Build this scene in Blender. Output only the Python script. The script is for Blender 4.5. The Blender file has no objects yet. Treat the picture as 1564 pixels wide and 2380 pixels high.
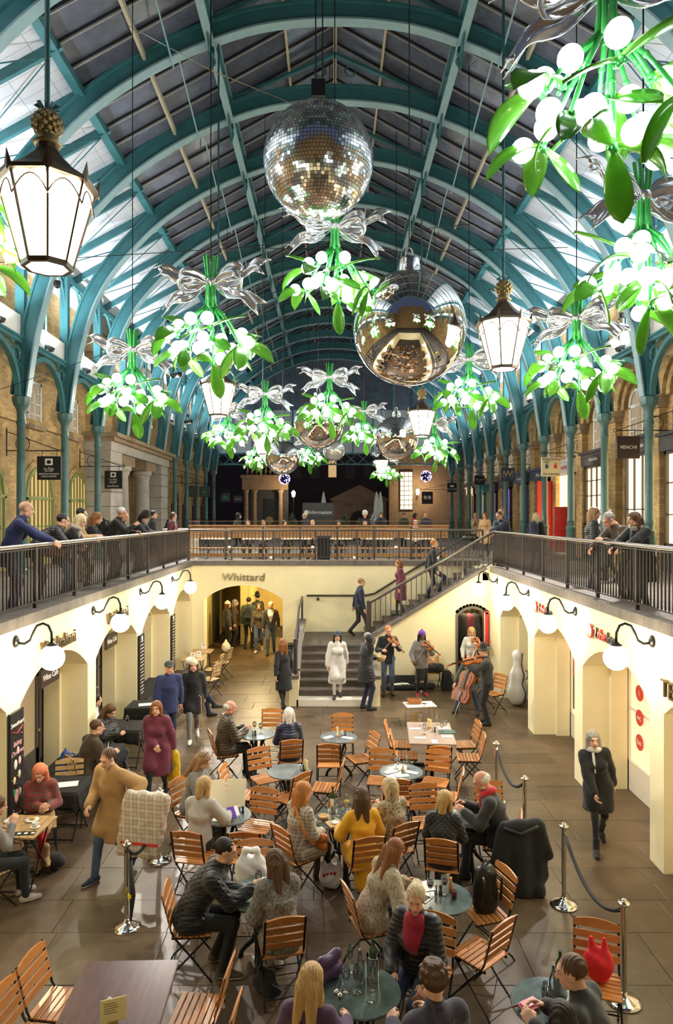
import bpy, bmesh, math, random
import numpy as np
from mathutils import Vector, Matrix
random.seed(7)
SC = bpy.context.scene
COL = SC.collection
PI = math.pi
R = math.radians
# ---------------------------------------------------------------- camera, world, exposure
CAMZ, FPX, VPX, VPY = 4.6, 1600.0, 770.0, 1199.0      # eye height over the lower floor, focal length and vanishing point in photo pixels
_c = bpy.data.cameras.new('camera'); CAM = bpy.data.objects.new('camera', _c); COL.objects.link(CAM)
CAM.location = (0, 0, CAMZ); CAM.rotation_euler = (PI/2, 0, 0)
_c.sensor_fit = 'VERTICAL'; _c.sensor_height = 36.0; _c.sensor_width = 24.0; _c.lens = FPX/2380*36
_c.shift_x = (782-VPX)/2380; _c.shift_y = (VPY-1190)/2380
_c.clip_end = 400
SC.camera = CAM
_w = bpy.data.worlds.new('night_sky'); SC.world = _w; _w.use_nodes = True
_w.node_tree.nodes['Background'].inputs[0].default_value = (0.018, 0.022, 0.040, 1)
_w.node_tree.nodes['Background'].inputs[1].default_value = 1.0
VS = SC.view_settings
VS.view_transform = 'Standard'; VS.look = 'None'; VS.gamma = 1.0; VS.use_curve_mapping = False
VS.exposure = 1.5
L_BUNCH, L_UP, L_SPOT = 85.0, 100.0, 1400.0                           # lamp powers (watts) used by the lamp builders
# ---------------------------------------------------------------- helpers
def at(px, py, d):                                     # a point at depth d seen at photo pixel px,py
    return ((px-VPX)*d/FPX, d, CAMZ-(py-VPY)*d/FPX)
def onz(px, py, z):                                    # the point at height z seen at that pixel
    d = (CAMZ-z)*FPX/(py-VPY)
    return ((px-VPX)*d/FPX, d, z)
def prop(o, label=None, cat=None, group=None, kind=None):
    if label: o['label'] = label
    if cat: o['category'] = cat
    if group: o['group'] = group
    if kind: o['kind'] = kind
    return o
def empty(name, loc=(0,0,0), a=0, label=None, cat=None, group=None, kind=None, parent=None, s=1):
    o = bpy.data.objects.new(name, None); COL.objects.link(o); o.empty_display_size = .1
    o.location = loc; o.rotation_euler = (0, 0, R(-a)); o.scale = (s, s, s); o.parent = parent
    return prop(o, label, cat, group, kind)
def link(name, me, mat=None, parent=None, loc=(0,0,0), rot=(0,0,0), scale=(1,1,1)):
    o = bpy.data.objects.new(name, me); COL.objects.link(o)
    if mat is not None and len(me.materials) == 0: me.materials.append(mat)
    o.parent = parent; o.location = loc; o.rotation_euler = rot; o.scale = scale
    return o
KIDS = {}
def copy_tree(o, parent=None, loc=None, a=None, label=None, group=None):
    c = o.copy(); COL.objects.link(c); c.parent = parent
    if loc is not None: c.location = loc
    if a is not None: c.rotation_euler = (0, 0, R(-a))
    if label: c['label'] = label
    if group: c['group'] = group
    for ch in list(o.children):
        copy_tree(ch, c)
    return c
def rotm(a=(0,0,0), t=(0,0,0)):
    from mathutils import Euler
    return Matrix.Translation(t) @ Euler(a).to_matrix().to_4x4()
class MB:
    """collects boxes, tubes, lathes and prisms into one mesh"""
    def __init__(s): s.v = []; s.f = []; s.m = []; s.cur = 0
    def add(s, vs, fs, M=None):
        n = len(s.v)
        if M is not None: vs = [tuple(M @ Vector(p)) for p in vs]
        s.v += [tuple(p) for p in vs]; s.f += [tuple(i+n for i in f) for f in fs]; s.m += [s.cur]*len(fs)
        return s
    def box(s, c, sz, rot=None, M=None):
        x, y, z = sz[0]/2, sz[1]/2, sz[2]/2
        vs = [(a*x, b*y, c2*z) for c2 in (-1,1) for b in (-1,1) for a in (-1,1)]
        T = rotm(rot or (0,0,0), c)
        if M is not None: T = M @ T
        return s.add(vs, [(0,2,3,1),(4,5,7,6),(0,1,5,4),(2,6,7,3),(0,4,6,2),(1,3,7,5)], T)
    def b2(s, x0, x1, y0, y1, z0, z1):
        return s.box(((x0+x1)/2,(y0+y1)/2,(z0+z1)/2),(abs(x1-x0),abs(y1-y0),abs(z1-z0)))
    def beam(s, p, q, w, h, up=(0,0,1)):
        p, q = Vector(p), Vector(q); d = q-p; L = d.length
        z = d.normalized(); u = Vector(up); x = u.cross(z)
        if x.length < 1e-4: x = Vector((1,0,0)).cross(z)
        x.normalize(); y = z.cross(x)
        M = Matrix((x, y, z)).transposed().to_4x4(); M.translation = (p+q)/2
        return s.box((0,0,0), (w, h, L), M=M)
    def tube(s, pts, r, n=8, closed=False, M=None, flat=1.0):
        P = [Vector(p) for p in pts]; k = len(P)
        rs = [r]*k if not hasattr(r, '__len__') else r
        vs, fs = [], []; prev = None
        for i in range(k):
            t = (P[(i+1) % k]-P[i-1]) if closed else (P[min(i+1,k-1)]-P[max(i-1,0)])
            if t.length < 1e-9: t = Vector((0,0,1))
            t.normalize()
            if prev is None:
                a = Vector((0,0,1)) if abs(t.z) < .9 else Vector((1,0,0))
                u = a.cross(t).normalized()
            else:
                u = (prev - t*prev.dot(t))
                u = u.normalized() if u.length > 1e-6 else prev
            prev = u; w = t.cross(u)
            for j in range(n):
                an = 2*PI*j/n
                vs.append(P[i]+u*math.cos(an)*rs[i]+w*math.sin(an)*rs[i]*flat)
        for i in range(k if closed else k-1):
            for j in range(n):
                a, b = i*n+j, i*n+(j+1) % n
                c, d = ((i+1) % k)*n+(j+1) % n, ((i+1) % k)*n+j
                fs.append((a, b, c, d))
        if not closed:
            fs.append(tuple(range(n-1, -1, -1))); fs.append(tuple((k-1)*n+j for j in range(n)))
        return s.add(vs, fs, M)
    def lathe(s, prof, n=16, c=(0,0,0), M=None, caps=True):
        vs, fs = [], []
        for r, z in prof:
            for j in range(n):
                a = 2*PI*j/n; vs.append((c[0]+r*math.cos(a), c[1]+r*math.sin(a), c[2]+z))
        for i in range(len(prof)-1):
            for j in range(n):
                fs.append((i*n+j, i*n+(j+1) % n, (i+1)*n+(j+1) % n, (i+1)*n+j))
        if caps and prof[0][0] > 1e-5: fs.append(tuple(range(n-1, -1, -1)))
        if caps and prof[-1][0] > 1e-5: fs.append(tuple((len(prof)-1)*n+j for j in range(n)))
        return s.add(vs, fs, M)
    def prism(s, poly, t0, t1, axis='y', M=None):
        k = len(poly)
        def mp(p, t): return {'y': (p[0], t, p[1]), 'x': (t, p[0], p[1]), 'z': (p[0], p[1], t)}[axis]
        vs = [mp(p, t0) for p in poly]+[mp(p, t1) for p in poly]
        fs = [tuple(range(k)), tuple(range(2*k-1, k-1, -1))]
        fs += [(i, (i+1) % k, k+(i+1) % k, k+i) for i in range(k)]
        return s.add(vs, fs, M)
    def sheet(s, grid, M=None):
        n, m = len(grid), len(grid[0])
        vs = [p for row in grid for p in row]
        fs = [(i*m+j, i*m+j+1, (i+1)*m+j+1, (i+1)*m+j) for i in range(n-1) for j in range(m-1)]
        return s.add(vs, fs, M)
    def sphere(s, c, r, n=12, k=8, M=None, sq=(1,1,1)):
        vs, fs = [], []
        for i in range(k+1):
            t = PI*i/k
            for j in range(n):
                a = 2*PI*j/n
                vs.append((c[0]+r*sq[0]*math.sin(t)*math.cos(a), c[1]+r*sq[1]*math.sin(t)*math.sin(a), c[2]-r*sq[2]*math.cos(t)))
        for i in range(k):
            for j in range(n):
                fs.append((i*n+j, i*n+(j+1) % n, (i+1)*n+(j+1) % n, (i+1)*n+j))
        return s.add(vs, fs, M)
    def mesh(s, name, mats=(), smooth=False, fix=True, auto=None):
        me = bpy.data.meshes.new(name); me.from_pydata(s.v, [], s.f)
        for m in (mats if isinstance(mats, (list, tuple)) else [mats]): me.materials.append(m)
        if any(s.m): me.polygons.foreach_set('material_index', s.m)
        if fix:
            bm = bmesh.new(); bm.from_mesh(me)
            bmesh.ops.remove_doubles(bm, verts=bm.verts, dist=1e-6)
            bmesh.ops.recalc_face_normals(bm, faces=bm.faces); bm.to_mesh(me); bm.free()
        if smooth:
            me.polygons.foreach_set('use_smooth', [True]*len(me.polygons))
            if auto: me.set_sharp_from_angle(angle=R(auto))
        me.update()
        return me
    def build(s, name, mat, parent=None, smooth=False, loc=(0,0,0), rot=(0,0,0), fix=True, auto=None):
        return link(name, s.mesh(name, mat, smooth, fix, auto), None, parent, loc, rot)
def thicken(o, t):
    m = o.modifiers.new('thick', 'SOLIDIFY'); m.thickness = t; m.offset = 0; return o
_tc = {}
def text_mesh(txt, size, depth=.004, shear=0, align='CENTER', space=1.0):
    key = (txt, size, depth, shear, align, space)
    if key in _tc: return _tc[key]
    cu = bpy.data.curves.new('t', 'FONT'); cu.body = txt; cu.size = size; cu.extrude = depth; cu.shear = shear
    cu.align_x = align; cu.align_y = 'CENTER'; cu.space_character = space; cu.resolution_u = 3
    ob = bpy.data.objects.new('t', cu); COL.objects.link(ob)
    me = bpy.data.meshes.new_from_object(ob); me.materials.clear()
    bpy.data.objects.remove(ob); _tc[key] = me
    return me
def lettering(txt, size, mat, parent, loc, rot=(PI/2,0,0), depth=.004, name='lettering', shear=0, space=1.0):
    me = text_mesh(txt, size, depth, shear, space=space).copy(); me.materials.append(mat)
    return link(name, me, None, parent, loc, rot)
# ---------------------------------------------------------------- materials
_M = {}
def mat(name, base=(.5,.5,.5), rough=.5, metal=0.0, var=0.0, vs=6.0, bump=0.0, bs=40.0, emit=0.0, ecol=None, trans=0.0, ior=1.45,
        rvar=0.0, coat=0.0, spec=.5, coords='world', vcol=None, sheen=0.0, stretch=(1,1,1), sampled=True):
    if name in _M: return _M[name]
    m = bpy.data.materials.new(name); m.use_nodes = True; nt = m.node_tree; N = nt.nodes; Lk = nt.links
    b = N['Principled BSDF']
    b.inputs['Base Color'].default_value = (*base, 1); b.inputs['Roughness'].default_value = rough; b.inputs['Metallic'].default_value = metal
    b.inputs['Transmission Weight'].default_value = trans; b.inputs['IOR'].default_value = ior; b.inputs['Coat Weight'].default_value = coat
    b.inputs['Specular IOR Level'].default_value = spec; b.inputs['Sheen Weight'].default_value = sheen
    if emit:
        b.inputs['Emission Color'].default_value = (*(ecol or base), 1); b.inputs['Emission Strength'].default_value = emit
        if not sampled: m.cycles.emission_sampling = 'NONE'
    vec = None
    def vector():
        nonlocal vec
        if vec is None:
            if coords == 'world': s = N.new('ShaderNodeNewGeometry').outputs['Position']
            else: s = N.new('ShaderNodeTexCoord').outputs['Object']
            if stretch != (1,1,1):
                mp = N.new('ShaderNodeMapping'); mp.inputs['Scale'].default_value = stretch; Lk.new(s, mp.inputs['Vector']); s = mp.outputs[0]
            vec = s
        return vec
    col = None
    if var:
        nz = N.new('ShaderNodeTexNoise'); nz.inputs['Scale'].default_value = vs; nz.inputs['Detail'].default_value = 5; nz.inputs['Roughness'].default_value = .65
        Lk.new(vector(), nz.inputs['Vector'])
        rp = N.new('ShaderNodeValToRGB'); rp.color_ramp.elements[0].position = .3; rp.color_ramp.elements[1].position = .7
        lo = vcol or tuple(c*(1-var) for c in base); hi = tuple(min(1, c*(1+var*.6)) for c in base)
        rp.color_ramp.elements[0].color = (*lo, 1); rp.color_ramp.elements[1].color = (*hi, 1)
        Lk.new(nz.outputs['Fac'], rp.inputs[0]); col = rp.outputs[0]
    if rvar:
        oi = N.new('ShaderNodeObjectInfo'); mr = N.new('ShaderNodeMapRange'); mr.inputs['To Min'].default_value = 1-rvar; mr.inputs['To Max'].default_value = 1+rvar
        Lk.new(oi.outputs['Random'], mr.inputs['Value'])
        hs = N.new('ShaderNodeHueSaturation'); Lk.new(mr.outputs[0], hs.inputs['Value'])
        if col is None: hs.inputs['Color'].default_value = (*base, 1)
        else: Lk.new(col, hs.inputs['Color'])
        col = hs.outputs[0]
    if col is not None: Lk.new(col, b.inputs['Base Color'])
    if bump:
        nz = N.new('ShaderNodeTexNoise'); nz.inputs['Scale'].default_value = bs; nz.inputs['Detail'].default_value = 4
        Lk.new(vector(), nz.inputs['Vector'])
        bp = N.new('ShaderNodeBump'); bp.inputs['Strength'].default_value = bump; bp.inputs['Distance'].default_value = .01
        Lk.new(nz.outputs['Fac'], bp.inputs['Height']); Lk.new(bp.outputs[0], b.inputs['Normal'])
    _M[name] = m
    return m
def brick_mat(name, c1, c2, mortar, axis, bw=.225, bh=.075):
    if name in _M: return _M[name]
    m = mat(name, c1, .9, bump=0); nt = m.node_tree; N = nt.nodes; Lk = nt.links; b = N['Principled BSDF']
    g = N.new('ShaderNodeNewGeometry'); sp = N.new('ShaderNodeSeparateXYZ'); cb = N.new('ShaderNodeCombineXYZ')
    Lk.new(g.outputs['Position'], sp.inputs[0]); Lk.new(sp.outputs[1 if axis == 'x' else 0], cb.inputs[0]); Lk.new(sp.outputs[2], cb.inputs[1])
    br = N.new('ShaderNodeTexBrick'); br.inputs['Color1'].default_value = (*c1, 1); br.inputs['Color2'].default_value = (*c2, 1); br.inputs['Mortar'].default_value = (*mortar, 1)
    br.inputs['Scale'].default_value = 1; br.inputs['Brick Width'].default_value = bw; br.inputs['Row Height'].default_value = bh
    br.inputs['Mortar Size'].default_value = .007; br.inputs['Bias'].default_value = -.1
    Lk.new(cb.outputs[0], br.inputs['Vector'])
    nz = N.new('ShaderNodeTexNoise'); nz.inputs['Scale'].default_value = 1.1; nz.inputs['Detail'].default_value = 6; Lk.new(g.outputs['Position'], nz.inputs['Vector'])
    rp = N.new('ShaderNodeValToRGB'); rp.color_ramp.elements[0].color = (.55,.5,.45,1); rp.color_ramp.elements[1].color = (1.15,1.1,1.0,1)
    rp.color_ramp.elements[0].position = .3; rp.color_ramp.elements[1].position = .65; Lk.new(nz.outputs['Fac'], rp.inputs[0])
    mx = N.new('ShaderNodeMixRGB'); mx.blend_type = 'MULTIPLY'; mx.inputs[0].default_value = .8
    Lk.new(br.outputs['Color'], mx.inputs[1]); Lk.new(rp.outputs[0], mx.inputs[2]); Lk.new(mx.outputs[0], b.inputs['Base Color'])
    bp = N.new('ShaderNodeBump'); bp.inputs['Strength'].default_value = .6; bp.inputs['Distance'].default_value = .012; bp.invert = True
    Lk.new(br.outputs['Fac'], bp.inputs['Height']); Lk.new(bp.outputs[0], b.inputs['Normal'])
    return m
def board_mat(name, base, line, pitch, rough=.5):
    m = mat(name, base, rough); nt = m.node_tree; N = nt.nodes; Lk = nt.links; b = N['Principled BSDF']
    g = N.new('ShaderNodeNewGeometry'); sp = N.new('ShaderNodeSeparateXYZ'); Lk.new(g.outputs['Position'], sp.inputs[0])
    cb = N.new('ShaderNodeCombineXYZ'); Lk.new(sp.outputs[1], cb.inputs[0]); Lk.new(sp.outputs[0], cb.inputs[1])
    br = N.new('ShaderNodeTexBrick'); br.offset = 0; br.inputs['Color1'].default_value = (*base, 1); br.inputs['Color2'].default_value = (*[c*.95 for c in base], 1)
    br.inputs['Mortar'].default_value = (*line, 1); br.inputs['Scale'].default_value = 1; br.inputs['Brick Width'].default_value = pitch; br.inputs['Row Height'].default_value = pitch*2.2
    br.inputs['Mortar Size'].default_value = .008
    Lk.new(cb.outputs[0], br.inputs['Vector']); Lk.new(br.outputs['Color'], b.inputs['Base Color'])
    return m
CREAM   = mat('cream_render', (.90,.80,.52), .75, var=.06, vs=1.5, bump=.15, bs=60)
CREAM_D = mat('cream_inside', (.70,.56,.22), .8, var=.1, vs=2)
COPING  = mat('grey_coping_stone', (.17,.145,.125), .8, var=.25, vs=5, bump=.2, bs=60)
IRON    = mat('dark_grey_iron', (.062,.052,.047), .42, metal=.3, bump=.1, bs=200)
STEELR  = mat('worn_steel_rail', (.22,.19,.17), .28, metal=.85)
BLACK   = mat('black_iron', (.012,.012,.013), .38, metal=.2)
TEAL    = mat('teal_paint', (.050,.180,.200), .42, var=.18, vs=3, spec=.5)
TEAL_LIT  = mat('lit_teal_paint', (.30,.46,.50), .4, var=.1, vs=4)  # the same teal made paler: light from below put into the colour
COLPAINT= mat('grey_green_column_paint', (.085,.185,.180), .4, var=.15, vs=3)
BOARD   = board_mat('white_boarding', (.62,.64,.68), (.33,.35,.38), .30, .4)
GLASSD  = mat('dark_roof_glass', (.135,.148,.200), .20, var=.35, vs=2.2, rvar=.35, spec=.9, bump=.06, bs=2.5)
BEIGE   = mat('beige_purlin', (.55,.48,.36), .6)
GBAR    = mat('dark_glazing_bar', (.03,.028,.03), .5)
GBAR_L  = mat('light_glazing_bar', (.42,.40,.38), .5)
BRICK_X = brick_mat('yellow_stock_brick', (.60,.41,.17), (.40,.25,.11), (.36,.31,.22), 'x')
BRICK_Y = brick_mat('yellow_stock_brick_end', (.60,.41,.17), (.40,.25,.11), (.36,.31,.22), 'y')
STONE   = mat('pale_stone', (.50,.46,.40), .85, var=.2, vs=2.5, bump=.2, bs=30)
SANDST  = mat('brown_sandstone', (.36,.26,.16), .85, var=.25, vs=3, bump=.2, bs=30)
SLAB    = mat('brown_flagstone', (.112,.074,.043), .38, var=.42, vs=1.7, bump=.22, bs=9, rvar=.22, spec=.5)
JOINT   = mat('dark_joint', (.05,.04,.03), .9)
SETT    = brick_mat('grey_setts', (.22,.20,.19), (.15,.14,.13), (.07,.065,.06), 'y', .3, .2)
WHITE   = mat('white_paint', (.80,.79,.77), .45)
OFFWHITE= mat('off_white', (.72,.69,.62), .6)
PAPER   = mat('white_paper', (.85,.84,.80), .8)
CREAMP  = mat('cream_card', (.80,.68,.36), .7)
CHROME  = mat('polished_steel', (.80,.78,.75), .12, metal=1)
MIRROR  = mat('silver_mirror', (.86,.84,.83), .015, metal=1)
SILVERG = mat('silver_glass_ribbon', (.88,.89,.93), .13, metal=.85, spec=1, coat=.5)
LEAF    = mat('glossy_mistletoe_leaf', (.13,.42,.035), .22, var=.5, vs=2.5, coat=.6, rvar=.3)
STEM    = mat('green_stem', (.05,.40,.08), .22, coat=.5)
def _leafy():
    nt = LEAF.node_tree; N = nt.nodes; b = N['Principled BSDF']; t = N.new('ShaderNodeBsdfTranslucent'); t.inputs[0].default_value = (.24,.55,.07,1)
    mx = N.new('ShaderNodeMixShader'); mx.inputs[0].default_value = .28; nt.links.new(b.outputs[0], mx.inputs[1]); nt.links.new(t.outputs[0], mx.inputs[2]); nt.links.new(mx.outputs[0], N['Material Output'].inputs['Surface'])
_leafy()
BULB    = mat('lit_berry', (1,1,1), .3, emit=3.2, ecol=(.93,.97,1.0), sampled=False)
GLOBE   = mat('lit_opal_globe', (1,1,1), .3, emit=2.6, ecol=(1.0,.93,.72), sampled=False)
PANEL_L = mat('lit_lantern_glass', (1,1,1), .3, emit=3.2, ecol=(1.0,.87,.66), sampled=False)
BRONZE  = mat('bronze_lantern_metal', (.10,.075,.055), .42, metal=.7)
PINE    = mat('gilded_pineapple', (.30,.22,.10), .45, metal=.5)
TEAK    = mat('orange_teak', (.50,.195,.048), .42, var=.3, vs=14, rvar=.2, coords='object', stretch=(1,6,6), coat=.15)
TEAK_L  = mat('pale_slat_wood', (.48,.31,.14), .5, var=.25, vs=14, rvar=.15)
BENCHW  = mat('orange_bench_wood', (.50,.25,.09), .5, var=.2, vs=8, rvar=.15)
MAHOG   = mat('dark_mahogany', (.085,.026,.015), .24, var=.5, vs=3, stretch=(8,1,1), spec=.22)
MARBLE  = mat('green_marble', (.085,.112,.100), .14, var=.55, vs=4.5, coat=.3, bump=0)
MARBLE_B= mat('blue_grey_marble', (.17,.195,.20), .14, var=.4, vs=4, coat=.3)
BROWNT  = mat('grey_brown_tabletop', (.36,.27,.21), .25, var=.12, vs=3)
BLKCLOTH= mat('black_tablecloth', (.012,.011,.011), .85, bump=.2, bs=50)
def thin_glass(name, tint):
    m = mat(name, tint, 0); nt = m.node_tree; N = nt.nodes; Lk = nt.links; N.remove(N['Principled BSDF'])
    t = N.new('ShaderNodeBsdfTransparent'); t.inputs[0].default_value = (*tint, 1); g = N.new('ShaderNodeBsdfGlossy'); g.inputs['Roughness'].default_value = .03
    fz = N.new('ShaderNodeLayerWeight'); fz.inputs['Blend'].default_value = .25; mx = N.new('ShaderNodeMixShader')
    ad = N.new('ShaderNodeMath'); ad.operation = 'MULTIPLY_ADD'; ad.inputs[1].default_value = .75; ad.inputs[2].default_value = .06
    Lk.new(fz.outputs['Fresnel'], ad.inputs[0]); Lk.new(ad.outputs[0], mx.inputs[0]); Lk.new(t.outputs[0], mx.inputs[1]); Lk.new(g.outputs[0], mx.inputs[2]); Lk.new(mx.outputs[0], N['Material Output'].inputs['Surface'])
    return m
GLASS   = thin_glass('clear_glass', (.95,.96,.96))
PANE    = mat('window_glass', (.05,.05,.06), .05, spec=.8)
REDWINE = mat('red_wine', (.06,.004,.008), .1)
WHWINE  = mat('white_wine', (.70,.50,.12), .1)
BOTTLEG = mat('green_bottle_glass', (.02,.05,.012), .06, coat=.5)
SIGNBLK = mat('black_sign', (.016,.016,.018), .4)
SIGNBRN = mat('brown_sign', (.045,.030,.026), .35)
SIGNGRY = mat('dark_grey_sign', (.055,.055,.058), .5)
LETW    = mat('white_lettering', (.85,.84,.80), .5)
LETBRZ  = mat('bronze_lettering', (.16,.115,.055), .35, metal=.5)
LETRED  = mat('red_lettering', (.70,.04,.03), .4)
LETGRN  = mat('green_lettering', (.03,.30,.10), .5)
GREENW  = mat('sage_green_window', (.27,.31,.10), .45)
REDP    = mat('red_paint', (.62,.03,.03), .4)
BLUEP   = mat('navy_shopfront', (.045,.085,.17), .4)
DARKJ   = mat('dark_joinery', (.045,.036,.032), .4)
INT_WARM= mat('lit_shop_interior', (.9,.6,.25), .8, emit=1.5, ecol=(1.0,.70,.32), var=.55, vs=3.2, sampled=False)
INT_DIM = mat('dim_interior', (.28,.17,.07), .8, emit=.22, ecol=(1.0,.65,.3), sampled=False)
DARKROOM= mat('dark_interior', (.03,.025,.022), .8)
DARKFAC = mat('dark_brick_facade', (.085,.062,.052), .9, var=.2, vs=1)
NEARBLK = mat('soft_black', (.010,.010,.011), .6)
def ordinal(i): return ['first','second','third','fourth','fifth','sixth','seventh','eighth','ninth','tenth','eleventh','twelfth','thirteenth','fourteenth','fifteenth'][i]
# ================================================================ the sunken court
XL, XR, YF, YS, ZU = -4.2, 4.27, 20.8, 18.67, 3.05      # left wall, right wall, far wall, stair wall, upper floor level
def S(o): o['kind'] = 'structure'; return o
floor = S(empty('floor'))
MB().b2(-6.5, 6.8, .3, 30, -.3, -.014).build('floor_bed', JOINT, floor)
_u = MB().b2(-.5, .5, -.5, .5, -.04, 0).mesh('flagstone')
_bm = bmesh.new(); _bm.from_mesh(_u); bmesh.ops.bevel(_bm, geom=[e for e in _bm.edges if all(v.co.z > -.001 for v in e.verts)], offset=.0025, segments=1, affect='EDGES'); _bm.to_mesh(_u); _bm.free()
_u.materials.append(SLAB)
y = 4.7; rr = random.Random(3)
while y < 25.5:
    h = rr.choice((.55,.65,.75,.85)) if y < 21 else 1.0
    x = -5.05 - rr.random()*.5
    xe = 5.2 if y < 21 else .8
    while x < xe:
        w = rr.uniform(.75, 1.35)
        link('flagstone', _u, None, floor, (x+w/2, y+h/2, rr.uniform(-.004, 0)), (0,0,0), (w-.005, h-.005, 1))
        x += w
    y += h
def arch_slices(mb, fn, a, b, spring, crown, ztop, w0, w1, n=14):
    """the masonry over one segmental arch, in slices"""
    hs = (b-a)/2; h = crown-spring; rad = (hs*hs+h*h)/(2*h); cz = crown-rad; um = (a+b)/2
    zs = lambda u: cz+math.sqrt(max(0, rad*rad-(u-um)**2))
    zt = ztop if callable(ztop) else (lambda u: ztop)
    for i in range(n):
        u0, u1 = a+(b-a)*i/n, a+(b-a)*(i+1)/n
        vs = [fn(u0,w0,zs(u0)), fn(u1,w0,zs(u1)), fn(u1,w0,zt(u1)), fn(u0,w0,zt(u0)), fn(u0,w1,zs(u0)), fn(u1,w1,zs(u1)), fn(u1,w1,zt(u1)), fn(u0,w1,zt(u0))]
        mb.add(vs, [(0,1,2,3),(4,7,6,5),(0,4,5,1),(3,2,6,7)]+([(0,3,7,4)] if i == 0 else [])+([(1,5,6,2)] if i == n-1 else []))
def arch_wall(mb, fn, ua, ub, ops, z0, z1, w0, w1):
    u = ua
    for (a, b, sp, cr) in ops:
        if a > u: mb.add([fn(uu, w, z) for z in (z0, z1) for w in (w0, w1) for uu in (u, a)], [(0,1,3,2),(4,6,7,5),(0,4,5,1),(2,3,7,6),(0,2,6,4),(1,5,7,3)])
        arch_slices(mb, fn, a, b, sp, cr, z1, w0, w1); u = b
    if ub > u: mb.add([fn(uu, w, z) for z in (z0, z1) for w in (w0, w1) for uu in (u, ub)], [(0,1,3,2),(4,6,7,5),(0,4,5,1),(2,3,7,6),(0,2,6,4),(1,5,7,3)])
LOPS = [(6.35,8.9),(9.3,11.87),(12.28,14.88),(15.3,17.88),(18.34,20.55)]
ROPS = [(6.3,8.84),(9.23,11.7),(12.09,14.5),(14.95,17.4)]
SPR, CRN = 2.05, 2.5
fl = lambda u, w, z: (XL-w, u, z)
fr = lambda u, w, z: (XR+w, u, z)
for nm, fn, ops, end in (('wall_left', fl, LOPS, YF+.6), ('wall_right', fr, ROPS, YF+.6)):
    mb = MB(); arch_wall(mb, fn, .3, end, [(a,b,SPR,CRN) for a,b in ops], -.02, 3.1, 0, .45)
    arch_wall(mb, fn, .3, end, [(a+.1,b-.1,SPR-.02,CRN-.08) for a,b in ops], -.02, 3.1, .45, .72)
    S(mb.build(nm, CREAM))
mb = MB(); ff = lambda u, w, z: (u, YF+w, z)
arch_wall(mb, ff, XL, XR, [(-3.85,-1.47,2.07,2.5)], -.02, 3.1, 0, .5)
S(mb.build('wall_far', CREAM))
S(MB().b2(XL-.7, XR+.7, .3, .45, 0, 3.1).build('wall_near', CREAM))
# passage behind the arch
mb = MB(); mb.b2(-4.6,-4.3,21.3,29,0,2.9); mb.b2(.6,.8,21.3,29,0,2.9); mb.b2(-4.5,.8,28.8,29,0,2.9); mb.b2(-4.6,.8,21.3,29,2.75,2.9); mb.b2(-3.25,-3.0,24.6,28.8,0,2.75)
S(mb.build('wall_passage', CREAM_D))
S(MB().b2(-4.28,-4.25,24.8,26.2,.0,2.2).build('door_1', mat('dark_green_door', (.05,.06,.03), .4)))
# kerb and coping round the court
mb = MB()
for i in range(28):
    a = .3+i*.75; b = min(a+.742, YF+.02)
    if a > YF: break
    mb.b2(XL-.42, XL+.05, a, b, 3.1, 3.25)
    if b < YS+.3: mb.b2(XR-.05, XR+.42, a, b, 3.1, 3.25)
for i in range(12):
    a = XL-.42+i*.76; mb.b2(a, min(a+.752, XR+.5), YF-.05, YF+.4, 3.1, 3.25)
S(mb.build('trim_1', COPING))
upf = S(empty('floor_upper')); upf.name = 'floor'
mb = MB(); mb.b2(-16, XL-.4, -8, 75, ZU-.2, ZU); mb.b2(XR+.42, 16, -8, 75, ZU-.2, ZU); mb.b2(XL-.41, XR+.43, YF+.38, 75, ZU-.2, ZU); mb.b2(XL-.41, XR+.43, -8, .3, ZU-.2, ZU)
mb.b2(4.1, XR+.43, YS, YF+.4, ZU-.2, ZU+.002)
mb.build('paving', SETT, upf)
# ---------------------------------------------------------------- stairs
st = empty('staircase', (0,0,0), 0, 'dark stone staircase turning up from the court to the gallery', 'staircase')
STEPST = mat('dark_step_stone', (.105,.085,.07), .5, var=.3, vs=4, bump=.15, bs=30)
MB().b2(-.84, 1.03, 16.62, 17.0, 0, .157).build('bottom_step', mat('white_step', (.78,.72,.62), .5), st)['label'] = 'white painted bottom step'
for i in range(1, 7):
    y0 = 16.65+.335*i; z1 = .157*(i+1)
    MB().b2(-.8, .96, y0-.03, YS+.02 if i < 6 else YF, z1-.05, z1).b2(-.8, .96, y0, YS+.02, z1-.157, z1-.05).build('step' if i < 6 else 'landing', STEPST, st)
for i in range(12):
    x0 = 1.0+.27*i; z1 = 1.1+.1625*(i+1)
    MB().b2(x0-.02, x0+.3 if i < 11 else 4.28, YS+.16, YF, z1-.05, z1).b2(x0, x0+.28, YS+.16, YF, z1-.1625, z1-.05).build('step', STEPST, st)
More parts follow.
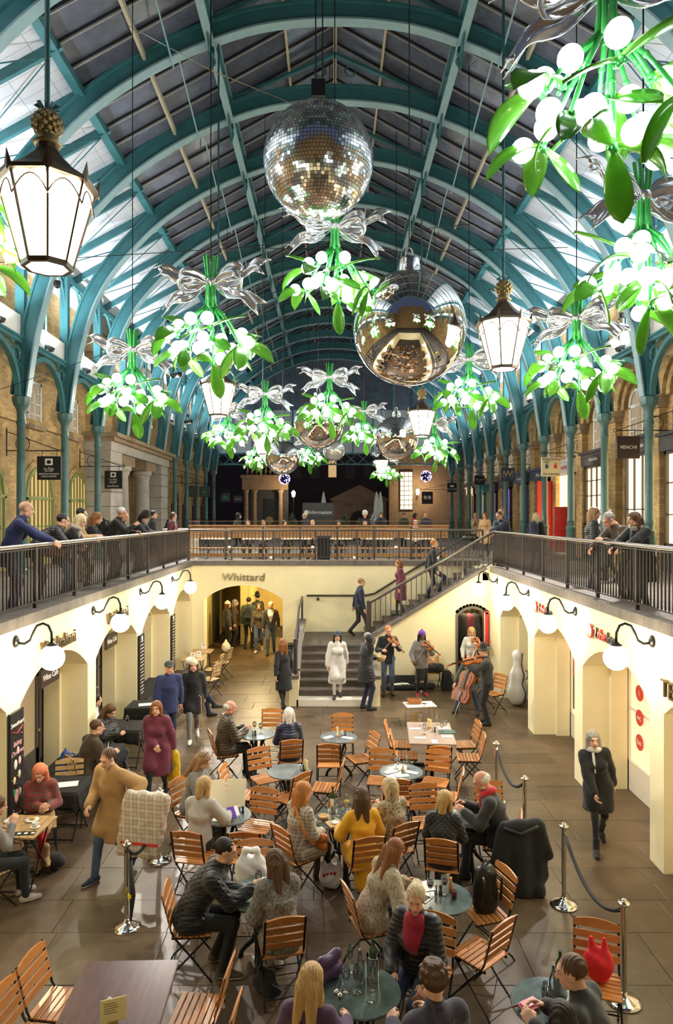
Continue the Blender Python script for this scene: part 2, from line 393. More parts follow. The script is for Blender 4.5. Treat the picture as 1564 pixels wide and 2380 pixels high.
# side walls of the stair
mb = MB(); zt = lambda u: 1.22+(u-1.0)*(3.12-1.22)/(4.12-1.0) if u < 4.12 else 3.12
fs = lambda u, w, z: (u, YS+w, z)
for (a, b) in ((.96, 3.42), (4.22, XR)):
    vs = [fs(a,0,-.02),fs(b,0,-.02),fs(b,0,zt(b)),fs(a,0,zt(a)),fs(a,.16,-.02),fs(b,.16,-.02),fs(b,.16,zt(b)),fs(a,.16,zt(a))]
    mb.add(vs, [(0,1,2,3),(4,7,6,5),(0,4,5,1),(3,2,6,7),(0,3,7,4),(1,5,6,2)])
arch_slices(mb, fs, 3.42, 4.22, 1.95, 2.15, zt, 0, .16)
S(mb.build('wall_stair', CREAM))
MB().prism([(16.9,0),(YF,0),(YF,1.42),(YS,1.42),(16.9,.69)], -.95, -.8, 'x').build('side_wall', CREAM, st)
for a, b, c, d in ((.96,1.18,16.6,18.6),(-1.02,-.8,16.62,17.0)):
    MB().b2(a,b,c,d,0,.66).build('pedestal', CREAM, st); MB().b2(a-.015,b+.015,c-.02,d+.02,.66,.74).build('pedestal_cap', COPING, st)
MB().beam((1.0,YS+.08,1.27),(4.2,YS+.08,3.2),.3,.09).build('sloping_coping', COPING, st)
MB().beam((-.875,16.98,.80),(-.875,YS,1.5),.22,.07).beam((-.875,YS-.02,1.46),(-.875,YF,1.46),.22,.07).build('sloping_coping', COPING, st)
# ---------------------------------------------------------------- railings
_bal = {}
def railing(label, p, q, h, posts, step=.105, first=True, last=True):
    """iron railing from p to q (foot points), h high: handrail, bottom rail, posts and single balusters"""
    p, q = Vector(p), Vector(q); d = q-p; n = max(1, round(Vector((d.x,d.y,0)).length/step))
    r = empty('railing', p, 0, label, 'railing', 'iron railings round the sunken court')
    k = (h,)
    for nm, hh, s in (('post', h, .05), ('baluster', h-.13, .02)):
        if (nm, hh) not in _bal: _bal[nm, hh] = MB().b2(-s/2, s/2, -s/2, s/2, 0, hh).mesh(nm, IRON)
    MB().tube([(0,0,h), tuple(d+Vector((0,0,h)))], .032, 10).build('handrail', STEELR, r, True, auto=50)
    MB().beam((0,0,.09), tuple(d+Vector((0,0,.09))), .05, .02).build('bottom_rail', IRON, r)
    MB().beam((0,0,h-.05), tuple(d+Vector((0,0,h-.05))), .04, .014).build('top_flat', IRON, r)
    for i in range(posts+1):
        if (i == 0 and not first) or (i == posts and not last): continue
        link('post', _bal['post', h], None, r, d*(i/posts))
    for i in range(1, n):
        if min(abs(i/n*posts-round(i/n*posts))*n/posts, 9) < .5: continue
        link('baluster', _bal['baluster', h-.13], None, r, d*(i/n)+Vector((0,0,.09)))
    return r
railing('long dark iron railing in front of the leaning crowd on the left gallery', (XL-.14, 7.0, 3.25), (XL-.14, YF+.1, 3.25), .92, 9)
railing('long dark iron railing on the right gallery beside the brown column shops', (XR+.14, 7.0, 3.25), (XR+.14, YS+.05, 3.25), .92, 8)
railing('iron railing across the far end in front of the wooden benches', (XL-.1, YF+.14, 3.25), (XR+.33, YF+.14, 3.25), .92, 7, first=False)
railing('sloping iron railing climbing beside the upper stair flight', (1.06, YS+.08, 1.33), (XR+.14, YS+.08, 3.25), .93, 4, .14, last=False)
r = empty('railing', (-.875, 16.8, .74), 0, 'short iron railing with thick newel post beside the lower steps', 'railing')
MB().tube([(0,0,0),(0,0,.82)], .05, 12).lathe([(.06,.82),(.06,.86),(.0,.9)], 12).build('newel_post', IRON, r, True, auto=40)
MB().beam((0,.1,.75),(0,1.9,1.36),.05,.06).beam((0,1.9,1.36),(0,3.85,1.42),.05,.06).build('handrail', IRON, r)
for i in range(6): MB().b2(-.01,.01,.25+i*.3,.27+i*.3,.1+i*.1,.8+i*.1).build('baluster', IRON, r)
MB().b2(-.03,.03,3.8,3.86,.72,1.44).build('post', IRON, r)
hr = empty('handrail', (0, YF-.07, 0), 0, 'dark wall handrail on the cream wall behind the stairs', 'handrail')
MB().tube([(-.74,0,2.2),(1.0,0,2.2),(1.3,0,2.26),(3.95,0,3.92),(4.3,0,3.95)], .03, 8).build('rail_tube', IRON, hr, True)
for x, z in ((-.4,2.2),(.75,2.2),(2.2,2.82),(3.3,3.51)): MB().tube([(x,0,z-.02),(x,.0,z-.1),(x,.07,z-.12)], .015, 6).sphere((x,.02,z-.11),.045,8,6).build('bracket', IRON, hr, True)
MB().box((1.0,YS-.02,1.75),(.09,.09,1.1)).build('newel_post', IRON, st)
# ================================================================ the iron hall over the court
BAY, Y0, XC = 2.98, 18.2, .1
CLX, CRX = -8.2, 8.4
Z = lambda r: CAMZ+r                                       # heights measured from eye level
ceil = S(empty('ceiling'))
RIB = [(8.12,3.15),(7.97,4.2),(7.78,5.1),(7.42,6.35),(6.92,7.3),(6.25,8.12),(5.35,9.0),(4.3,9.72),(3.25,10.25),(2.0,10.7),(1.0,10.88)]
def rib_curve():
    pts = RIB+[(0,10.93)]+[(-x, z) for x, z in RIB[::-1]]
    out = []
    for i in range(len(pts)-1):                             # Catmull-Rom
        p0 = pts[max(i-1,0)]; p1 = pts[i]; p2 = pts[i+1]; p3 = pts[min(i+2,len(pts)-1)]
        for k in range(4):
            t = k/4
            out.append(tuple(.5*((2*p1[j])+(-p0[j]+p2[j])*t+(2*p0[j]-5*p1[j]+4*p2[j]-p3[j])*t*t+(-p0[j]+3*p1[j]-3*p2[j]+p3[j])*t**3) for j in (0,1)))
    out.append(pts[-1]); return out
RC = rib_curve()
def offset(c, d):
    o = []
    for i in range(len(c)):
        a = c[max(i-1,0)]; b = c[min(i+1,len(c)-1)]
        t = (b[0]-a[0], b[1]-a[1]); L = math.hypot(*t); n = (-t[1]/L, t[0]/L)
        if n[1] < 0 or (abs(n[1]) < 1e-6): n = (-n[0], -n[1])
        if n[0]*c[i][0] < 0: n = (-n[0], -n[1])
        o.append((c[i][0]+n[0]*d, c[i][1]+n[1]*d))
    return o
def strip(mb, c1, c2, y0, y1):
    n = len(c1)
    vs = [(x, y0, z) for x, z in c1]+[(x, y0, z) for x, z in c2]+[(x, y1, z) for x, z in c1]+[(x, y1, z) for x, z in c2]
    fs = []
    for i in range(n-1):
        fs += [(i,i+1,n+i+1,n+i),(2*n+i,3*n+i,3*n+i+1,2*n+i+1),(i,2*n+i,2*n+i+1,i+1),(n+i,n+i+1,3*n+i+1,3*n+i)]
    fs += [(0,n,3*n,2*n),(n-1,3*n-1,4*n-1,2*n-1)]
    mb.add(vs, fs)
mb = MB(); strip(mb, RC, offset(RC,.42), -.05, .05); strip(mb, offset(RC,.37), offset(RC,.43), -.12, .12)
for i in range(4, len(RC)-4, 5):                            # splice plates
    o1 = offset(RC,.06)[i]; o2 = offset(RC,.36)[i]
    mb.beam((o1[0],0,o1[1]),(o2[0],0,o2[1]),.14,.05,(0,1,0))
ribm = mb.mesh('rib', TEAL)
mb = MB(); strip(mb, offset(RC,-.025), offset(RC,.02), -.13, .13); flm = mb.mesh('rib_flange', TEAL_LIT)
SL, ZR = .55, 12.55
zr = lambda x: ZR-SL*abs(x)
KB = list(range(-5, 11))
for k in KB:
    y = Y0+BAY*k
    o = link('rib', ribm, None, ceil, (XC, y, CAMZ)); link('rib_flange', flm, None, o)
# members shared by every bay (origin at the bay's first rib)
def slope_beam(x0, x1, y, w, h, off=0):
    return MB().beam((x0, y, zr(x0)+off), (x1, y, zr(x1)+off), h, w, (0,1,0))
raft = {s: slope_beam(s*8.7, s*5.5, 0, .09, .2, -.12).mesh('rafter', TEAL) for s in (-1,1)}
bars = {}
for s in (-1,1):
    for nm, m_, off, w in (('glazing_bar', GBAR, -.03, .05), ('glazing_strip', GBAR_L, -.075, .02)):
        bars[s,nm] = slope_beam(s*5.64, 0, 0, w, .05, off).mesh(nm, m_)
for k in KB[:-1]:
    y = Y0+BAY*k
    for s in (-1,1):
        for t in (0,.5): link('rafter', raft[s], None, ceil, (XC, y+BAY*t, CAMZ))
        if k >= -2:
            for t in (0,.25,.5,.75):
                o = link('glazing_bar', bars[s,'glazing_bar'], None, ceil, (XC, y+BAY*t+.02, CAMZ)); link('glazing_strip', bars[s,'glazing_strip'], None, o)
YA, YB = Y0+BAY*KB[0], Y0+BAY*KB[-1]
for s in (-1,1):
    for x, m_, w, h in ((5.64,TEAL,.2,.16),(4.22,BEIGE,.07,.14),(1.21,BEIGE,.06,.12)):
        MB().box((XC+s*x,(YA+YB)/2,Z(zr(x)-.12)),(w,YB-YA,h)).build('purlin', m_, ceil)
    MB().box((XC+s*8.6,(YA+YB)/2,Z(zr(8.6)-.18)),(.18,YB-YA,.2)).build('eaves_beam', TEAL, ceil)
MB().box((XC,(YA+YB)/2,Z(ZR-.12)),(.09,YB-YA,.2)).build('ridge_beam', BEIGE, ceil)
# boarding and panes
def slope_panel(x0, x1, w, off, mt, nm):
    return MB().prism([(x0, zr(x0)+off),(x1, zr(x1)+off),(x1, zr(x1)+off+.03),(x0, zr(x0)+off+.03)], 0, w, 'y').mesh(nm, mt)
bd = {s: slope_panel(s*9.6, s*5.6, BAY/2-.004, 0, BOARD, 'roof_board') for s in (-1,1)}
rows = [(5.62,4.24),(4.20,2.77),(2.73,1.23),(1.19,.02)]
pn = {(s,i): slope_panel(s*a, s*b, BAY/4-.03, .0, GLASSD, 'roof_pane') for s in (-1,1) for i,(a,b) in enumerate(rows)}
rest = MB()
for k in KB[:-1]:
    y = Y0+BAY*k
    for s in (-1,1):
        for t in (0,.5): link('roof_board', bd[s], None, ceil, (XC, y+BAY*t, CAMZ))
        for i,(a,b) in enumerate(rows):
            for q in range(4):
                yy = y+BAY*q/4+.015
                if -2 <= k <= 6: link('roof_pane', pn[s,i], None, ceil, (XC, yy, CAMZ))
                else: rest.add([(XC+s*a,yy,Z(zr(a))),(XC+s*b,yy,Z(zr(b))),(XC+s*b,yy+BAY/4-.03,Z(zr(b))),(XC+s*a,yy+BAY/4-.03,Z(zr(a)))],[(0,1,2,3)])
o = rest.build('distant_roof_glass', GLASSD, ceil, fix=False); o['kind'] = 'stuff'
# lattice girders under the roof, one length per bay
def ring(mb, c, r, t, n=14, axis='x', w=.05):
    pts = [(0, r*math.cos(2*PI*i/n), r*math.sin(2*PI*i/n)) if axis == 'x' else (r*math.cos(2*PI*i/n), 0, r*math.sin(2*PI*i/n)) for i in range(n)]
    mb.tube([(c[0]+p[0], c[1]+p[1], c[2]+p[2]) for p in pts], t, 4, True)
def arc(mb, y0, y1, z0, z1, t, up=True, n=8, x=0):
    pts = []
    for i in range(n+1):
        a = PI/2*i/n
        pts.append((x, y0+(y1-y0)*(1-math.cos(a)), z0+(z1-z0)*math.sin(a)))
    mb.tube(pts, t, 4)
mb = MB(); mb.b2(-.09,.09,0,BAY,10.34,10.38); mb.b2(-.03,.03,0,BAY,10.38,10.5); mb.b2(-.05,.05,0,BAY,10.95,11.05)
gl = mb.mesh('girder_flange', TEAL_LIT)
mb = MB()
mb.b2(-.04,.04,0,BAY,10.92,11.06)
for t in (0,.33,.66): mb.beam((0,BAY*t,10.4),(0,BAY*(t+.33),11.0),.05,.05); mb.beam((0,BAY*t,11.0),(0,BAY*(t+.33),10.4),.05,.05)
for e in (0, BAY):
    s = 1 if e == 0 else -1
    arc(mb, e+s*.05, e+s*.8, 9.9, 10.4, .035); ring(mb, (0,e+s*.25,10.25), .12, .02)
    mb.b2(-.06,.06,e-.06,e+.06,10.2,11.1)
gd = mb.mesh('roof_girder', TEAL)
# cross braces that meet under the ridge
mb = MB()
for s in (-1,1):
    mb.beam((s*2.75,0,11.0),(0,0,12.2),.08,.12,(0,1,0)); ring(mb, (s*.4,0,11.75), .14, .025, axis='y'); ring(mb, (s*3.1,0,10.72), .2, .03, axis='y')
    mb.beam((s*2.75,0,10.5),(s*2.75,0,11.05),.14,.14)
cb = mb.mesh('ridge_brace', TEAL)
for k in KB[:-1]:
    y = Y0+BAY*k
    for s in (-1,1):
        o = link('roof_girder', gd, None, ceil, (XC+s*2.75, y, CAMZ)); link('girder_flange', gl, None, o)
    link('ridge_brace', cb, None, ceil, (XC, y, CAMZ))
# tie rods
for k in range(-2, 9):
    y = Y0+BAY*k
    for s in (-1,1):
        MB().tube([(XC+s*8.3,y,Z(zr(8.3)-.25)),(XC+s*5.7,y+BAY/2,Z(zr(5.7)-.25)),(XC+s*8.3,y+BAY,Z(zr(8.3)-.25))],.018,5).build('tie_rod', TEAL, ceil)
        MB().tube([(XC+s*3.6,y+.6,Z(zr(3.6)-.1)),(XC+s*3.6,y+BAY*1.02,Z(9.95))],.022,5).build('tie_rod', TEAL_LIT, ceil)
# arcade between the columns: arch, rings, beam, parapet, eaves lattice
mb = MB(); H0, H1 = 3.15, 4.66
mb.b2(-.09,.09,0,BAY,H1-.12,H1); mb.b2(-.14,.14,0,BAY,H1-.02,H1+.04)
n = 16; op = []; ip = []
for i in range(n+1):
    a = PI*i/n; op.append((BAY/2-(BAY/2-.1)*math.cos(a), H0+(H1-H0-.14)*math.sin(a))); ip.append((BAY/2-(BAY/2-.24)*math.cos(a), H0+(H1-H0-.28)*math.sin(a)))
for i in range(n):
    vs = [(-.07,)+op[i],(-.07,)+op[i+1],(-.07,)+ip[i+1],(-.07,)+ip[i],(.07,)+op[i],(.07,)+op[i+1],(.07,)+ip[i+1],(.07,)+ip[i]]
    mb.add(vs, [(0,1,2,3),(4,7,6,5),(0,4,5,1),(3,2,6,7)])
for e, s in ((0,1),(BAY,-1)):
    ring(mb, (0,e+s*.27,H1-.42), .19, .045, 16); mb.b2(-.03,.03,e,e+s*.1,H0,H1)
    mb.prism([(e,H1-.85),(e+s*.1,H1-.85),(e+s*.16,H1-.62),(e,H1-.62)],-.03,.03,'x')
    mb.prism([(e+s*.46,H1-.2),(e+s*.75,H1-.12),(e+s*.4,H1-.1)],-.03,.03,'x')
spm = mb.mesh('spandrel_arch', TEAL)
ppm = MB().b2(-.03,.03,.1,BAY/2-.03,H1+.06,H1+.62).b2(-.03,.03,BAY/2+.03,BAY-.1,H1+.06,H1+.62).b2(-.045,.045,.35,BAY/2-.25,H1+.16,H1+.52).b2(-.045,.045,BAY/2+.25,BAY-.35,H1+.16,H1+.52).mesh('parapet_panel', WHITE)
mb = MB(); E0, E1 = 6.35, 7.35
mb.b2(-.05,.05,0,BAY,E1-.08,E1+.08); mb.b2(-.04,.04,BAY/2-.05,BAY/2+.05,H1,E1)
for e in (0, BAY/2): 
    arc(mb, e+.08, e+BAY/4, E0, E1-.05, .045); arc(mb, e+BAY/2-.08, e+BAY/4, E0, E1-.05, .045); ring(mb, (0,e+.2,E1-.2), .13, .03); ring(mb, (0,e+BAY/2-.2,E1-.2), .13, .03)
egm = mb.mesh('eaves_lattice', TEAL)
pst = MB().b2(-.12,.12,-.1,.1,H0,E1+.4).mesh('eaves_post', TEAL)
pst2 = MB().prism([(0,H0),(.42,H0+1.1),(.5,H1),(0,H1)],-.05,.05,'y').mesh('rib_foot', TEAL)
skipL = (3,4,5)
for k in KB[:-1]:
    y = Y0+BAY*k
    for x, s in ((CLX,-1),(CRX,1)):
        if not (s < 0 and k in (2,3,4,5)):
            link('spandrel_arch', spm, None, ceil, (x, y, CAMZ))
        link('parapet_panel', ppm, None, ceil, (x, y, CAMZ)); link('eaves_lattice', egm, None, ceil, (x, y, CAMZ))
        link('eaves_post', pst, None, ceil, (x, y, CAMZ))
# columns
def column_mesh():
    h = Z(H0)-ZU
    m = MB(); m.lathe([(.2,0),(.2,.12),(.15,.16),(.15,1.05),(.17,1.08),(.17,1.16),(.125,1.2),(.125,1.32),(.14,1.35),(.14,1.4),(.118,1.44),(.105,h-.75),(.125,h-.72),(.125,h-.66),(.105,h-.62),(.11,h-.4),(.14,h-.3),(.20,h-.22)], 20)
    m.lathe([(.21,h-.22),(.24,h-.12),(.24,h-.02),(.2,h)], 8)
    return m
cm = column_mesh().mesh('iron_column', COLPAINT, True, auto=35)
for side, x in (('left', CLX), ('right', CRX)):
    n = 0
    for k in range(0, 11):
        if side == 'left' and k in skipL: continue
        y = Y0+BAY*k
        o = link('iron_column', cm, None, None, (x, y, ZU))
        prop(o, f'grey-green iron column, {ordinal(n)} from the front along the {side} gallery', 'column', 'cast iron columns of the arcade'); n += 1
# gable end
mb = MB(); yg = YB+.1
mb.b2(-8.4,8.6,yg-.08,yg+.08,Z(3.55),Z(3.65)); mb.b2(-8.4,8.6,yg-.08,yg+.08,Z(4.3),Z(4.4))
for i in range(20):
    x = -8.4+i*.85; mb.beam((x,yg,Z(3.6)),(x+.85,yg,Z(4.35)),.05,.05,(0,1,0)); mb.beam((x,yg,Z(4.35)),(x+.85,yg,Z(3.6)),.05,.05,(0,1,0))
for i in range(1,12): x = -8.3+i*1.4; mb.b2(x-.05,x+.05,yg-.06,yg+.06,Z(4.4),Z(min(zr(x),11)))
mb.build('gable_lattice', TEAL, ceil)
MB().b2(-8.4,8.6,yg+.12,yg+.18,Z(4.4),Z(7.4)).build('gable_boarding', BOARD, ceil)
MB().prism([(-8.4,Z(7.4)),(8.6,Z(7.4)),(5.6,Z(9.45)),(XC,Z(ZR)),(-5.4,Z(9.45))],yg+.12,yg+.16,'y').build('gable_glass', GLASSD, ceil)
# ---------------------------------------------------------------- brick side walls
WLX, WRX = -9.25, 9.45
mb = MB(); mb.b2(WLX-.4, WLX, -8, 50, ZU-.1, Z(8)); mb.b2(WLX,WLX+.12,15,25.4,Z(2.75),Z(2.95)); mb.b2(WLX,WLX+.12,34.6,50,Z(2.75),Z(2.95))
wl = S(mb.build('wall_hall_left', BRICK_X))
wr = S(MB().b2(WRX, WRX+.4, -8, 50, ZU-.1, Z(8)).build('wall_hall_right', BRICK_X))
S(MB().b2(WLX,WRX,-8.3,-8,ZU-.1,Z(13)).build('wall_hall_near', BRICK_Y))
WN = [0]
def window(side, y, w, z0, z1, frame, glass, nx=2, nz=4, arch=0.0, sill=None, dep=.08, kind='window', depth_room=0):
    """a framed window or shopfront on a hall wall: frame, mullions and single panes"""
    WN[0] += 1
    s = 1 if side == 'left' else -1
    x = WLX if side == 'left' else WRX
    o = S(empty(f'{kind}_{WN[0]}', (x, y, z0))); h = z1-z0
    f = MB(); zt = lambda u: h+arch*(math.sqrt(max(0,1-(2*u/w)**2))) if arch else h
    f.b2(0,s*dep,-w/2,-w/2+.09,0,h); f.b2(0,s*dep,w/2-.09,w/2,0,h); f.b2(0,s*dep,-w/2,w/2,0,.09)
    if arch:
        n = 12; pts = [(-w/2+w*i/n, zt(-w/2+w*i/n)) for i in range(n+1)]
        for i in range(n): f.beam((s*dep/2,)+pts[i],(s*dep/2,)+pts[i+1],dep,.1,(1,0,0))
        f.b2(0,s*dep,-w/2,w/2,h-.05,h+.05)
    else: f.b2(0,s*dep,-w/2,w/2,h-.09,h)
    f.build('frame', frame, o)
    mu = MB()
    for i in range(1,nx):
        u = -w/2+w*i/nx; mu.b2(0,s*dep*.8,u-.018,u+.018,0,zt(u))
    for j in range(1,nz):
        mu.b2(0,s*dep*.8,-w/2,w/2,h*j/nz-.018,h*j/nz+.018)
    mu.build('glazing_bars', frame, o)
    for i in range(nx):
        for j in range(nz):
            MB().b2(0,s*dep*.35,-w/2+w*i/nx+.01,-w/2+w*(i+1)/nx-.01,h*j/nz+.01,h*(j+1)/nz-.01).build('pane', glass, o)
        if arch:
            a, b = -w/2+w*i/nx+.01, -w/2+w*(i+1)/nx-.01
            MB().prism([(a,h),(b,h),(b,max(zt(b)-.03,h+.01)),((a+b)/2,zt((a+b)/2)-.03),(a,max(zt(a)-.03,h+.01))],0,s*dep*.35,'x').build('pane', glass, o)
    if sill: MB().b2(0,s*.16,-w/2-.12,w/2+.12,-.13,0).build('window_sill', sill, o)
    return o
def shopfront(side, y, w, z1, joinery, glass, base=.6, nx=2, nz=3, fascia='', fmat=None, fl=None):
    o = window(side, y, w, ZU+base, z1, joinery, glass, nx, nz, dep=.14)
    s = 1 if side == 'left' else -1
    h = z1-ZU-base
    MB().b2(0,s*.18,-w/2-.08,w/2+.08,-base,0).build('stall_riser', joinery, o)
    MB().b2(0,s*.22,-w/2-.18,w/2+.18,h,h+.42).b2(0,s*.30,-w/2-.25,w/2+.25,h+.42,h+.52).build('fascia', fmat or joinery, o)
    if fascia: lettering(fascia, .2, fl or LETW, o, (s*.225, 0, h+.21), (PI/2,0,PI/2 if s > 0 else -PI/2))
    return o
LITG = INT_WARM; DIMG = INT_DIM
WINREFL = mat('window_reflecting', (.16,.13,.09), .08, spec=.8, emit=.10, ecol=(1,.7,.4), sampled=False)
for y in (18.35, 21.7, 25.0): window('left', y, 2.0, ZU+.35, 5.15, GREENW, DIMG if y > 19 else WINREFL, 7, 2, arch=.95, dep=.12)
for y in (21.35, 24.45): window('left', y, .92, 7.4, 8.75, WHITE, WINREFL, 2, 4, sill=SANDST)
def vous(side, y, w, z0, rise, t, proud, mt, nm='brick_arch', n=12):
    s = 1 if side == 'left' else -1; x = WLX if side == 'left' else WRX
    m = MB()
    for i in range(n):
        a0, a1 = PI*i/n, PI*(i+1)/n
        q = [(y-(w/2)*math.cos(a), z0+rise*math.sin(a)) for a in (a0,a1)]+[(y-(w/2+t)*math.cos(a), z0+(rise+t)*math.sin(a)) for a in (a1,a0)]
        m.prism(q, x, x+s*proud, 'x')
    return m.build(nm, mt, wl if side == 'left' else wr)
for y in (18.35,21.7,25.0): vous('left', y, 2.04, 5.15, .97, .24, .06, BRICK_X)
for k in range(7, 12): window('left', Y0+BAY*(k-.5), 1.7, ZU+.1, 5.3, DARKJ, DARKROOM, 3, 3, arch=.8); vous('left', Y0+BAY*(k-.5), 1.75, 5.3, .82, .24, .08, BRICK_X)
for k in range(-1, 11):
    y = Y0+BAY*k
    yp = y+BAY/2
    MB().b2(WRX-.22,WRX,yp-.3,yp+.3,ZU,Z(3.05)).build('brick_pilaster', BRICK_X, wr)
    MB().b2(WRX-.30,WRX,yp-.38,yp+.38,Z(3.05),Z(3.2)).b2(WRX-.36,WRX,yp-.44,yp+.44,Z(3.2),Z(3.38)).build('pilaster_cap', SANDST, wr)
    vous('right', y, 2.1, Z(3.38), 1.05, .3, .22, BRICK_X); vous('right', y, 1.6, Z(3.38), .8, .22, .12, BRICK_X)
    window('right', y, .95, Z(2.25), Z(3.4), WHITE, WINREFL, 2, 3, arch=.48, sill=SANDST)
    if k >= 6:
        yl = Y0+BAY*k
        vous('left', yl-BAY/2, 2.1, Z(3.1), 1.05, .25, .12, BRICK_X)
shopfront('right', 18.3, 1.9, 6.4, DARKJ, LITG, .7, 2, 3)
shopfront('right', 21.0, 1.7, 6.5, DARKJ, LITG, .05, 3, 2, 'chocolate gelato', SIGNBRN)
shopfront('right', 24.3, 2.0, 6.4, DARKJ, LITG, 1.2, 4, 4, 'chocolate', SIGNBRN)
shopfront('right', 27.6, 1.9, 6.3, WHITE, LITG, .05, 2, 2, 'TOY THEATRE', WHITE, LETRED)
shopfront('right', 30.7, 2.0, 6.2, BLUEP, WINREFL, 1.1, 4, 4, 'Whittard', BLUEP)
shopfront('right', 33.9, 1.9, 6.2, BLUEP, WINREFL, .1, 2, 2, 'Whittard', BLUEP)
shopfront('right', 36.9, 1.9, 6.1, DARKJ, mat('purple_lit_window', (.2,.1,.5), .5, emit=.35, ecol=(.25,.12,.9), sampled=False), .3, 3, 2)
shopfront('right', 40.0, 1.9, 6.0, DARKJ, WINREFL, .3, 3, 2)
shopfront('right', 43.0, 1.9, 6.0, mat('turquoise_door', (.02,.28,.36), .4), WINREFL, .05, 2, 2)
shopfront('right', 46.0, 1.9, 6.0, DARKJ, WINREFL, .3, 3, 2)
# open red shutter doors of the toy shop
for yy, nm in ((26.55,'door_panel'),(28.75,'door_panel')):
    o = S(empty('door_2' if yy < 28 else 'door_3', (WRX-.3, yy, ZU)))
    MB().b2(-.55,.1,-.03,.03,.15,1.9 if yy < 28 else 3.0).build('leaf', REDP, o); MB().b2(-.4,-.05,-.045,.045,.3,.8).build('raised_panel', REDP, o); MB().b2(-.4,-.05,-.045,.045,1.0,1.7).build('raised_panel', REDP, o)
    for z in (.7,1.4): MB().b2(-.6,-.5,-.05,.05,z,z+.05).build('brass_hinge', PINE, o)
# stone portico on the left gallery
po = empty('stone_portico', (0,0,0), 0, 'pale stone portico with two round columns between the left brick walls', 'portico')
for a, b in ((25.75,27.2),(33.4,34.7)):
    MB().b2(WLX,-8.25,a,b,ZU,7.05).b2(WLX,-8.18,a-.06,b+.06,ZU,ZU+.9).build('pier', STONE, po)
    for z in np.arange(ZU+1.35, 7.0, .55): MB().b2(WLX,-8.235,a-.012,b+.012,z,z+.015).build('stone_joint', JOINT, po)
for yc in (28.6, 31.8):
    MB().lathe([(.46,0),(.46,.15),(.4,.2),(.36,.3),(.35,1.2),(.30,3.2),(.36,3.3),(.36,3.36),(.44,3.45),(.44,3.6)], 20, (-8.75,yc,ZU)).build('round_column', STONE, po, True, auto=35)
for yc in (27.8, 32.7):
    MB().b2(WLX,-8.7,yc-.2,yc+.2,ZU,ZU+3.6).build('pilaster', STONE, po)
MB().b2(WLX,-8.2,25.65,34.8,7.05,7.4).build('architrave', STONE, po)
MB().b2(WLX,-8.05,25.55,34.9,7.4,7.55).b2(WLX,-7.9,25.45,35.0,7.55,7.7).build('cornice', SANDST, po)
for a in (27.6,31.1): MB().b2(WLX,-8.35,a,a+1.7,6.65,7.05).build('entablature_block', SANDST, po)
MB().b2(WLX,WLX+.1,29.3,31.2,ZU,6.4).build('doorway', DARKJ, po)
for a in (25.9,32.8): MB().b2(WLX,-8.6,a,a+1.75,7.7,10.4).build('brick_flank', BRICK_X, po)
MB().b2(WLX,-8.3,25.6,34.9,10.4,10.7).b2(WLX,-8.1,25.5,35.0,10.7,11.0).build('upper_cornice', SANDST, po)
mb = MB()
for i in range(12):
    a0, a1 = PI*i/12, PI*(i+1)/12
    mb.prism([(30.2-1.0*math.cos(a0),8.9+1.0*math.sin(a0)),(30.2-1.0*math.cos(a1),8.9+1.0*math.sin(a1)),(30.2-1.5*math.cos(a1),8.9+1.5*math.sin(a1)),(30.2-1.5*math.cos(a0),8.9+1.5*math.sin(a0))],WLX,-8.6,'x')
mb.b2(WLX,-8.6,28.7,29.2,7.7,8.9).b2(WLX,-8.6,31.2,31.7,7.7,8.9)
mb.build('arched_surround', SANDST, po)
window('left', 30.2, 1.9, 7.75, 8.9, WHITE, WINREFL, 2, 3, arch=.95)
# ================================================================ hanging decorations and lamps
def lamp(name, parent, loc, watts, col, rad):
    l = bpy.data.lights.new(name, 'POINT'); l.energy = watts; l.color = col; l.shadow_soft_size = rad
    o = bpy.data.objects.new(name, l); COL.objects.link(o); o.parent = parent; o.location = loc
    return o
def leaf_mesh(bend, L=.5, W=.185):
    m = MB(); top, bot = [], []
    for i in range(13):
        t = i/12; w = W/2*(math.sin(PI*t**1.35)**.62 if 0 < t < 1 else 0)+.005
        y = L*math.cos(bend*t*.7)*t; z = -L*.55*bend*t*t
        top.append([(w*u, y, z+.02*u*u+.004) for u in (-1,-.5,0,.5,1)]); bot.append([(w*u, y, z+.02*u*u-.004) for u in (-1,-.5,0,.5,1)])
    m.sheet(top); m.sheet(bot)
    for a, b in zip(range(12), range(1,13)):
        for e in (0,4): m.add([top[a][e], top[b][e], bot[b][e], bot[a][e]], [(0,1,2,3)])
    return m.mesh('leaf', LEAF, True)
LEAVES = [leaf_mesh(b) for b in (.25,.7,1.1)]
BERRY = MB().sphere((0,0,0), .092, 16, 12).mesh('berry', BULB, True)
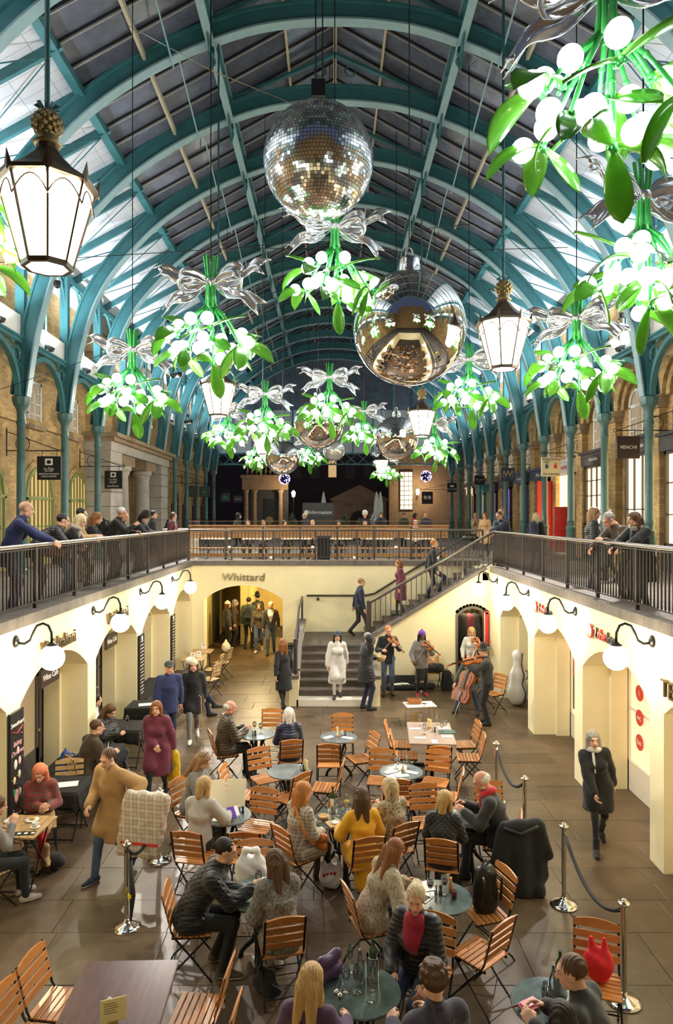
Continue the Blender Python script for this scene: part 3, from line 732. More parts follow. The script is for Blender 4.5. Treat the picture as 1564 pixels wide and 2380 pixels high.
def ribbon(path, wid, nrm=(0,1,0), t=.012, wave=0.0, notch=False):
    """a strip of ribbon along path, wid wide along nrm, with a rippled cross-section"""
    m = MB(); ws = wid if hasattr(wid,'__len__') else [wid]*len(path); K = 4; Q = []; W2 = []
    for i in range(len(path)-1):
        p0, p1, p2, p3 = (Vector(path[j]) for j in (max(i-1,0), i, i+1, min(i+2,len(path)-1)))
        for k in range(K):
            t_ = k/K; Q.append(.5*((2*p1)+(p2-p0)*t_+(2*p0-5*p1+4*p2-p3)*t_**2+(3*p1-p0-3*p2+p3)*t_**3)); W2.append(ws[i]+(ws[i+1]-ws[i])*t_)
    Q.append(Vector(path[-1])); W2.append(ws[-1]); P, wid = Q, W2; n = len(P); nv = Vector(nrm); up, dn = [], []; US = [-1+2*q/10 for q in range(11)]
    for i in range(n):
        tt = (P[min(i+1,n-1)]-P[max(i-1,0)]).normalized(); w = wid if not hasattr(wid,'__len__') else wid[i]
        side = (nv-tt*nv.dot(tt)).normalized(); nn = tt.cross(side)
        r1, r2 = [], []
        for u in US:
            p = P[i]+side*(w/2*u)+nn*(wave*math.cos(u*4.5+i*.22)*1.6)
            if notch and i == n-1: p = p+tt*(abs(u)-.5)*wid_end(w)
            r1.append(tuple(p+nn*t/2)); r2.append(tuple(p-nn*t/2))
        up.append(r1); dn.append(r2)
    m.sheet(up); m.sheet(dn)
    for i in range(n-1):
        for e in (0,10): m.add([up[i][e],up[i+1][e],dn[i+1][e],dn[i][e]],[(0,1,2,3)])
    for i in (0,n-1): 
        for e in range(10): m.add([up[i][e],up[i][e+1],dn[i][e+1],dn[i][e]],[(0,1,2,3)])
    return m
def wid_end(w): return w*.7
def make_bunch():
    rg = random.Random(11)
    o = empty('mistletoe_light', (0,0,0), 0, 'x', 'hanging light', 'giant lit mistletoe bunches hanging in the hall')
    for s in (-1,1):
        lp = [(s*.05,0,0),(s*.2,-.05,.10),(s*.38,-.08,.14),(s*.46,-.03,.05),(s*.40,.05,-.05),(s*.2,.05,-.05),(s*.05,0,0)]
        ribbon(lp,[.10,.2,.25,.25,.25,.2,.10],(0,.5,1),wave=.018).build('bow_loop', SILVERG, o, True)
        for dz, ln, ph in ((.10,.78,0),(-.20,.70,1.6)):
            tp = [(s*(.05+(ln-.05)*t), .06*math.sin(5*t+ph), dz*2.2*t*(1.2-.5*t)+.06*math.sin(9*t+ph)*t) for t in [i/9 for i in range(10)]]
            ribbon(tp,[.08]+[.13+.015*i for i in range(9)],(0,.45,1),wave=.015,notch=True).build('bow_tail', SILVERG, o, True)
    MB().sphere((0,0,0),.085,12,8,sq=(1,1.0,.9)).build('bow_knot', SILVERG, o, True)
    st = MB()
    for i in range(7):
        a = 2*PI*i/7; r0 = .05
        st.tube([(r0*1.9*math.cos(a), r0*1.9*math.sin(a), .34+.05*rg.random()),(r0*math.cos(a), r0*math.sin(a), 0),(r0*1.1*math.cos(a), r0*1.1*math.sin(a), -.2),(r0*1.5*math.cos(a), r0*1.5*math.sin(a), -.38)],.021,6)
    st.build('stem_bundle', STEM, o, True)
    nodes = [(.0,.0,-.62),(.30,.05,-.50),(-.30,-.08,-.48),(.10,-.32,-.55),(-.08,.33,-.52),(.48,-.15,-.78),(-.47,.14,-.80),(.22,.30,-.82),(-.22,-.33,-.85),(.05,-.05,-1.0),(.38,.28,-.62),(-.40,-.30,-.62)]
    for i, p in enumerate(nodes):
        p = (p[0], p[1], p[2]-.20); P = Vector(p); out = Vector((p[0],p[1],0)); a = math.atan2(p[1], p[0]) if out.length > .05 else i*2.1
        b = MB(); s0 = Vector((math.cos(a)*.05, math.sin(a)*.05, -.34)); mid = s0.lerp(P,.5)+Vector((0,0,.05))
        b.tube([s0, mid, P],[.024,.020,.018],6); b.sphere(mid,.028,6,5); b.sphere(P,.036,8,6)
        for q in range(5): b.sphere(P+Vector((rg.uniform(-.035,.035),rg.uniform(-.035,.035),rg.uniform(-.045,.01))),.02,6,4)
        b.build('branch', STEM, o, True)
        for q in range(2 if i not in (5,6,9) else 3):
            an = a+(q-.5)*rg.uniform(1.5,2.4); el = rg.uniform(-.55,.6) if q < 2 else -1.1
            l = link('leaf', LEAVES[rg.randrange(3)], None, o, P)
            l.rotation_euler = (el, rg.uniform(-.7,.7), an-PI/2); sc = rg.uniform(.85,1.2); l.scale = (sc,sc,sc)
        for q in range(1 if i % 2 else 2):
            an = a+rg.uniform(-.5,.5)+q*2.2; d = Vector((math.cos(an)*.15, math.sin(an)*.15, rg.uniform(-.14,.10)))
            link('berry', BERRY, None, o, P+d)
    lamp('light', o, (0,0,-.92), L_BUNCH, (.86,.93,1.0), .33)
    return o
ROOFZ = lambda x: Z(zr(x-XC))+.02
bunch0 = make_bunch()
BUN = [ # bow centre in the photo, depth, turn, size, where it hangs
 (1410,-30,5.0,25,1.0,'nearest and largest lit mistletoe bunch, top right corner'),
 (1495,455,7.4,-20,1.0,'lit mistletoe bunch at the right edge below the largest one'),
 (-60,330,6.4,60,1.0,'lit mistletoe bunch cut off by the left edge beside the big lantern'),
 (490,655,10.0,8,1.0,'lit mistletoe bunch on the left with wide bow above the middle lantern'),
 (778,526,10.9,-6,1.0,'lit mistletoe bunch hanging just below the mirror-tiled disco ball'),
 (308,812,13.0,0,1.0,'leftmost whole lit mistletoe bunch in front of the stone cornice'),
 (1340,738,11.4,35,1.0,'lit mistletoe bunch right of the right-hand lantern by the columns'),
 (1090,835,16.5,15,1.0,'lit mistletoe bunch below right of the big mirror ball'),
 (766,876,18.6,0,1.0,'lit mistletoe bunch hanging over the middle of the hall'),
 (616,915,19.5,-10,1.0,'lit mistletoe bunch right of the middle left lantern'),
 (528,955,24.0,30,1.0,'lit mistletoe bunch low behind the left columns'),
 (846,955,26.0,5,1.0,'lit mistletoe bunch right of the centre in front of small mirror balls'),
 (1010,985,23.5,-25,1.0,'lit mistletoe bunch low by the far right columns'),
 (716,1018,32.0,10,1.0,'small far lit mistletoe bunch left of the glass ball'),
 (600,1020,31.0,70,1.0,'small far lit mistletoe bunch under the left lanterns'),
 (896,1062,38.0,0,1.0,'smallest and farthest lit mistletoe bunch below the far lantern'),
]
for i, (px, py, d, a, s, lb) in enumerate(BUN):
    p = at(px, py, d)
    o = bunch0 if i == 0 else copy_tree(bunch0)
    o.location = p; o.rotation_euler = (0,0,R(-a)); o['label'] = lb
    for c in o.children:
        if c.type == 'LIGHT' and d < 8: c.data = c.data.copy(); c.data.energy = L_BUNCH*.22
    MB().tube([(0,0,.3),(0,0,max(1,ROOFZ(p[0])-p[2]))],.009,5).build('cable', BLACK, o)
# ---------------------------------------------------------------- mirror balls
def ball(px, py, d, dia_px, label, cap=True, mt=None):
    p = at(px, py, d); r = dia_px*d/FPX/2
    o = empty('mirror_ball', p, 0, label, 'bauble', 'giant mirror baubles')
    MB().sphere((0,0,0), r, 64, 40).build('sphere', mt or MIRROR, o, True)
    MB().lathe([(.001,-r-.05),(.02,-r-.04),(.03,-r+.01)],10).build('bottom_knob', CHROME, o, True)
    if cap:
        MB().lathe([(r*.20,r*.93),(r*.21,r*.97),(r*.19,r*.99),(r*.19,r*1.2),(r*.17,r*1.24),(.001,r*1.25)],20).build('cap', CHROME, o, True, auto=35)
        MB().tube([(r*.06*math.cos(t),0,r*1.32+r*.12*math.sin(t)) for t in [2*PI*i/14 for i in range(14)]],.012,6,True).build('loop', CHROME, o, True)
    MB().tube([(0,0,r*1.4),(0,0,ROOFZ(p[0])-p[2])],.01,5).build('cable', BLACK, o)
    return o
ball(951, 764, 11.0, 262, 'large plain mirror ball with silver cap right of the centre')
ball(740, 985, 21.0, 116, 'mirror ball half hidden behind the middle mistletoe bunch')
ball(921, 1018, 20.5, 100, 'mirror ball behind the small right-hand lantern')
ball(657, 1064, 24.0, 80, 'mirror ball behind the small left lantern at the far end')
ball(776, 1047, 30.0, 50, 'small clear glass ball hanging at the centre of the far end', mt=mat('pale_glass_ball', (.85,.83,.82), .03, metal=.7))
def disco():
    p = at(740, 376, 10.0); r = .80
    o = empty('disco_ball', p, 0, 'big disco ball covered in tiny square mirror tiles', 'disco ball')
    MB().sphere((0,0,0), r-.012, 48, 32).build('core', mat('dark_core', (.05,.05,.05), .4), o, True)
    rg = random.Random(5); m = MB(); NR = 52
    for i in range(NR):
        t0, t1 = PI*i/NR, PI*(i+1)/NR; tm = (t0+t1)/2; n = max(4, round(2*NR*math.sin(tm)))
        for j in range(n):
            a0, a1 = 2*PI*(j+.06)/n, 2*PI*(j+.94)/n
            tl = Vector((rg.gauss(0,.03), rg.gauss(0,.03), rg.gauss(0,.03)))
            c = Vector((math.sin(tm)*math.cos((a0+a1)/2), math.sin(tm)*math.sin((a0+a1)/2), math.cos(tm))); q = []
            for (t, a) in ((t0+.004,a0),(t0+.004,a1),(t1-.004,a1),(t1-.004,a0)):
                v = Vector((math.sin(t)*math.cos(a), math.sin(t)*math.sin(a), math.cos(t)))
                q.append(tuple(v*r+c*((v-c).dot(tl)*r)))
            m.add(q, [(0,1,2,3)])
    k = m.build('mirror_tiles', mat('disco_mirror', (.95,.94,.95), .14, metal=1), o, fix=False); k['kind'] = 'stuff'
    MB().b2(-.1,.1,-.08,.08,r+.12,r+.36).build('motor', NEARBLK, o)
    MB().lathe([(.05,r),(.05,r+.06),(.02,r+.08),(.02,r+.12)],10).build('swivel', CHROME, o, True)
    MB().lathe([(.001,-r-.06),(.018,-r-.05),(.03,-r+.005)],10).build('bottom_stud', CHROME, o, True)
    MB().tube([(.06,0,r+.36),(.06,0,5.0)],.01,5).build('cable', BLACK, o); MB().tube([(-.04,0,r+.36),(-.04,0,5.0)],.01,5).build('cable', BLACK, o)
disco()
# ---------------------------------------------------------------- lanterns
def make_lantern():
    o = empty('lantern', (0,0,0), 0, 'x', 'lantern', 'bronze octagonal lanterns with pineapple finials')
    n = 8; r0, r1, h = .19, .37, .66
    P = lambda r, i, z: (r*math.cos(2*PI*(i+.5)/n), r*math.sin(2*PI*(i+.5)/n), z)
    for i in range(n):
        MB().add([P(r0,i,.02),P(r0,i+1,.02),P(r1,i+1,h),P(r1,i,h)],[(0,1,2,3)]).build('glass_panel', LPAN, o)
        b = MB(); b.tube([P(r0+.012,i,0),P(r1+.012,i,h)],.013,5); b.build('corner_bar', BRONZE, o)
        q = MB(); a, c = Vector(P(r1+.004,i,h)), Vector(P(r1+.004,i+1,h)); dn = Vector((0,0,-1))
        q.tube([tuple(a.lerp(c,t)*(1-.0)+dn*(.16*(abs(2*t-1))**2+.03)) for t in [k/8 for k in range(9)]],.008,4); q.build('arch_bar', BRONZE, o)
        f = MB(); t = Vector(P(r1+.05,i,h)); f.add([tuple(t+Vector((0,0,-.03))),tuple(t*1.02+Vector((0,0,.14))),tuple(Vector(P(r1+.01,i,h+.05))),tuple(Vector(P(r1+.045,i+.12,h+.03))),tuple(Vector(P(r1+.045,i-.12,h+.03)))],[(0,3,1),(0,1,4),(3,2,1),(1,2,4),(0,4,2,3)]); f.build('corner_leaf', BRONZE, o)
    MB().lathe([(.17,-.02),(.21,-.02),(.215,.02),(.20,.03)],n,M=Matrix.Rotation(PI/n,4,'Z'),caps=False).build('bottom_rim', BRONZE, o)
    MB().lathe([(.001,-.01),(.18,-.01)],n,M=Matrix.Rotation(PI/n,4,'Z')).build('bottom_glass', LPAN, o)
    MB().lathe([(r1+.01,h-.01),(r1+.05,h),(r1+.055,h+.03),(r1+.0,h+.06),(.27,h+.13),(.15,h+.25),(.09,h+.33),(.09,h+.36)],n,M=Matrix.Rotation(PI/n,4,'Z')).build('roof', BRONZE, o)
    MB().lathe([(.10,h+.36),(.12,h+.38),(.08,h+.41),(.09,h+.44)],12).build('collar', PINE, o, True)
    pm = MB()
    for k in range(7):
        z = h+.46+.028*k; rr = .095*math.sin(PI*(k+1.3)/8.6)+.012
        for j in range(9):
            a = 2*PI*(j+.5*(k % 2))/9; pm.sphere((rr*math.cos(a), rr*math.sin(a), z),.032,5,4)
    pm.lathe([(.06,h+.44),(.10,h+.52),(.09,h+.6),(.04,h+.66)],12); pm.build('pineapple', PINE, o)
    lf = MB()
    for j in range(9):
        a = 2*PI*j/9; lf.add([(.02*math.cos(a-.5),.02*math.sin(a-.5),h+.65),(.02*math.cos(a+.5),.02*math.sin(a+.5),h+.65),(.11*math.cos(a),.11*math.sin(a),h+.69),(.07*math.cos(a),.07*math.sin(a),h+.72)],[(0,1,2),(0,2,3),(1,3,2)])
    lf.build('pineapple_crown', TEAL, o)
    return o
LPAN = mat('lit_lantern_pane', (1,1,1), .3, emit=11.0, ecol=(1.0,.87,.66))
lan0 = make_lantern()
LAN = [(110,-1,5.85,'-','big bronze lantern glowing at the upper left'),(1170,1,10.4,'','bronze lantern glowing right of the large mirror ball'),
       (508,-1,15.3,'','bronze lantern glowing below the left mistletoe bunch'),(980,1,19.2,'','bronze lantern near the right columns beyond the large mirror ball'),
       (611,-1,25.0,'','small lantern among the left mistletoe bunches'),(916,1,27.4,'','small lantern in front of the right mirror ball'),
       (660,-1,35.0,'','tiny lantern in front of the far left mirror ball'),(886,1,36.0,'','tiny lantern above the farthest mistletoe bunch')]
for i, (px, s, d, _, lb) in enumerate(LAN):
    x = (px-VPX)*d/FPX; z = 6.72 if i == 0 else 6.83
    o = lan0 if i == 0 else copy_tree(lan0)
    o.location = (x, d, z); o['label'] = lb
    MB().tube([(0,0,1.34),(0,0,ROOFZ(x)-z)],.022,6).build('rod', TEAL, o)
# ---------------------------------------------------------------- wall globes of the court
GLOB = mat('lit_opal_glass', (1,1,1), .25, emit=20.0, ecol=(1.0,.87,.58))
GL_M = MB().sphere((0,0,0),.165,24,16).mesh('globe', GLOB, True)
def wall_globe(side, y, label):
    s = 1 if side == 'left' else -1
    o = empty('wall_lamp', (XL if s > 0 else XR, y, 2.93), 0, label, 'wall lamp', 'opal globe lamps on the court walls')
    MB().lathe([(.07,0),(.085,.01),(.06,.03),(.025,.05)],14,M=Matrix.Rotation(PI/2*s,4,'Y')).build('wall_plate', BLACK, o, True)
    pts = [(.03,-.02),(.12,-.03),(.2,.02),(.24,.12),(.29,.21),(.37,.24),(.44,.21),(.48,.12),(.485,.0)]
    MB().tube([(s*a,0,b) for a,b in pts],.018,8).build('swan_neck', BLACK, o, True)
    MB().lathe([(.075,0),(.08,.02),(.05,.03),(.02,.06)],14,(s*.485,0,-.06)).build('gallery', BLACK, o, True)
    link('globe', GL_M, None, o, (s*.485,0,-.215))
    return o
for i, y in enumerate((9.15,12.13,15.12,18.15)): wall_globe('left', y, f'opal globe wall lamp, {ordinal(i)} from the front on the left cream wall')
for i, y in enumerate((9.15,12.03,14.9,17.7)): wall_globe('right', y, f'opal globe wall lamp, {ordinal(i)} from the front on the right cream wall')
for s in ('left','right'): wall_globe(s, 6.15, f'opal globe wall lamp nearest the camera on the {s} cream wall')
# ---------------------------------------------------------------- stage spotlights clipped to the ribs, added floodlights and spotlights, security camera
def spot(px, py, d, a, label, aim=(0,10,0)):
    o = empty('spotlight', at(px,py,d), a, label, 'spotlight', 'black stage spotlights on the roof ribs')
    MB().tube([(0,-.16,0),(0,.16,0)],.09,14).build('housing', NEARBLK, o, True, auto=40)
    MB().tube([(0,-.22,0),(0,-.16,0)],[.10,.09],14).build('lens_hood', NEARBLK, o, True)
    MB().tube([(-.12,0,0),(-.12,0,.2),(0,0,.25),(.12,0,.2),(.12,0,0)],.015,5).build('yoke', NEARBLK, o)
    MB().box((0,0,.30),(.08,.08,.12)).build('clamp', NEARBLK, o)
    l = bpy.data.lights.new('light','SPOT'); l.energy = L_SPOT; l.color = (1,.93,.84); l.spot_size = R(95); l.spot_blend = 1; l.shadow_soft_size = .09
    k = bpy.data.objects.new('light', l); COL.objects.link(k); k.parent = o; k.location = (0,0,-.12); tgt = Vector(aim)-o.location
    k.rotation_euler = (Matrix.Rotation(R(a),3,'Z') @ tgt).to_track_quat('-Z','Y').to_euler()
    return o
def added_uplight(x, y, z, label):  # floodlight fixtures added along the ledges to brighten the roof
    s = 1 if x < 0 else -1
    o = empty('floodlight', (x, y, z), 0, label, 'floodlight', 'small added floodlights on the parapet ledges')
    MB().box((0,0,.09),(.16,.2,.12),(0,R(s*25),0)).build('housing', NEARBLK, o); MB().box((0,0,.01),(.05,.14,.03)).build('bracket', NEARBLK, o)
    MB().box((s*.035,0,.155),(.13,.17,.008),(0,R(s*25),0)).build('lens', mat('lit_lens',(1,1,1),.3,emit=3,sampled=False), o)
    l = bpy.data.lights.new('light','SPOT'); l.energy = L_UP*4; l.color = (.88,.94,1.0); l.spot_size = R(150); l.spot_blend = .8; l.shadow_soft_size = .12
    k = bpy.data.objects.new('light', l); COL.objects.link(k); k.parent = o; k.location = (s*.09,0,.2); k.rotation_euler = (PI,R(s*-28),0)
for i, y in enumerate([4.8+2.98*q for q in range(15)]):
    added_uplight(CLX+.16, y, Z(H1+.05), f'added small black floodlight on the left parapet ledge, {ordinal(i)} from the front')
    added_uplight(CRX-.16, y, Z(H1+.05), f'added small black floodlight on the right parapet ledge, {ordinal(i)} from the front')
spot(1445,760,17.5,60,'large black spotlight on the right rib above the parapet'); spot(1478,735,17.8,20,'black spotlight nearest the right edge on the same rib')
spot(390,765,24,-60,'black spotlight clamped above the stone cornice',(0,18,0)); spot(382,932,26,-80,'black spotlight beside the stone portico arch'); spot(436,980,33,-70,'black spotlight on the left ribs by the far columns',(0,24,3))
spot(1262,890,25,60,'added black spotlight on the right ribs aimed at the left gallery',(-8,19,5.5)); spot(408,872,25,-60,'added black spotlight on the left ribs aimed at the right gallery',(9,21,5.5))  # two extra spotlights added to light the opposite galleries
for x, lb in ((-7.7,'added black spotlight on the left rib above the camera'),(7.9,'added black spotlight on the right rib above the camera')):  # out-of-view spotlights added to light the galleries
    o = spot(770+x*160,599,10,0,lb,(-x*1.05,15,5.2))
o = empty('security_camera', at(133,663,17.9), 0, 'small dark dome security camera under the left rib', 'camera')
MB().lathe([(.06,.12),(.09,.1),(.09,0)],12).build('mount', BLACK, o, True); MB().sphere((0,0,0),.085,12,8).build('dome', PANE, o, True)
# thin cables strung across
for i, (a, b, lb) in enumerate(((at(0,610,14),at(1100,520,14),'thin dark cable strung under the ribs behind the disco ball'),(at(0,905,16),at(870,590,16),'thin dark cable sloping up from the left wall'),(at(690,245,12),at(300,60,12),'pale cable stretched up left from the disco ball motor'),(at(560,575,15),at(1320,575,15),'thin level cable at the height of the mirror ball cap'))):
    prop(MB().tube([a, tuple((Vector(a)+Vector(b))/2-Vector((0,0,.1))), b],.008,4).build('cable', BLACK if i != 2 else CHROME), lb, 'cable')
# ================================================================ tables, chairs and what stands on them
def bevel_mesh(me, w, seg=1):
    bm = bmesh.new(); bm.from_mesh(me); bmesh.ops.bevel(bm, geom=list(bm.edges), offset=w, segments=seg, affect='EDGES'); bm.to_mesh(me); bm.free(); return me
def make_chair(wood, iron, name='bistro_chair'):
    o = empty(name, (0,0,0), 0, 'x', 'chair', 'slatted folding chairs of the court cafe')
    sl = bevel_mesh(MB().b2(-.20,.20,-.024,.024,0,.018).mesh('seat_slat', wood), .004)
    for i in range(7): link('seat_slat', sl, None, o, (0,-.165+.056*i,.44+.004*(1 if i in (0,6) else 0)))
    tl = R(14)
    bk = bevel_mesh(MB().b2(-.205,.205,-.009,.009,-.032,.032).mesh('back_slat', wood), .004)
    for i in range(3): link('back_slat', bk, None, o, (0,-.205-.085*i*math.sin(tl),.575+.083*i), (tl,0,0))
    tp = [(-.205,-.03),(.205,-.03)]+[(.205-.41*t, .022+.032*math.sin(PI*t)) for t in [k/10 for k in range(11)]]
    MB().prism(tp,-.009,.009,'y').build('top_slat', wood, o, loc=(0,-.205-.085*3*math.sin(tl)-.002,.575+.083*3+.004), rot=(tl,0,0))
    fr = MB()
    for s in (-1,1):
        fr.beam((s*.19,-.285,.86),(s*.19,-.19,.50),.010,.022,(1,0,0)); fr.tube([(s*.19,-.19,.50),(s*.195,-.14,.42),(s*.2,.0,.26),(s*.205,.16,.06),(s*.205,.21,.0)],.010,6)
    fr.tube([(-.2,.03,.23),(.2,.03,.23)],.006,5); fr.tube([(-.205,.19,.03),(.205,.19,.03)],.006,5)
    fr.build('back_frame', iron, o)
    sf = MB()
    for s in (-1,1): sf.tube([(s*.17,.18,.43),(s*.175,.08,.34),(s*.18,-.1,.16),(s*.185,-.22,.05),(s*.185,-.25,.0)],.010,6); sf.b2(s*.17-.006,s*.17+.006,-.19,.19,.415,.44)
    sf.tube([(-.18,-.2,.07),(.18,-.2,.07)],.006,5)
    sf.tube([(-.18,-.08,.19),(0,-.16,.11),(.18,-.08,.19)],.005,5)
    sf.build('seat_frame', iron, o)
    return o
chair_t = make_chair(TEAK, BLACK)
chair_p = make_chair(TEAK_L, BLACK, 'cafe_chair')
used = {}
CH = {}
def chair(key, x, y, a, label, src=None, z=0):
    src = src or chair_t
    o = src if src.name not in used else copy_tree(src)
    used[src.name] = 1
    o.location = (x, y, z); o.rotation_euler = (0,0,R(-a)); o['label'] = label
    CH[key] = (x, y, a, z)
    return o
def make_round_table(top):
    o = empty('marble_table', (0,0,0), 0, 'x', 'table', 'round marble bistro tables')
    MB().lathe([(.001,.70),(.30,.70),(.325,.705),(.33,.715),(.325,.725),(.001,.727)],40).build('table_top', top, o, True, auto=30)
    MB().lathe([(.001,.685),(.16,.685),(.16,.70),(.001,.70)],16).build('mount_plate', BLACK, o)
    for k in range(3):
        a = 2*PI*k/3+.5; c, s = math.cos(a), math.sin(a)
        pts = [(.13,.69),(.14,.62),(.09,.52),(.06,.42),(.05,.32),(.09,.22),(.17,.14),(.23,.07),(.25,.0)]
        l = MB(); l.tube([(c*r, s*r, z) for r, z in pts],[.028,.034,.026,.022,.022,.026,.026,.024,.03],6)
        l.tube([(c*r, s*r, z) for r, z in ((.05,.36),(.11,.40),(.15,.5),(.12,.6))],.012,5)
        l.build('leg', BLACK, o, True)
    MB().lathe([(.07,.28),(.08,.3),(.07,.32)],12).build('collar', BLACK, o, True)
    return o
tab_g = make_round_table(MARBLE); tab_b = make_round_table(MARBLE_B)
TB = {}
def rtable(key, px, py, label, src):
    x, y, _ = onz(px, py, .72)
    o = src if src.name not in used else copy_tree(src); used[src.name] = 1
    o.location = (x, y, 0); o['label'] = label; TB[key] = (x, y, .728)
rtable('t1',597,1706,'round marble table of the white-haired couple at the back left',tab_b)
rtable('t2',672,1793,'empty round blue-grey marble table with dark swirl, centre left',tab_b)
rtable('t3',787,1713,'round marble table set with napkins below the stair foot',tab_b)
rtable('t4',932,1793,'round marble table set with glasses, centre right',tab_b)
rtable('t6',525,1894,'round marble table under the two women reading a large menu',tab_b)
rtable('t7',788,1902,'round marble table crowded with glasses before the woman in yellow',tab_g)
rtable('t8',1093,1898,'round marble table of the man with the red scarf',tab_g)
rtable('t9',1022,2085,'round green marble table with two glasses of red wine',tab_g)
rtable('t10',604,2078,'round green marble table between the young man and the woman in grey fur',tab_g)
rtable('t11',838,2303,'round green marble table in front with ice bucket and many glasses',tab_g)
rtable('t12',1285,2335,'round marble table with pink purse at the lower right corner',tab_g)
def rect_table(x, y, w, l, a, top, label):
    o = empty('dining_table', (x,y,0), a, label, 'table')
    bevel_mesh(MB().b2(-w/2,w/2,-l/2,l/2,.70,.728).build('table_top', top, o).data, .006, 2)
    for s in (-1,1):
        MB().tube([(0,s*l*.3,.70),(0,s*l*.3,.05)],.035,8).build('leg', BLACK, o, True)
        MB().beam((-w*.35,s*l*.3,.03),(w*.35,s*l*.3,.03),.06,.05).build('foot', BLACK, o)
    return o
rect_table(1.77,12.3,.80,1.24,4,BROWNT,'long pale brown table set for four at the back'); TB['t5'] = (1.77,12.3,.728)
rect_table(-1.71,5.40,.80,1.2,-2,MAHOG,'dark polished wooden table at the lower left corner'); TB['t13'] = (-1.71,5.4,.728)
# chairs of the court: x, y, facing (0 = away from the camera, 90 = to the right)
def cseat(px, py): x, y, _ = onz(px, py, .45); return x, y
def cback(px, py, a, z=.70):
    x, y, _ = onz(px, py, z); return x+.22*math.sin(R(a)), y+.22*math.cos(R(a))
for key, (x, y), a, lb in (
 ('c1', cseat(524,1750), 68, 'teak chair under the man in the brown padded coat'),
 ('c2', cback(632,1669,180), 180, 'empty teak chair behind the white-haired couple'),
 ('c3', cback(677,1741,-12), -12, 'teak chair under the white-haired woman in navy'),
 ('c4', cseat(617,1810), 150, 'empty teak chair behind the swirled blue-grey table, turned to face it'),
 ('c5', (-1.36,10.25), 100, 'teak chair seen edge-on left of the swirled blue-grey table'),
 ('c6', cseat(597,1921), 197, 'empty teak chair beside the open menu, seat towards the front'),
 ('c7', cseat(672,1853), -48, 'teak chair at the near right of the swirled blue-grey table'),
 ('c8', cback(764,1751,0), 0, 'teak chair with its back to us below the napkin table'),
 ('c9', cseat(757,1830), -80, 'teak chair seen edge-on right of the swirled blue-grey table'),
 ('c10', cback(796,1680,180), 180, 'teak chair facing us behind the napkin table'),
 ('c11', cseat(838,1763), -112, 'teak chair turned left between the napkin table and the long table'),
 ('c12', cseat(884,1815), 188, 'teak chair facing us behind the centre right glass table'),
 ('c13', cseat(930,1730), 98, 'far chair on the left side of the long brown table'),
 ('c14', cseat(944,1755), 95, 'near chair on the left side of the long brown table'),
 ('c15', cseat(1078,1730), -95, 'far chair on the right side of the long brown table'),
 ('c16', cseat(1088,1760), -85, 'near chair on the right side of the long brown table'),
 ('c17', cback(1021,1756,0), 0, 'chair at the near end of the long brown table, back to us'),
 ('c18', cseat(1011,1818), 200, 'empty chair right of the centre right glass table, facing us'),
 ('c19', cseat(1033,1851), -78, 'edge-on empty chair right of the glass table, turned left'),
 ('c20', cback(923,1836,0), 0, 'chair with its back to us at the centre right glass table'),
 ('c22', cback(985,1853,170), 170, 'empty chair facing us between the two women with their backs to us'),
 ('c23', cback(1136,1846,180), 180, 'empty chair facing us behind the man with the red scarf'),
 ('c24', cback(419,1838,118), 118, 'teak chair of the woman with sunglasses in her hair'),
 ('c25', cback(437,1962,12), 12, 'teak chair behind the woman in the grey sweater'),
 ('c26', cback(568,1963,2), 2, 'empty teak chair with its back to us beyond the white carrier bag'),
 ('c27', cback(593,1990,180), 180, 'teak chair holding the white carrier bag on the table'),
 ('c28', (-1.40,6.98), 86, 'teak chair under the young man in the black jacket'),
 ('c29', cback(661,2167,-14), -14, 'teak chair under the woman in grey fur'),
 ('c30', (-.40,8.42), 50, 'teak chair under the woman in the checked coat'),
 ('c31', cback(856,1975,-15), -15, 'teak chair under the woman in the yellow coat'),
 ('c32', cback(939,1942,-30), -30, 'teak chair under the woman in the leopard top'),
 ('c33', cback(1026,1980,15), 15, 'teak chair under the woman in the black quilted jacket'),
 ('c33b', (2.12,8.72), -75, 'teak chair under the man with the red scarf'),
 ('c34', (1.60,7.22), -108, 'teak chair with a black backpack hung on it by the red wine table'),
 ('c35', (.42,7.0), 72, 'teak chair of the long-haired woman at the red wine table'),
 ('c36', cback(1008,2170,205), 205, 'teak chair behind the blonde woman in the red top'),
 ('c37', cseat(1114,2215), -42, 'empty teak chair standing free at the lower right'),
 ('c38', cback(1386,2188,200), 200, 'teak chair with a red carrier bag at the lower right post'),
 ('c39', (-2.30,5.85), 98, 'far chair on the left side of the dark wooden table'),
 ('c40', (-2.36,5.42), 98, 'near chair on the left side of the dark wooden table'),
 ('c41', (-1.12,5.78), -84, 'far chair on the right side of the dark wooden table'),
 ('c42', (-1.0,5.32), -84, 'near chair on the right side of the dark wooden table'),
 ('c43', (3.78,16.1), -125, 'empty teak chair beside the man in the felt hat'),
 ('c45', (3.34,16.45), 205, 'teak chair under the seated cellist'),
 ('c46', (-.17,4.98), 15, 'teak chair under the blonde woman in purple at the bottom edge'), ('c47', (.76,4.88), -22, 'teak chair under the man in the navy checked jacket'),
 ('c48', (1.92,4.98), -55, 'teak chair under the man in grey at the lower right'), ('c49', (1.58,4.62), -10, 'teak chair under the dark-haired woman at the bottom edge'),
 ('c44', (2.68,18.25), 180, 'teak chair loaded with black bags by the musicians'),
): chair(key, x, y, a, lb)
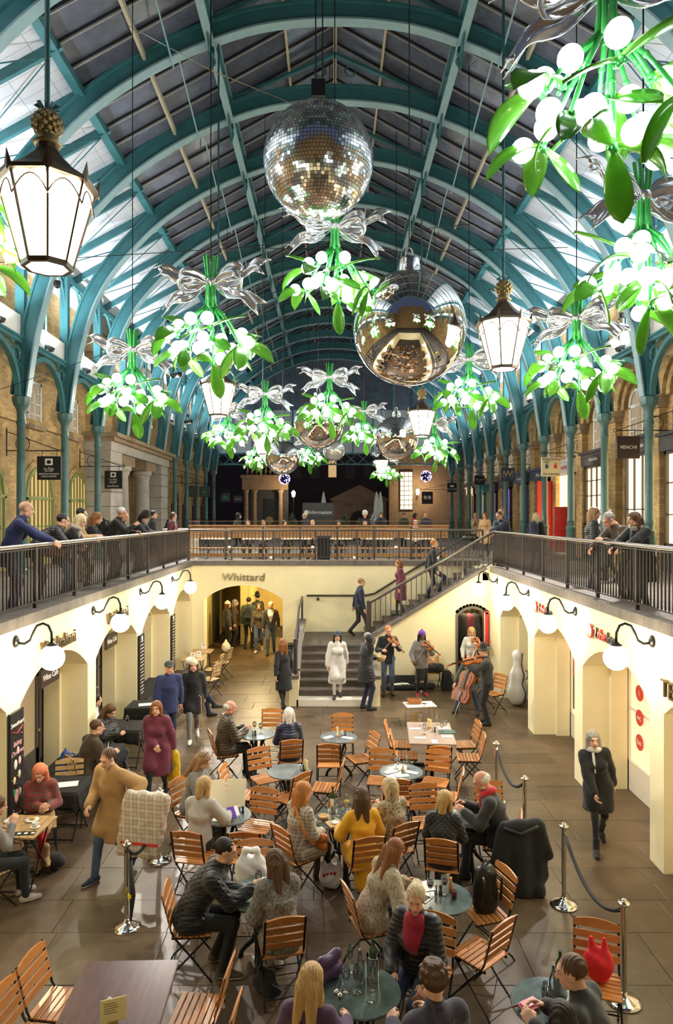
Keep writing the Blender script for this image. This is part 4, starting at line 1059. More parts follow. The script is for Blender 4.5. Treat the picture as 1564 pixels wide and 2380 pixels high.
for key, x, y, a, lb in (
 ('k0',-3.95,10.32,165,'empty pale slatted chair behind the red-haired woman'),('k1',-3.92,9.28,158,'pale slatted chair under the red-haired woman'),
 ('k2',-3.86,10.86,48,'pale slatted chair under the man in the dark leather jacket'),('k3',-3.98,12.15,112,'pale slatted chair under the girl with the phone'),
 ('k5',-3.6,14.9,160,'pale slatted chair by the farthest black-clothed table'),('k6',-3.1,17.5,-60,'folding chair nearest the old man with the stick'),
 ('k7',-3.2,18.6,-80,'folding chair in the middle of the row by the arch'),('k8',-3.1,19.5,-75,'farthest folding chair by the passage arch'),
 ('k9',-4.0,8.05,30,'pale slatted chair of the girl at the left edge'),('k10',-3.3,15.75,82,'pale chair under the old man with the walking stick')): chair(key, x, y, a, lb, chair_p)
# small cafe tables along the left wall
def cafe_table(x, y, a, label, cloth):
    o = empty('cafe_table', (x,y,0), a, label, 'table')
    w = .31
    if cloth:
        m = MB(); m.b2(-w,w,-w,w,.715,.728)
        for s in range(4):
            M = Matrix.Rotation(s*PI/2,4,'Z'); g = []
            for j in range(5):
                z = .722-j*.055; g.append([(-w+2*w*i/12, -w-.006-.035*(j/4)*(.6+.4*math.sin(i*1.7+s))*(1+.9*abs(i-6)/6*(j/4)), z-.03*(j/4)*abs(i-6)/6) for i in range(13)])
            m.sheet(g, M)
        thicken(m.build('tablecloth', BLKCLOTH, o, True, auto=40), .003)
    else:
        for i in range(6): bevel_mesh(MB().b2(-w+i*.104,-w+.096+i*.104,-w,w,.705,.728).build('table_slat', TEAK_L, o).data,.003)
    for s in (-1,1):
        l = MB(); l.tube([(s*.24,-.26,.70),(s*.24,.26,.0)],.011,6); l.tube([(s*.22,.26,.70),(s*.22,-.26,.0)],.011,6); l.build('leg', BLACK, o)
    MB().tube([(-.24,.24,.03),(.24,.24,.03)],.009,5).tube([(-.22,-.24,.03),(.22,-.24,.03)],.009,5).build('stretcher', BLACK, o)
    TB[label] = (x,y,.728)
    return o
CT = [(-3.86,8.6,4,'slatted cafe table with plates and cups at the left edge',0),(-3.86,9.95,2,'black-clothed cafe table beside the red-haired woman',1),(-3.83,11.4,-3,'black-clothed cafe table with two tumblers',1),
 (-3.75,12.75,3,'black-clothed cafe table with a glass of red wine',1),(-3.85,14.15,0,'farthest black-clothed cafe table by the chalk menus',1),
 (-3.75,18.75,3,'slatted cafe table by the passage arch, nearer of two',0),(-3.72,19.75,0,'slatted cafe table by the passage arch, farther of two',0)]
for x, y, a, lb, c in CT: cafe_table(x, y, a, lb, c)
# ---------------------------------------------------------------- tableware
def lathe_mesh(nm, prof, m_, n=16, auto=None): return MB().lathe(prof, n).mesh(nm, m_, True, auto=auto)
WG = lathe_mesh('glass_bowl', [(.001,.0),(.034,.002),(.034,.004),(.006,.008),(.004,.06),(.006,.085),(.022,.1),(.034,.13),(.036,.155),(.031,.195),(.030,.195),(.034,.155),(.032,.13),(.02,.103),(.001,.09)], GLASS, 16)
FL = lathe_mesh('glass_bowl', [(.001,.0),(.03,.002),(.03,.004),(.006,.008),(.004,.07),(.012,.095),(.022,.13),(.026,.18),(.024,.225),(.023,.225),(.025,.18),(.02,.13),(.001,.095)], GLASS, 16)
TU = lathe_mesh('glass_bowl', [(.001,.0),(.028,.0),(.034,.095),(.032,.095),(.026,.008),(.001,.008)], GLASS, 14)
def wine_m(m_, lv): return lathe_mesh('wine', [(.001,.092),(.019,.104),(.030,.13),(.032,.13+lv),(.001,.13+lv)], m_, 14)
WR, WW = wine_m(REDWINE,.012), wine_m(WHWINE,.02); WO = wine_m(mat('orange_juice',(.85,.45,.03),.4),.04)
def glass(t, dx, dy, label, kind='wine', fill=None):
    x, y, z = TB[t]
    nm, me = {'wine':('wine_glass',WG),'flute':('champagne_flute',FL),'tumbler':('tumbler',TU)}[kind]
    o = empty(nm, (x+dx,y+dy,z), 0, label, 'glass', 'drinking glasses on the tables'); link('bowl', me, None, o)
    if fill is not None: link('wine', fill, None, o)
def thing(nm, cat, t, dx, dy, label, a=0, group=None):
    x, y, z = TB[t]; return empty(nm, (x+dx,y+dy,z), a, label, cat, group)
SALT = lathe_mesh('shaker_body', [(.017,0),(.02,.01),(.014,.05),(.02,.07),(.018,.09),(.001,.1)], CHROME, 12)
PEP = lathe_mesh('mill_body', [(.02,0),(.022,.02),(.012,.05),(.02,.07),(.012,.09),(.001,.1)], PANE, 12)
def cruets(t, dx, dy, who):
    o = thing('salt_shaker','shaker',t,dx,dy,f'steel salt shaker {who}'); link('body', SALT, None, o)
    o = thing('pepper_mill','shaker',t,dx+.045,dy-.02,f'dark pepper mill {who}'); link('body', PEP, None, o)
def tent(t, dx, dy, a, who, w=.10, h=.17):
    o = thing('menu_card','menu',t,dx,dy,f'cream menu card standing {who}',a)
    MB().b2(-w/2,w/2,-.003,.003,.02,h).build('card', CREAMP, o); MB().b2(-.035,.035,-.02,.02,0,.03).build('holder', TEAK_L, o)
    for i in range(5): MB().b2(-w*.35,w*(.1+.05*(i % 3)),-.0042,-.0032,h-.035-i*.018,h-.031-i*.018).build('print_line', DARKJ, o)
def napkin(t, dx, dy, a, who):
    o = thing('napkin','napkin',t,dx,dy,f'folded white napkin with cutlery {who}',a)
    bevel_mesh(MB().b2(-.05,.05,-.1,.1,0,.008).build('cloth', PAPER, o).data,.003); MB().b2(-.02,-.014,-.09,.09,.008,.011).b2(.01,.016,-.09,.09,.008,.011).build('cutlery', CHROME, o)
cruets('t1',-.06,-.1,'on the white-haired couple\'s table'); glass('t1',-.05,.06,'tall wine glass by the old man\'s sleeve',fill=WW); glass('t1',.07,-.03,'wine glass nearer the white-haired woman',fill=WW)
cruets('t2',.17,.02,'on the swirled blue-grey table'); tent('t2',.26,.0,60,'on the swirled blue-grey table')
cruets('t3',.07,.05,'on the napkin table'); tent('t3',-.02,.0,75,'on the napkin table'); napkin('t3',-.18,-.05,50,'left on the napkin table'); napkin('t3',.15,-.08,-60,'right on the napkin table')
for dx,dy,l in ((-.07,.09,'back left'),(.1,.09,'back right'),(-.05,.0,'middle')): glass('t4',dx,dy,f'empty wine glass {l} on the centre right table')
napkin('t4',-.16,-.05,60,'left on the centre right table'); napkin('t4',.15,-.07,-60,'right on the centre right table'); napkin('t4',.05,.12,10,'at the back of the centre right table'); napkin('t4',0,-.2,80,'in front on the centre right table'); tent('t4',.03,-.02,70,'on the centre right table',.08,.09)
for i,(dx,dy) in enumerate(((-.13,.42),(.2,.5),(-.12,-.1),(.2,-.02),(.28,.1))): glass('t5',dx,dy,f'empty wine glass on the long brown table, {ordinal(i)} from the left back')
for i,(dx,dy) in enumerate(((-.25,.22),(.28,.25),(-.22,-.3),(.26,-.22),(0,-.5))): napkin('t5',dx,dy,90 if i < 4 else 0,f'on the long brown table, {ordinal(i)} from the back left')
tent('t5',.02,.25,50,'on the long brown table'); cruets('t5',.04,.05,'on the long brown table')
o = thing('menu_folder','menu','t5',.3,.02,'closed green menu folder on the long brown table',90); bevel_mesh(MB().b2(-.1,.1,-.15,.15,0,.012).build('cover', mat('dark_green_cover',(.03,.09,.07),.5), o).data,.003)
cruets('t6',.17,.05,'right of the large open menu')
# large open menu held at t6
x, y, z = TB['t6']; o = empty('open_menu',(x-.02,y+.12,z+.06),-8,'large open cream menu held by two women','menu')
for s in (-1,1):
    MB().box((s*.13,0,.16),(.26,.008,.36),(R(-28),0,R(s*-8))).build('page', mat('cream_page',(.83,.74,.52),.7), o)
o = empty('paper_sheet',(x-.05,y-.14,z),12,'white paper sheet under the purple phone case','paper'); MB().b2(-.11,.11,-.08,.08,0,.003).build('sheet', PAPER, o)
o = empty('phone_case',(x+.1,y-.16,z+.06),-30,'purple wallet phone case held over the table','phone'); MB().box((0,0,.03),(.09,.16,.012),(R(35),0,0)).build('cover', mat('purple_cover',(.12,.03,.35),.4), o); MB().box((.07,.02,.03),(.06,.14,.01),(R(35),0,0)).build('card_flap', PAPER, o)
# t7
o = thing('ice_bucket','bucket','t7',-.08,.17,'steel wine bucket on the crowded table of four'); MB().lathe([(.055,0),(.06,.005),(.062,.2),(.058,.2),(.055,.02),(.001,.02)],20).build('pail', CHROME, o, True, auto=40)
def bottle(nm_lab, loc, h=.30):
    o = empty('wine_bottle', loc, 0, nm_lab, 'bottle'); MB().lathe([(.001,0),(.037,.003),(.037,.19),(.03,.215),(.014,.245),(.013,h-.01),(.016,h-.008),(.016,h)],16).build('body', BOTTLEG, o, True, auto=50); MB().lathe([(.0375,.06),(.0375,.15)],16).build('paper_label', PAPER, o, True)
x, y, z = TB['t7']; bottle('dark green wine bottle in the bucket on the crowded table', (x-.08,y+.17,z+.03))
for i,(dx,dy) in enumerate(((-.2,.12),(-.02,.06),(.1,.18),(.2,.05),(.05,-.05),(.14,-.1))): glass('t7',dx,dy,f'glass on the crowded table of four, {ordinal(i)} from the left', 'flute' if i in (2,5) else 'wine', WW if i == 2 else None)
o = thing('bread_board','board','t7',-.05,-.2,'wooden board with a small white dish on the table of four',-25); bevel_mesh(MB().b2(-.1,.1,-.08,.1,0,.018).b2(-.02,.02,-.2,-.08,0,.018).build('board', TEAK_L, o).data,.003); MB().lathe([(.001,.02),(.035,.02),(.045,.035),(.04,.035),(.001,.025)],16).build('dish', WHITE, o, True)
o = thing('bread_basket','basket','t7',-.2,-.04,'small round woven bread bowl by the checked coat'); MB().lathe([(.04,0),(.07,.05),(.065,.05),(.001,.03)],16).build('bowl', mat('tan_basket',(.55,.32,.12),.8), o, True)
# t8
glass('t8',-.02,.12,'glass of white wine before the man with the red scarf','wine',WW); glass('t8',-.1,-.02,'tumbler by the blonde woman in black','tumbler'); glass('t8',-.02,-.05,'second tumbler by the blonde woman in black','tumbler')
o = thing('dinner_plate','plate','t8',.14,.03,'white plate of food before the man with the red scarf'); MB().lathe([(.001,0),(.07,.003),(.12,.016),(.115,.018),(.001,.008)],24).build('plate', WHITE, o, True); MB().sphere((0,0,.015),.05,8,6,sq=(1,1,.4)).build('food', mat('golden_food',(.6,.35,.08),.6), o, True)
o = thing('snack_bowl','bowl','t8',0,-.2,'small bowl of snacks at the near edge by the black jacket'); MB().lathe([(.03,0),(.055,.05),(.05,.05),(.001,.03)],14).build('bowl', mat('wood_bowl',(.35,.2,.08),.5), o, True); MB().sphere((0,0,.04),.045,8,5,sq=(1,1,.5)).build('snacks', mat('crisps',(.55,.33,.1),.7), o)
# t9
glass('t9',-.1,-.02,'left glass of red wine on the green marble table','wine',WR); glass('t9',.05,.03,'right glass of red wine on the green marble table','wine',WR); cruets('t9',-.03,.06,'between the red wine glasses')
o = thing('sauce_bottle','bottle','t9',.13,.09,'small drink bottle with orange cap by the red wine'); MB().lathe([(.001,0),(.026,.002),(.028,.07),(.012,.11),(.012,.125)],14).build('body', mat('amber_liquid',(.45,.25,.08),.2), o, True); MB().lathe([(.013,.12),(.013,.145),(.001,.145)],10).build('cap', mat('orange_cap',(.8,.28,.02),.4), o, True)
o = thing('cola_glass','glass','t9',.14,-.04,'dark tumbler of cola on the green marble table'); MB().lathe([(.001,0),(.025,.002),(.03,.075),(.001,.075)],14).build('drink', REDWINE, o, True)
for i,(dx,dy,a) in enumerate(((-.2,.12,20),(-.12,.18,-15),(-.16,-.02,40))):
    o = thing('leaflet','paper','t9',dx,dy,('picture leaflet by the long-haired woman','white leaflet at the back of the red wine table','folded newspaper beside the left wine glass')[i],a); MB().b2(-.07,.07,-.09,.09,0,.004).build('sheet', PAPER, o); MB().b2(-.05,.05,-.06,.04,.004,.005).build('picture', SIGNGRY if i != 1 else OFFWHITE, o)
# t10
glass('t10',-.02,.06,'empty wine glass by the young man\'s hand'); glass('t10',.15,.06,'flute of orange juice before the woman in grey fur','flute',WO); glass('t10',.12,-.08,'small wine glass beside the phone','wine')
cruets('t10',.13,.0,'by the orange juice'); tent('t10',.17,.13,20,'behind the orange juice',.13,.2)
o = thing('mobile_phone','phone','t10',.16,-.16,'white mobile phone lying on the green table',-25); bevel_mesh(MB().b2(-.035,.035,-.07,.07,0,.009).build('case', WHITE, o).data,.003); MB().b2(-.03,.03,-.055,.055,.009,.0095).build('screen', PANE, o)
# t11
for i,(dx,dy,k) in enumerate(((-.08,.22,'flute'),(-.12,-.02,'wine'),(-.04,-.04,'flute'),(.1,.0,'flute'),(.07,-.14,'flute'),(-.02,-.02,'wine'),(.12,.12,'flute'))): glass('t11',dx,dy,f'empty glass on the front bucket table, {ordinal(i)} counted from the back left',k)
o = thing('ice_bucket','bucket','t11',.11,.13,'steel ice bucket on the front green table'); MB().lathe([(.055,0),(.06,.005),(.062,.2),(.058,.2),(.055,.02),(.001,.02)],20).build('pail', CHROME, o, True, auto=40)
x, y, z = TB['t11']; bottle('dark green bottle in the front ice bucket',(x+.11,y+.13,z+.04))
o = thing('water_carafe','bottle','t11',0,.1,'clear water bottle with stopper on the front green table'); MB().lathe([(.001,0),(.036,.002),(.036,.14),(.015,.2),(.013,.25),(.011,.25),(.013,.2),(.033,.14),(.033,.008),(.001,.008)],16).build('body', GLASS, o, True); MB().sphere((0,0,.26),.014,8,6).build('stopper', CHROME, o)
for i,(dx,dy) in enumerate(((-.2,-.05),(-.17,-.09))): o = thing('salt_shaker','shaker','t11',dx,dy,('steel shaker lying near the purple handbag','second steel shaker nearest the blonde head')[i]); MB().sphere((0,0,.02),.022,10,8).build('body', CHROME, o, True)
# t12
o = thing('pink_purse','purse','t12',-.2,-.05,'pink leather purse on the lower right table',-30); bevel_mesh(MB().b2(-.09,.09,-.055,.055,0,.05).build('body', mat('pink_leather',(.62,.17,.22),.4), o).data,.018,3); MB().tube([(-.09,.03,.04),(-.13,.06,.02)],.008,6).build('strap', mat('dark_red_strap',(.2,.02,.03),.4), o)
glass('t12',-.05,.03,'tumbler beside the pink purse','tumbler'); glass('t12',-.02,.1,'second tumbler behind the pink purse','tumbler')
o = thing('water_carafe','bottle','t12',.03,.08,'clear water bottle beside the lower right wine bucket'); MB().lathe([(.001,0),(.036,.002),(.036,.14),(.015,.2),(.013,.25),(.011,.25),(.013,.2),(.033,.14),(.033,.008),(.001,.008)],16).build('body', GLASS, o, True); MB().sphere((0,0,.26),.014,8,6).build('stopper', CHROME, o)
o = thing('ice_bucket','bucket','t12',.1,.13,'steel wine bucket on the lower right table'); MB().lathe([(.055,0),(.06,.005),(.062,.2),(.058,.2),(.055,.02),(.001,.02)],20).build('pail', CHROME, o, True, auto=40)
x, y, z = TB['t12']; bottle('wine bottle in the lower right bucket',(x+.1,y+.13,z+.04))
# t13
cruets('t13',-.03,.0,'on the dark wooden table'); tent('t13',.05,-.16,-20,'on the dark wooden table',.19,.2)
# left cafe tables
T0 = CT[0][3]
for i,(dx,dy) in enumerate(((-.2,.12),(.06,.15),(-.16,-.02),(.18,-.05))):
    o = thing('cup_and_saucer' if i > 1 else 'cake_plate','plate' if i < 2 else 'cup',T0,dx,dy,('white plate with cutlery at the table edge','white plate with a piece of cake','white cup on a saucer by the grey-coated girl','white cup on a saucer nearest the red tights')[i])
    MB().lathe([(.001,0),(.05,.002),(.085 if i < 2 else .06,.014),(.08 if i < 2 else .056,.016),(.001,.007)],20).build('saucer', WHITE, o, True)
    if i > 1: MB().lathe([(.02,.012),(.032,.03),(.036,.07),(.033,.07),(.028,.03),(.001,.02)],16).build('cup', WHITE, o, True); MB().tube([(.035,0,.06),(.055,0,.055),(.055,0,.035),(.033,0,.03)],.005,5).build('handle', WHITE, o)
    elif i == 1: MB().b2(-.03,.03,-.02,.02,.01,.04).build('cake', mat('yellow_cake',(.65,.45,.12),.7), o)
    else: MB().b2(-.05,.05,-.004,.004,.012,.016).build('fork', CHROME, o)
o = thing('placemat','menu',T0,.05,-.22,'dark printed menu strip on the slatted table',-6); MB().b2(-.2,.2,-.05,.05,0,.005).build('sheet', SIGNBLK, o)
for i in range(5): MB().b2(-.17+.08*i,-.13+.08*i,-.02,.02,.005,.006).build('print_mark', LETW, o)
for i in (1,2,4):
    o = thing('paper_menu','paper',CT[i][3],.05,-.02,('white paper menu beside the red-haired woman','white paper under two tumblers','white paper menu on the farthest black cloth')[min(i-1,2)],75); MB().b2(-.1,.1,-.15,.15,0,.003).build('sheet', PAPER, o)
glass(CT[2][3],-.1,.12,'left tumbler on the leather-jacket man\'s table','tumbler'); glass(CT[2][3],.1,.12,'right tumbler on the leather-jacket man\'s table','tumbler'); glass(CT[3][3],.0,-.1,'glass of red wine beside the girl with the phone','wine',WR)
o = thing('pink_card','menu',T0,-.27,-.1,'pink card standing at the left picture edge',20); MB().b2(-.06,.06,-.004,.004,0,.2).build('card', mat('pink_card_stock',(.8,.45,.42),.7), o); MB().b2(-.03,.03,-.006,-.004,.03,.08).build('print', DARKJ, o)
for i,(k,dx) in enumerate(((5,0),(5,.12),(6,0))): o = thing('table_sign','sign',CT[k][3],dx,-.1+.2*i,('small white card on the nearer slatted table','second white card on the nearer slatted table','small white card on the farther slatted table')[i]); MB().b2(-.07,.07,-.005,.005,0,.17).build('card', PAPER, o); MB().b2(-.02,.02,-.0065,-.005,.1,.13).build('print', REDP, o)
# ---------------------------------------------------------------- rope posts
PM = {}
PM['post'] = MB().tube([(0,0,.03),(0,0,.93)],.027,16).mesh('post', CHROME, True, auto=40)
PM['base'] = MB().lathe([(.16,0),(.16,.012),(.12,.03),(.06,.06),(.03,.085),(.029,.1)],28).mesh('base', CHROME, True)
PM['cap'] = MB().lathe([(.029,.9),(.05,.915),(.055,.93),(.05,.945),(.02,.95),(.03,.965),(.001,.98)],20).mesh('cap', CHROME, True)
SP = {'a':(-2.29,9.19,'chrome rope post behind the tan-coated walker'),'b':(-2.29,7.70,'chrome rope post with an umbrella hung on it at the left'),'c':(2.66,11.1,'farthest chrome rope post on the right'),
      'd':(2.70,9.62,'chrome rope post right of the red-scarf man'),'e':(2.75,8.14,'chrome rope post beside the hanging black coat'),'f':(2.77,6.52,'nearest chrome rope post at the lower right')}
for k,(x,y,lb) in SP.items():
    o = empty('rope_post',(x,y,0),0,lb,'post','chrome rope barrier posts')
    for n in ('base','post','cap'): link(n, PM[n], None, o)
ROPE = mat('dark_rope', (.02,.022,.026), .7, bump=.2, bs=80)
for a, b, sag, lb in (('a','b',.32,'thick dark barrier rope on the left'),('c','d',.28,'black barrier rope on the far right posts'),('e','f',.30,'thick dark barrier rope on the near right posts')):
    p, q = SP[a], SP[b]; o = empty('barrier_rope',(p[0],p[1],.88),0,lb,'rope')
    pts = [((q[0]-p[0])*t,(q[1]-p[1])*t,-sag*4*t*(1-t)) for t in [.04+.92*i/12 for i in range(13)]]
    MB().tube(pts,.021,10).build('rope', ROPE, o, True)
    for e in (0,-1): MB().tube([pts[e],tuple(Vector(pts[e]).lerp(Vector(((q[0]-p[0])*(0 if e == 0 else 1),(q[1]-p[1])*(0 if e == 0 else 1),0)),.8))],.018,8).build('hook', CHROME, o)
o = empty('umbrella',(-2.22,7.62,0),0,'furled dark umbrella with yellow tag hung on the left rope post','umbrella'); MB().tube([(0,0,.12),(.02,0,.4),(.0,0,.78)],[.012,.035,.02],8).build('canopy', mat('dark_umbrella',(.03,.03,.028),.6), o, True); MB().tube([(0,0,.02),(0,0,.12)],.005,5).build('ferrule', CHROME, o); MB().tube([(0,0,.78),(0,0,.88),(-.03,0,.92),(-.06,0,.88)],.01,6).build('handle', BLACK, o); MB().lathe([(.036,.38),(.036,.42)],10).build('tag', mat('yellow_tag',(.85,.7,.02),.5), o)
# ================================================================ people
V3 = lambda *a: np.array(a, dtype=np.float32)
def nrm(v): return v/max(1e-9, float(np.linalg.norm(v)))
def snet(f, org, h):
    """surface nets: a smooth quad mesh of the zero level of the sampled field f"""
    ins = f < 0
    c = ins[:-1,:-1,:-1].astype(np.int8)
    for dx in (0,1):
        for dy in (0,1):
            for dz in (0,1):
                if dx+dy+dz: c = c+ins[dx:f.shape[0]-1+dx, dy:f.shape[1]-1+dy, dz:f.shape[2]-1+dz]
    act = (c > 0) & (c < 8); I = np.argwhere(act)
    if len(I) == 0: return np.zeros((0,3),np.float32), np.zeros((0,4),np.int32)
    idx = -np.ones(act.shape, np.int32); idx[act] = np.arange(len(I))
    acc = np.zeros((len(I),3),np.float32); cnt = np.zeros(len(I),np.float32)
    cor = {}
    for d in [(a,b,e) for a in (0,1) for b in (0,1) for e in (0,1)]: cor[d] = f[I[:,0]+d[0], I[:,1]+d[1], I[:,2]+d[2]]
    for ax in range(3):
        for d in cor:
            if d[ax]: continue
            e = list(d); e[ax] = 1; a, b = cor[d], cor[tuple(e)]; m = (a < 0) != (b < 0)
            t = np.where(m, a/np.where(m, a-b, 1), 0); p = np.array(d,np.float32)[None].repeat(len(I),0); p[:,ax] += t
            acc += p*m[:,None]; cnt += m
    V = (I+acc/cnt[:,None])*h+org
    F = []
    for ax in range(3):
        b, c2 = (ax+1) % 3, (ax+2) % 3
        s0 = [slice(None)]*3; s1 = [slice(None)]*3; s0[ax] = slice(0,-1); s1[ax] = slice(1,None)
        A, B = ins[tuple(s0)], ins[tuple(s1)]; E = np.argwhere(A != B)
        E = E[(E[:,b] > 0) & (E[:,c2] > 0) & (E[:,b] < f.shape[b]-1) & (E[:,c2] < f.shape[c2]-1)]
        if len(E) == 0: continue
        fl = A[tuple(E.T)]
        def cell(db, dc):
            q = E.copy(); q[:,b] += db; q[:,c2] += dc; return idx[tuple(q.T)]
        q = np.stack([cell(-1,-1), cell(0,-1), cell(0,0), cell(-1,0)],1)
        q[~fl] = q[~fl][:,::-1]; F.append(q)
    F = np.concatenate(F) if F else np.zeros((0,4),np.int32)
    return V.astype(np.float32), F[(F >= 0).all(1)]
def cone(a, b, ra, rb=None, sq=None, k=None): return ('c', V3(*a), V3(*b), ra, ra if rb is None else rb, sq, k)
def ell(c, r, k=None): return ('e', V3(*c), V3(*r), None, None, None, k)
def carve(c, r, k=None): return ('x', V3(*c), V3(*r), None, None, None, k)
def sdf_mesh(prims, h, k=.03, cuts=()):
    lo = np.full(3,9.); hi = np.full(3,-9.)
    for p in prims:
        if p[0] == 'x': continue
        if p[0] == 'c': r = max(p[3],p[4]); lo = np.minimum(lo, np.minimum(p[1],p[2])-r); hi = np.maximum(hi, np.maximum(p[1],p[2])+r)
        else: lo = np.minimum(lo, p[1]-p[2]); hi = np.maximum(hi, p[1]+p[2])
    lo = lo-2.5*h-.01; n = np.ceil((hi+2.5*h+.01-lo)/h).astype(int)+1
    f = np.full(tuple(n), .2, np.float32); ax = [lo[i]+h*np.arange(n[i],dtype=np.float32) for i in range(3)]
    for p in prims:
        kk = p[6] if p[6] is not None else k
        if p[0] == 'c': r = max(p[3],p[4]); l2 = np.minimum(p[1],p[2])-r-kk-3*h; h2 = np.maximum(p[1],p[2])+r+kk+3*h
        else: l2 = p[1]-p[2]-kk-3*h; h2 = p[1]+p[2]+kk+3*h
        i0 = np.clip(np.floor((l2-lo)/h).astype(int),0,n-1); i1 = np.clip(np.ceil((h2-lo)/h).astype(int)+1,1,n)
        sl = tuple(slice(i0[i],i1[i]) for i in range(3))
        X = ax[0][sl[0]][:,None,None]; Y = ax[1][sl[1]][None,:,None]; Zz = ax[2][sl[2]][None,None,:]
        if p[0] == 'c':
            a, b = p[1], p[2]; qx, qy, qz = X-a[0], Y-a[1], Zz-a[2]; ba = b-a
            if p[5] is not None:
                nv, fac = p[5]; dn = (qx*nv[0]+qy*nv[1]+qz*nv[2])*(fac-1); qx, qy, qz = qx+dn*nv[0], qy+dn*nv[1], qz+dn*nv[2]; ba = ba+nv*float(ba@nv)*(fac-1)
            bb = float(ba@ba)+1e-9; t = np.clip((qx*ba[0]+qy*ba[1]+qz*ba[2])/bb,0,1)
            d = np.sqrt((qx-t*ba[0])**2+(qy-t*ba[1])**2+(qz-t*ba[2])**2)-(p[3]+(p[4]-p[3])*t)
        else:
            r = p[2]; d = (np.sqrt(((X-p[1][0])/r[0])**2+((Y-p[1][1])/r[1])**2+((Zz-p[1][2])/r[2])**2)-1)*float(r.min())
        g = f[sl]
        if p[0] == 'x': f[sl] = np.maximum(g, -d)
        else:
            hh = np.clip(.5+.5*(g-d)/kk,0,1) if kk > 0 else (d < g).astype(np.float32)
            f[sl] = g+(d-g)*hh-kk*hh*(1-hh)
    for (p0, nv) in cuts:
        f = np.maximum(f, (ax[0][:,None,None]-p0[0])*nv[0]+(ax[1][None,:,None]-p0[1])*nv[1]+(ax[2][None,None,:]-p0[2])*nv[2])
    return snet(f, lo.astype(np.float32), h)
def fast_mesh(name, V, F, mats, mi=None):
    me = bpy.data.meshes.new(name); me.vertices.add(len(V)); me.vertices.foreach_set('co', np.ascontiguousarray(V,dtype=np.float32).ravel())
    me.loops.add(len(F)*4); me.loops.foreach_set('vertex_index', np.ascontiguousarray(F,dtype=np.int32).ravel())
    me.polygons.add(len(F)); me.polygons.foreach_set('loop_start', np.arange(0,len(F)*4,4,dtype=np.int32))
    me.polygons.foreach_set('use_smooth', np.ones(len(F),bool))
    for m in mats: me.materials.append(m)
    if mi is not None: me.polygons.foreach_set('material_index', mi.astype(np.int32))
    me.update(calc_edges=True); return me
# ---- heads, hands, shoes, hair (cached)
_cache = {}
def head_geo(fem, lod):
    key = ('head',fem,lod)
    if key not in _cache:
        w = .95 if fem else 1.0
        P = [ell((0,-.015,.03),(.075*w,.096,.084)), ell((0,.022,-.035),(.058*w,.072,.080)), ell((0,.064,-.098),(.026 if not fem else .022,.022,.022)), cone((-.05*w,.01,-.075),(.05*w,.01,-.075),.022),
             cone((0,.090,.014),(0,.113,-.028),.008,.0135,k=.012), ell((.012,.104,-.033),(.009,.009,.008),.008), ell((-.012,.104,-.033),(.009,.009,.008),.008),
             cone((-.034,.081,.030),(.034,.081,.030),.012), cone((-.02,.089,-.063),(.02,.089,-.063),.0075,k=.012),
             ell((.075*w,-.005,-.002),(.012,.022,.032),.01), ell((-.075*w,-.005,-.002),(.012,.022,.032),.01),
             cone((0,-.02,-.06),(0,-.04,-.19),.050*w,.056*w)]
        V, F = sdf_mesh(P, .0068 if lod == 0 else .0115, .022)
        c = V[F].mean(1); mi = np.zeros(len(F),int); ax = np.abs(c[:,0])
        mi[(ax < .026)&(c[:,1] > .085)&(c[:,2] > -.074)&(c[:,2] < -.053)] = 1
        mi[(((ax-.031)/.0125)**2+((c[:,2]-.007)/.0062)**2 < 1)&(c[:,1] > .06)] = 2
        mi[(ax > .014)&(ax < .046)&(c[:,2] > .029)&(c[:,2] < .0365)&(c[:,1] > .055)] = 3
        _cache[key] = (V, F, mi)
    return _cache[key]
def hand_geo(curl, lod, side):
    key = ('hand',round(curl,1),lod,side)
    if key not in _cache:
        P = [cone((-.012,.02,0),(-.014,.078,0),.030,.034,(V3(0,0,1),2.1)), cone((.014,.02,0),(.016,.075,0),.028,.032,(V3(0,0,1),2.1)), cone((0,-.02,0),(0,.02,0),.026,.027,(V3(0,0,1),1.3))]
        for i,(x,L) in enumerate(((-.031,.072),(-.011,.080),(.010,.075),(.030,.060))):
            p = V3(x,.088,0); an = 0; r = .0095 if lod == 0 else .0105
            for j,fr in enumerate((.45,.32,.25)):
                an += curl*(.75 if j == 0 else 1.0)*(1+.08*i); q = p+V3(x*.25,math.cos(an),-math.sin(an))*L*fr*1.1
                P.append(cone(p,q,r,r*.9,k=.006)); p = q; r *= .92
        P += [cone((-.022,.025,-.006),(-.05,.052,-.014),.015,.0125,k=.012), cone((-.05,.052,-.014),(-.058+.02*curl,.085,-.02-.012*curl),.0115,.009,k=.006)]
        V, F = sdf_mesh(P, .0052 if lod == 0 else .0098, .012)
        if side == 'l': V = V*V3(-1,1,1); F = F[:,::-1]
        _cache[key] = (V, F)
    return _cache[key]
def shoe_me(kind, lod):
    key = ('shoe',kind,lod)
    if key not in _cache:
        P = [cone((0,-.055,.035),(0,.05,.035),.040,.042), cone((0,.05,.03),(0,.145,.024),.044,.034), cone((0,-.04,.05),(0,-.02,.10),.042,.040)]
        if kind == 'boot': P.append(cone((0,-.035,.08),(0,-.03,.2),.045,.05))
        V, F = sdf_mesh(P, .011 if lod == 0 else .018, .03, [((0,0,.004),(0,0,-1))])
        c = V[F].mean(1); mi = (c[:,2] < .022).astype(int)
        _cache[key] = (V, F, mi)
    return _cache[key]
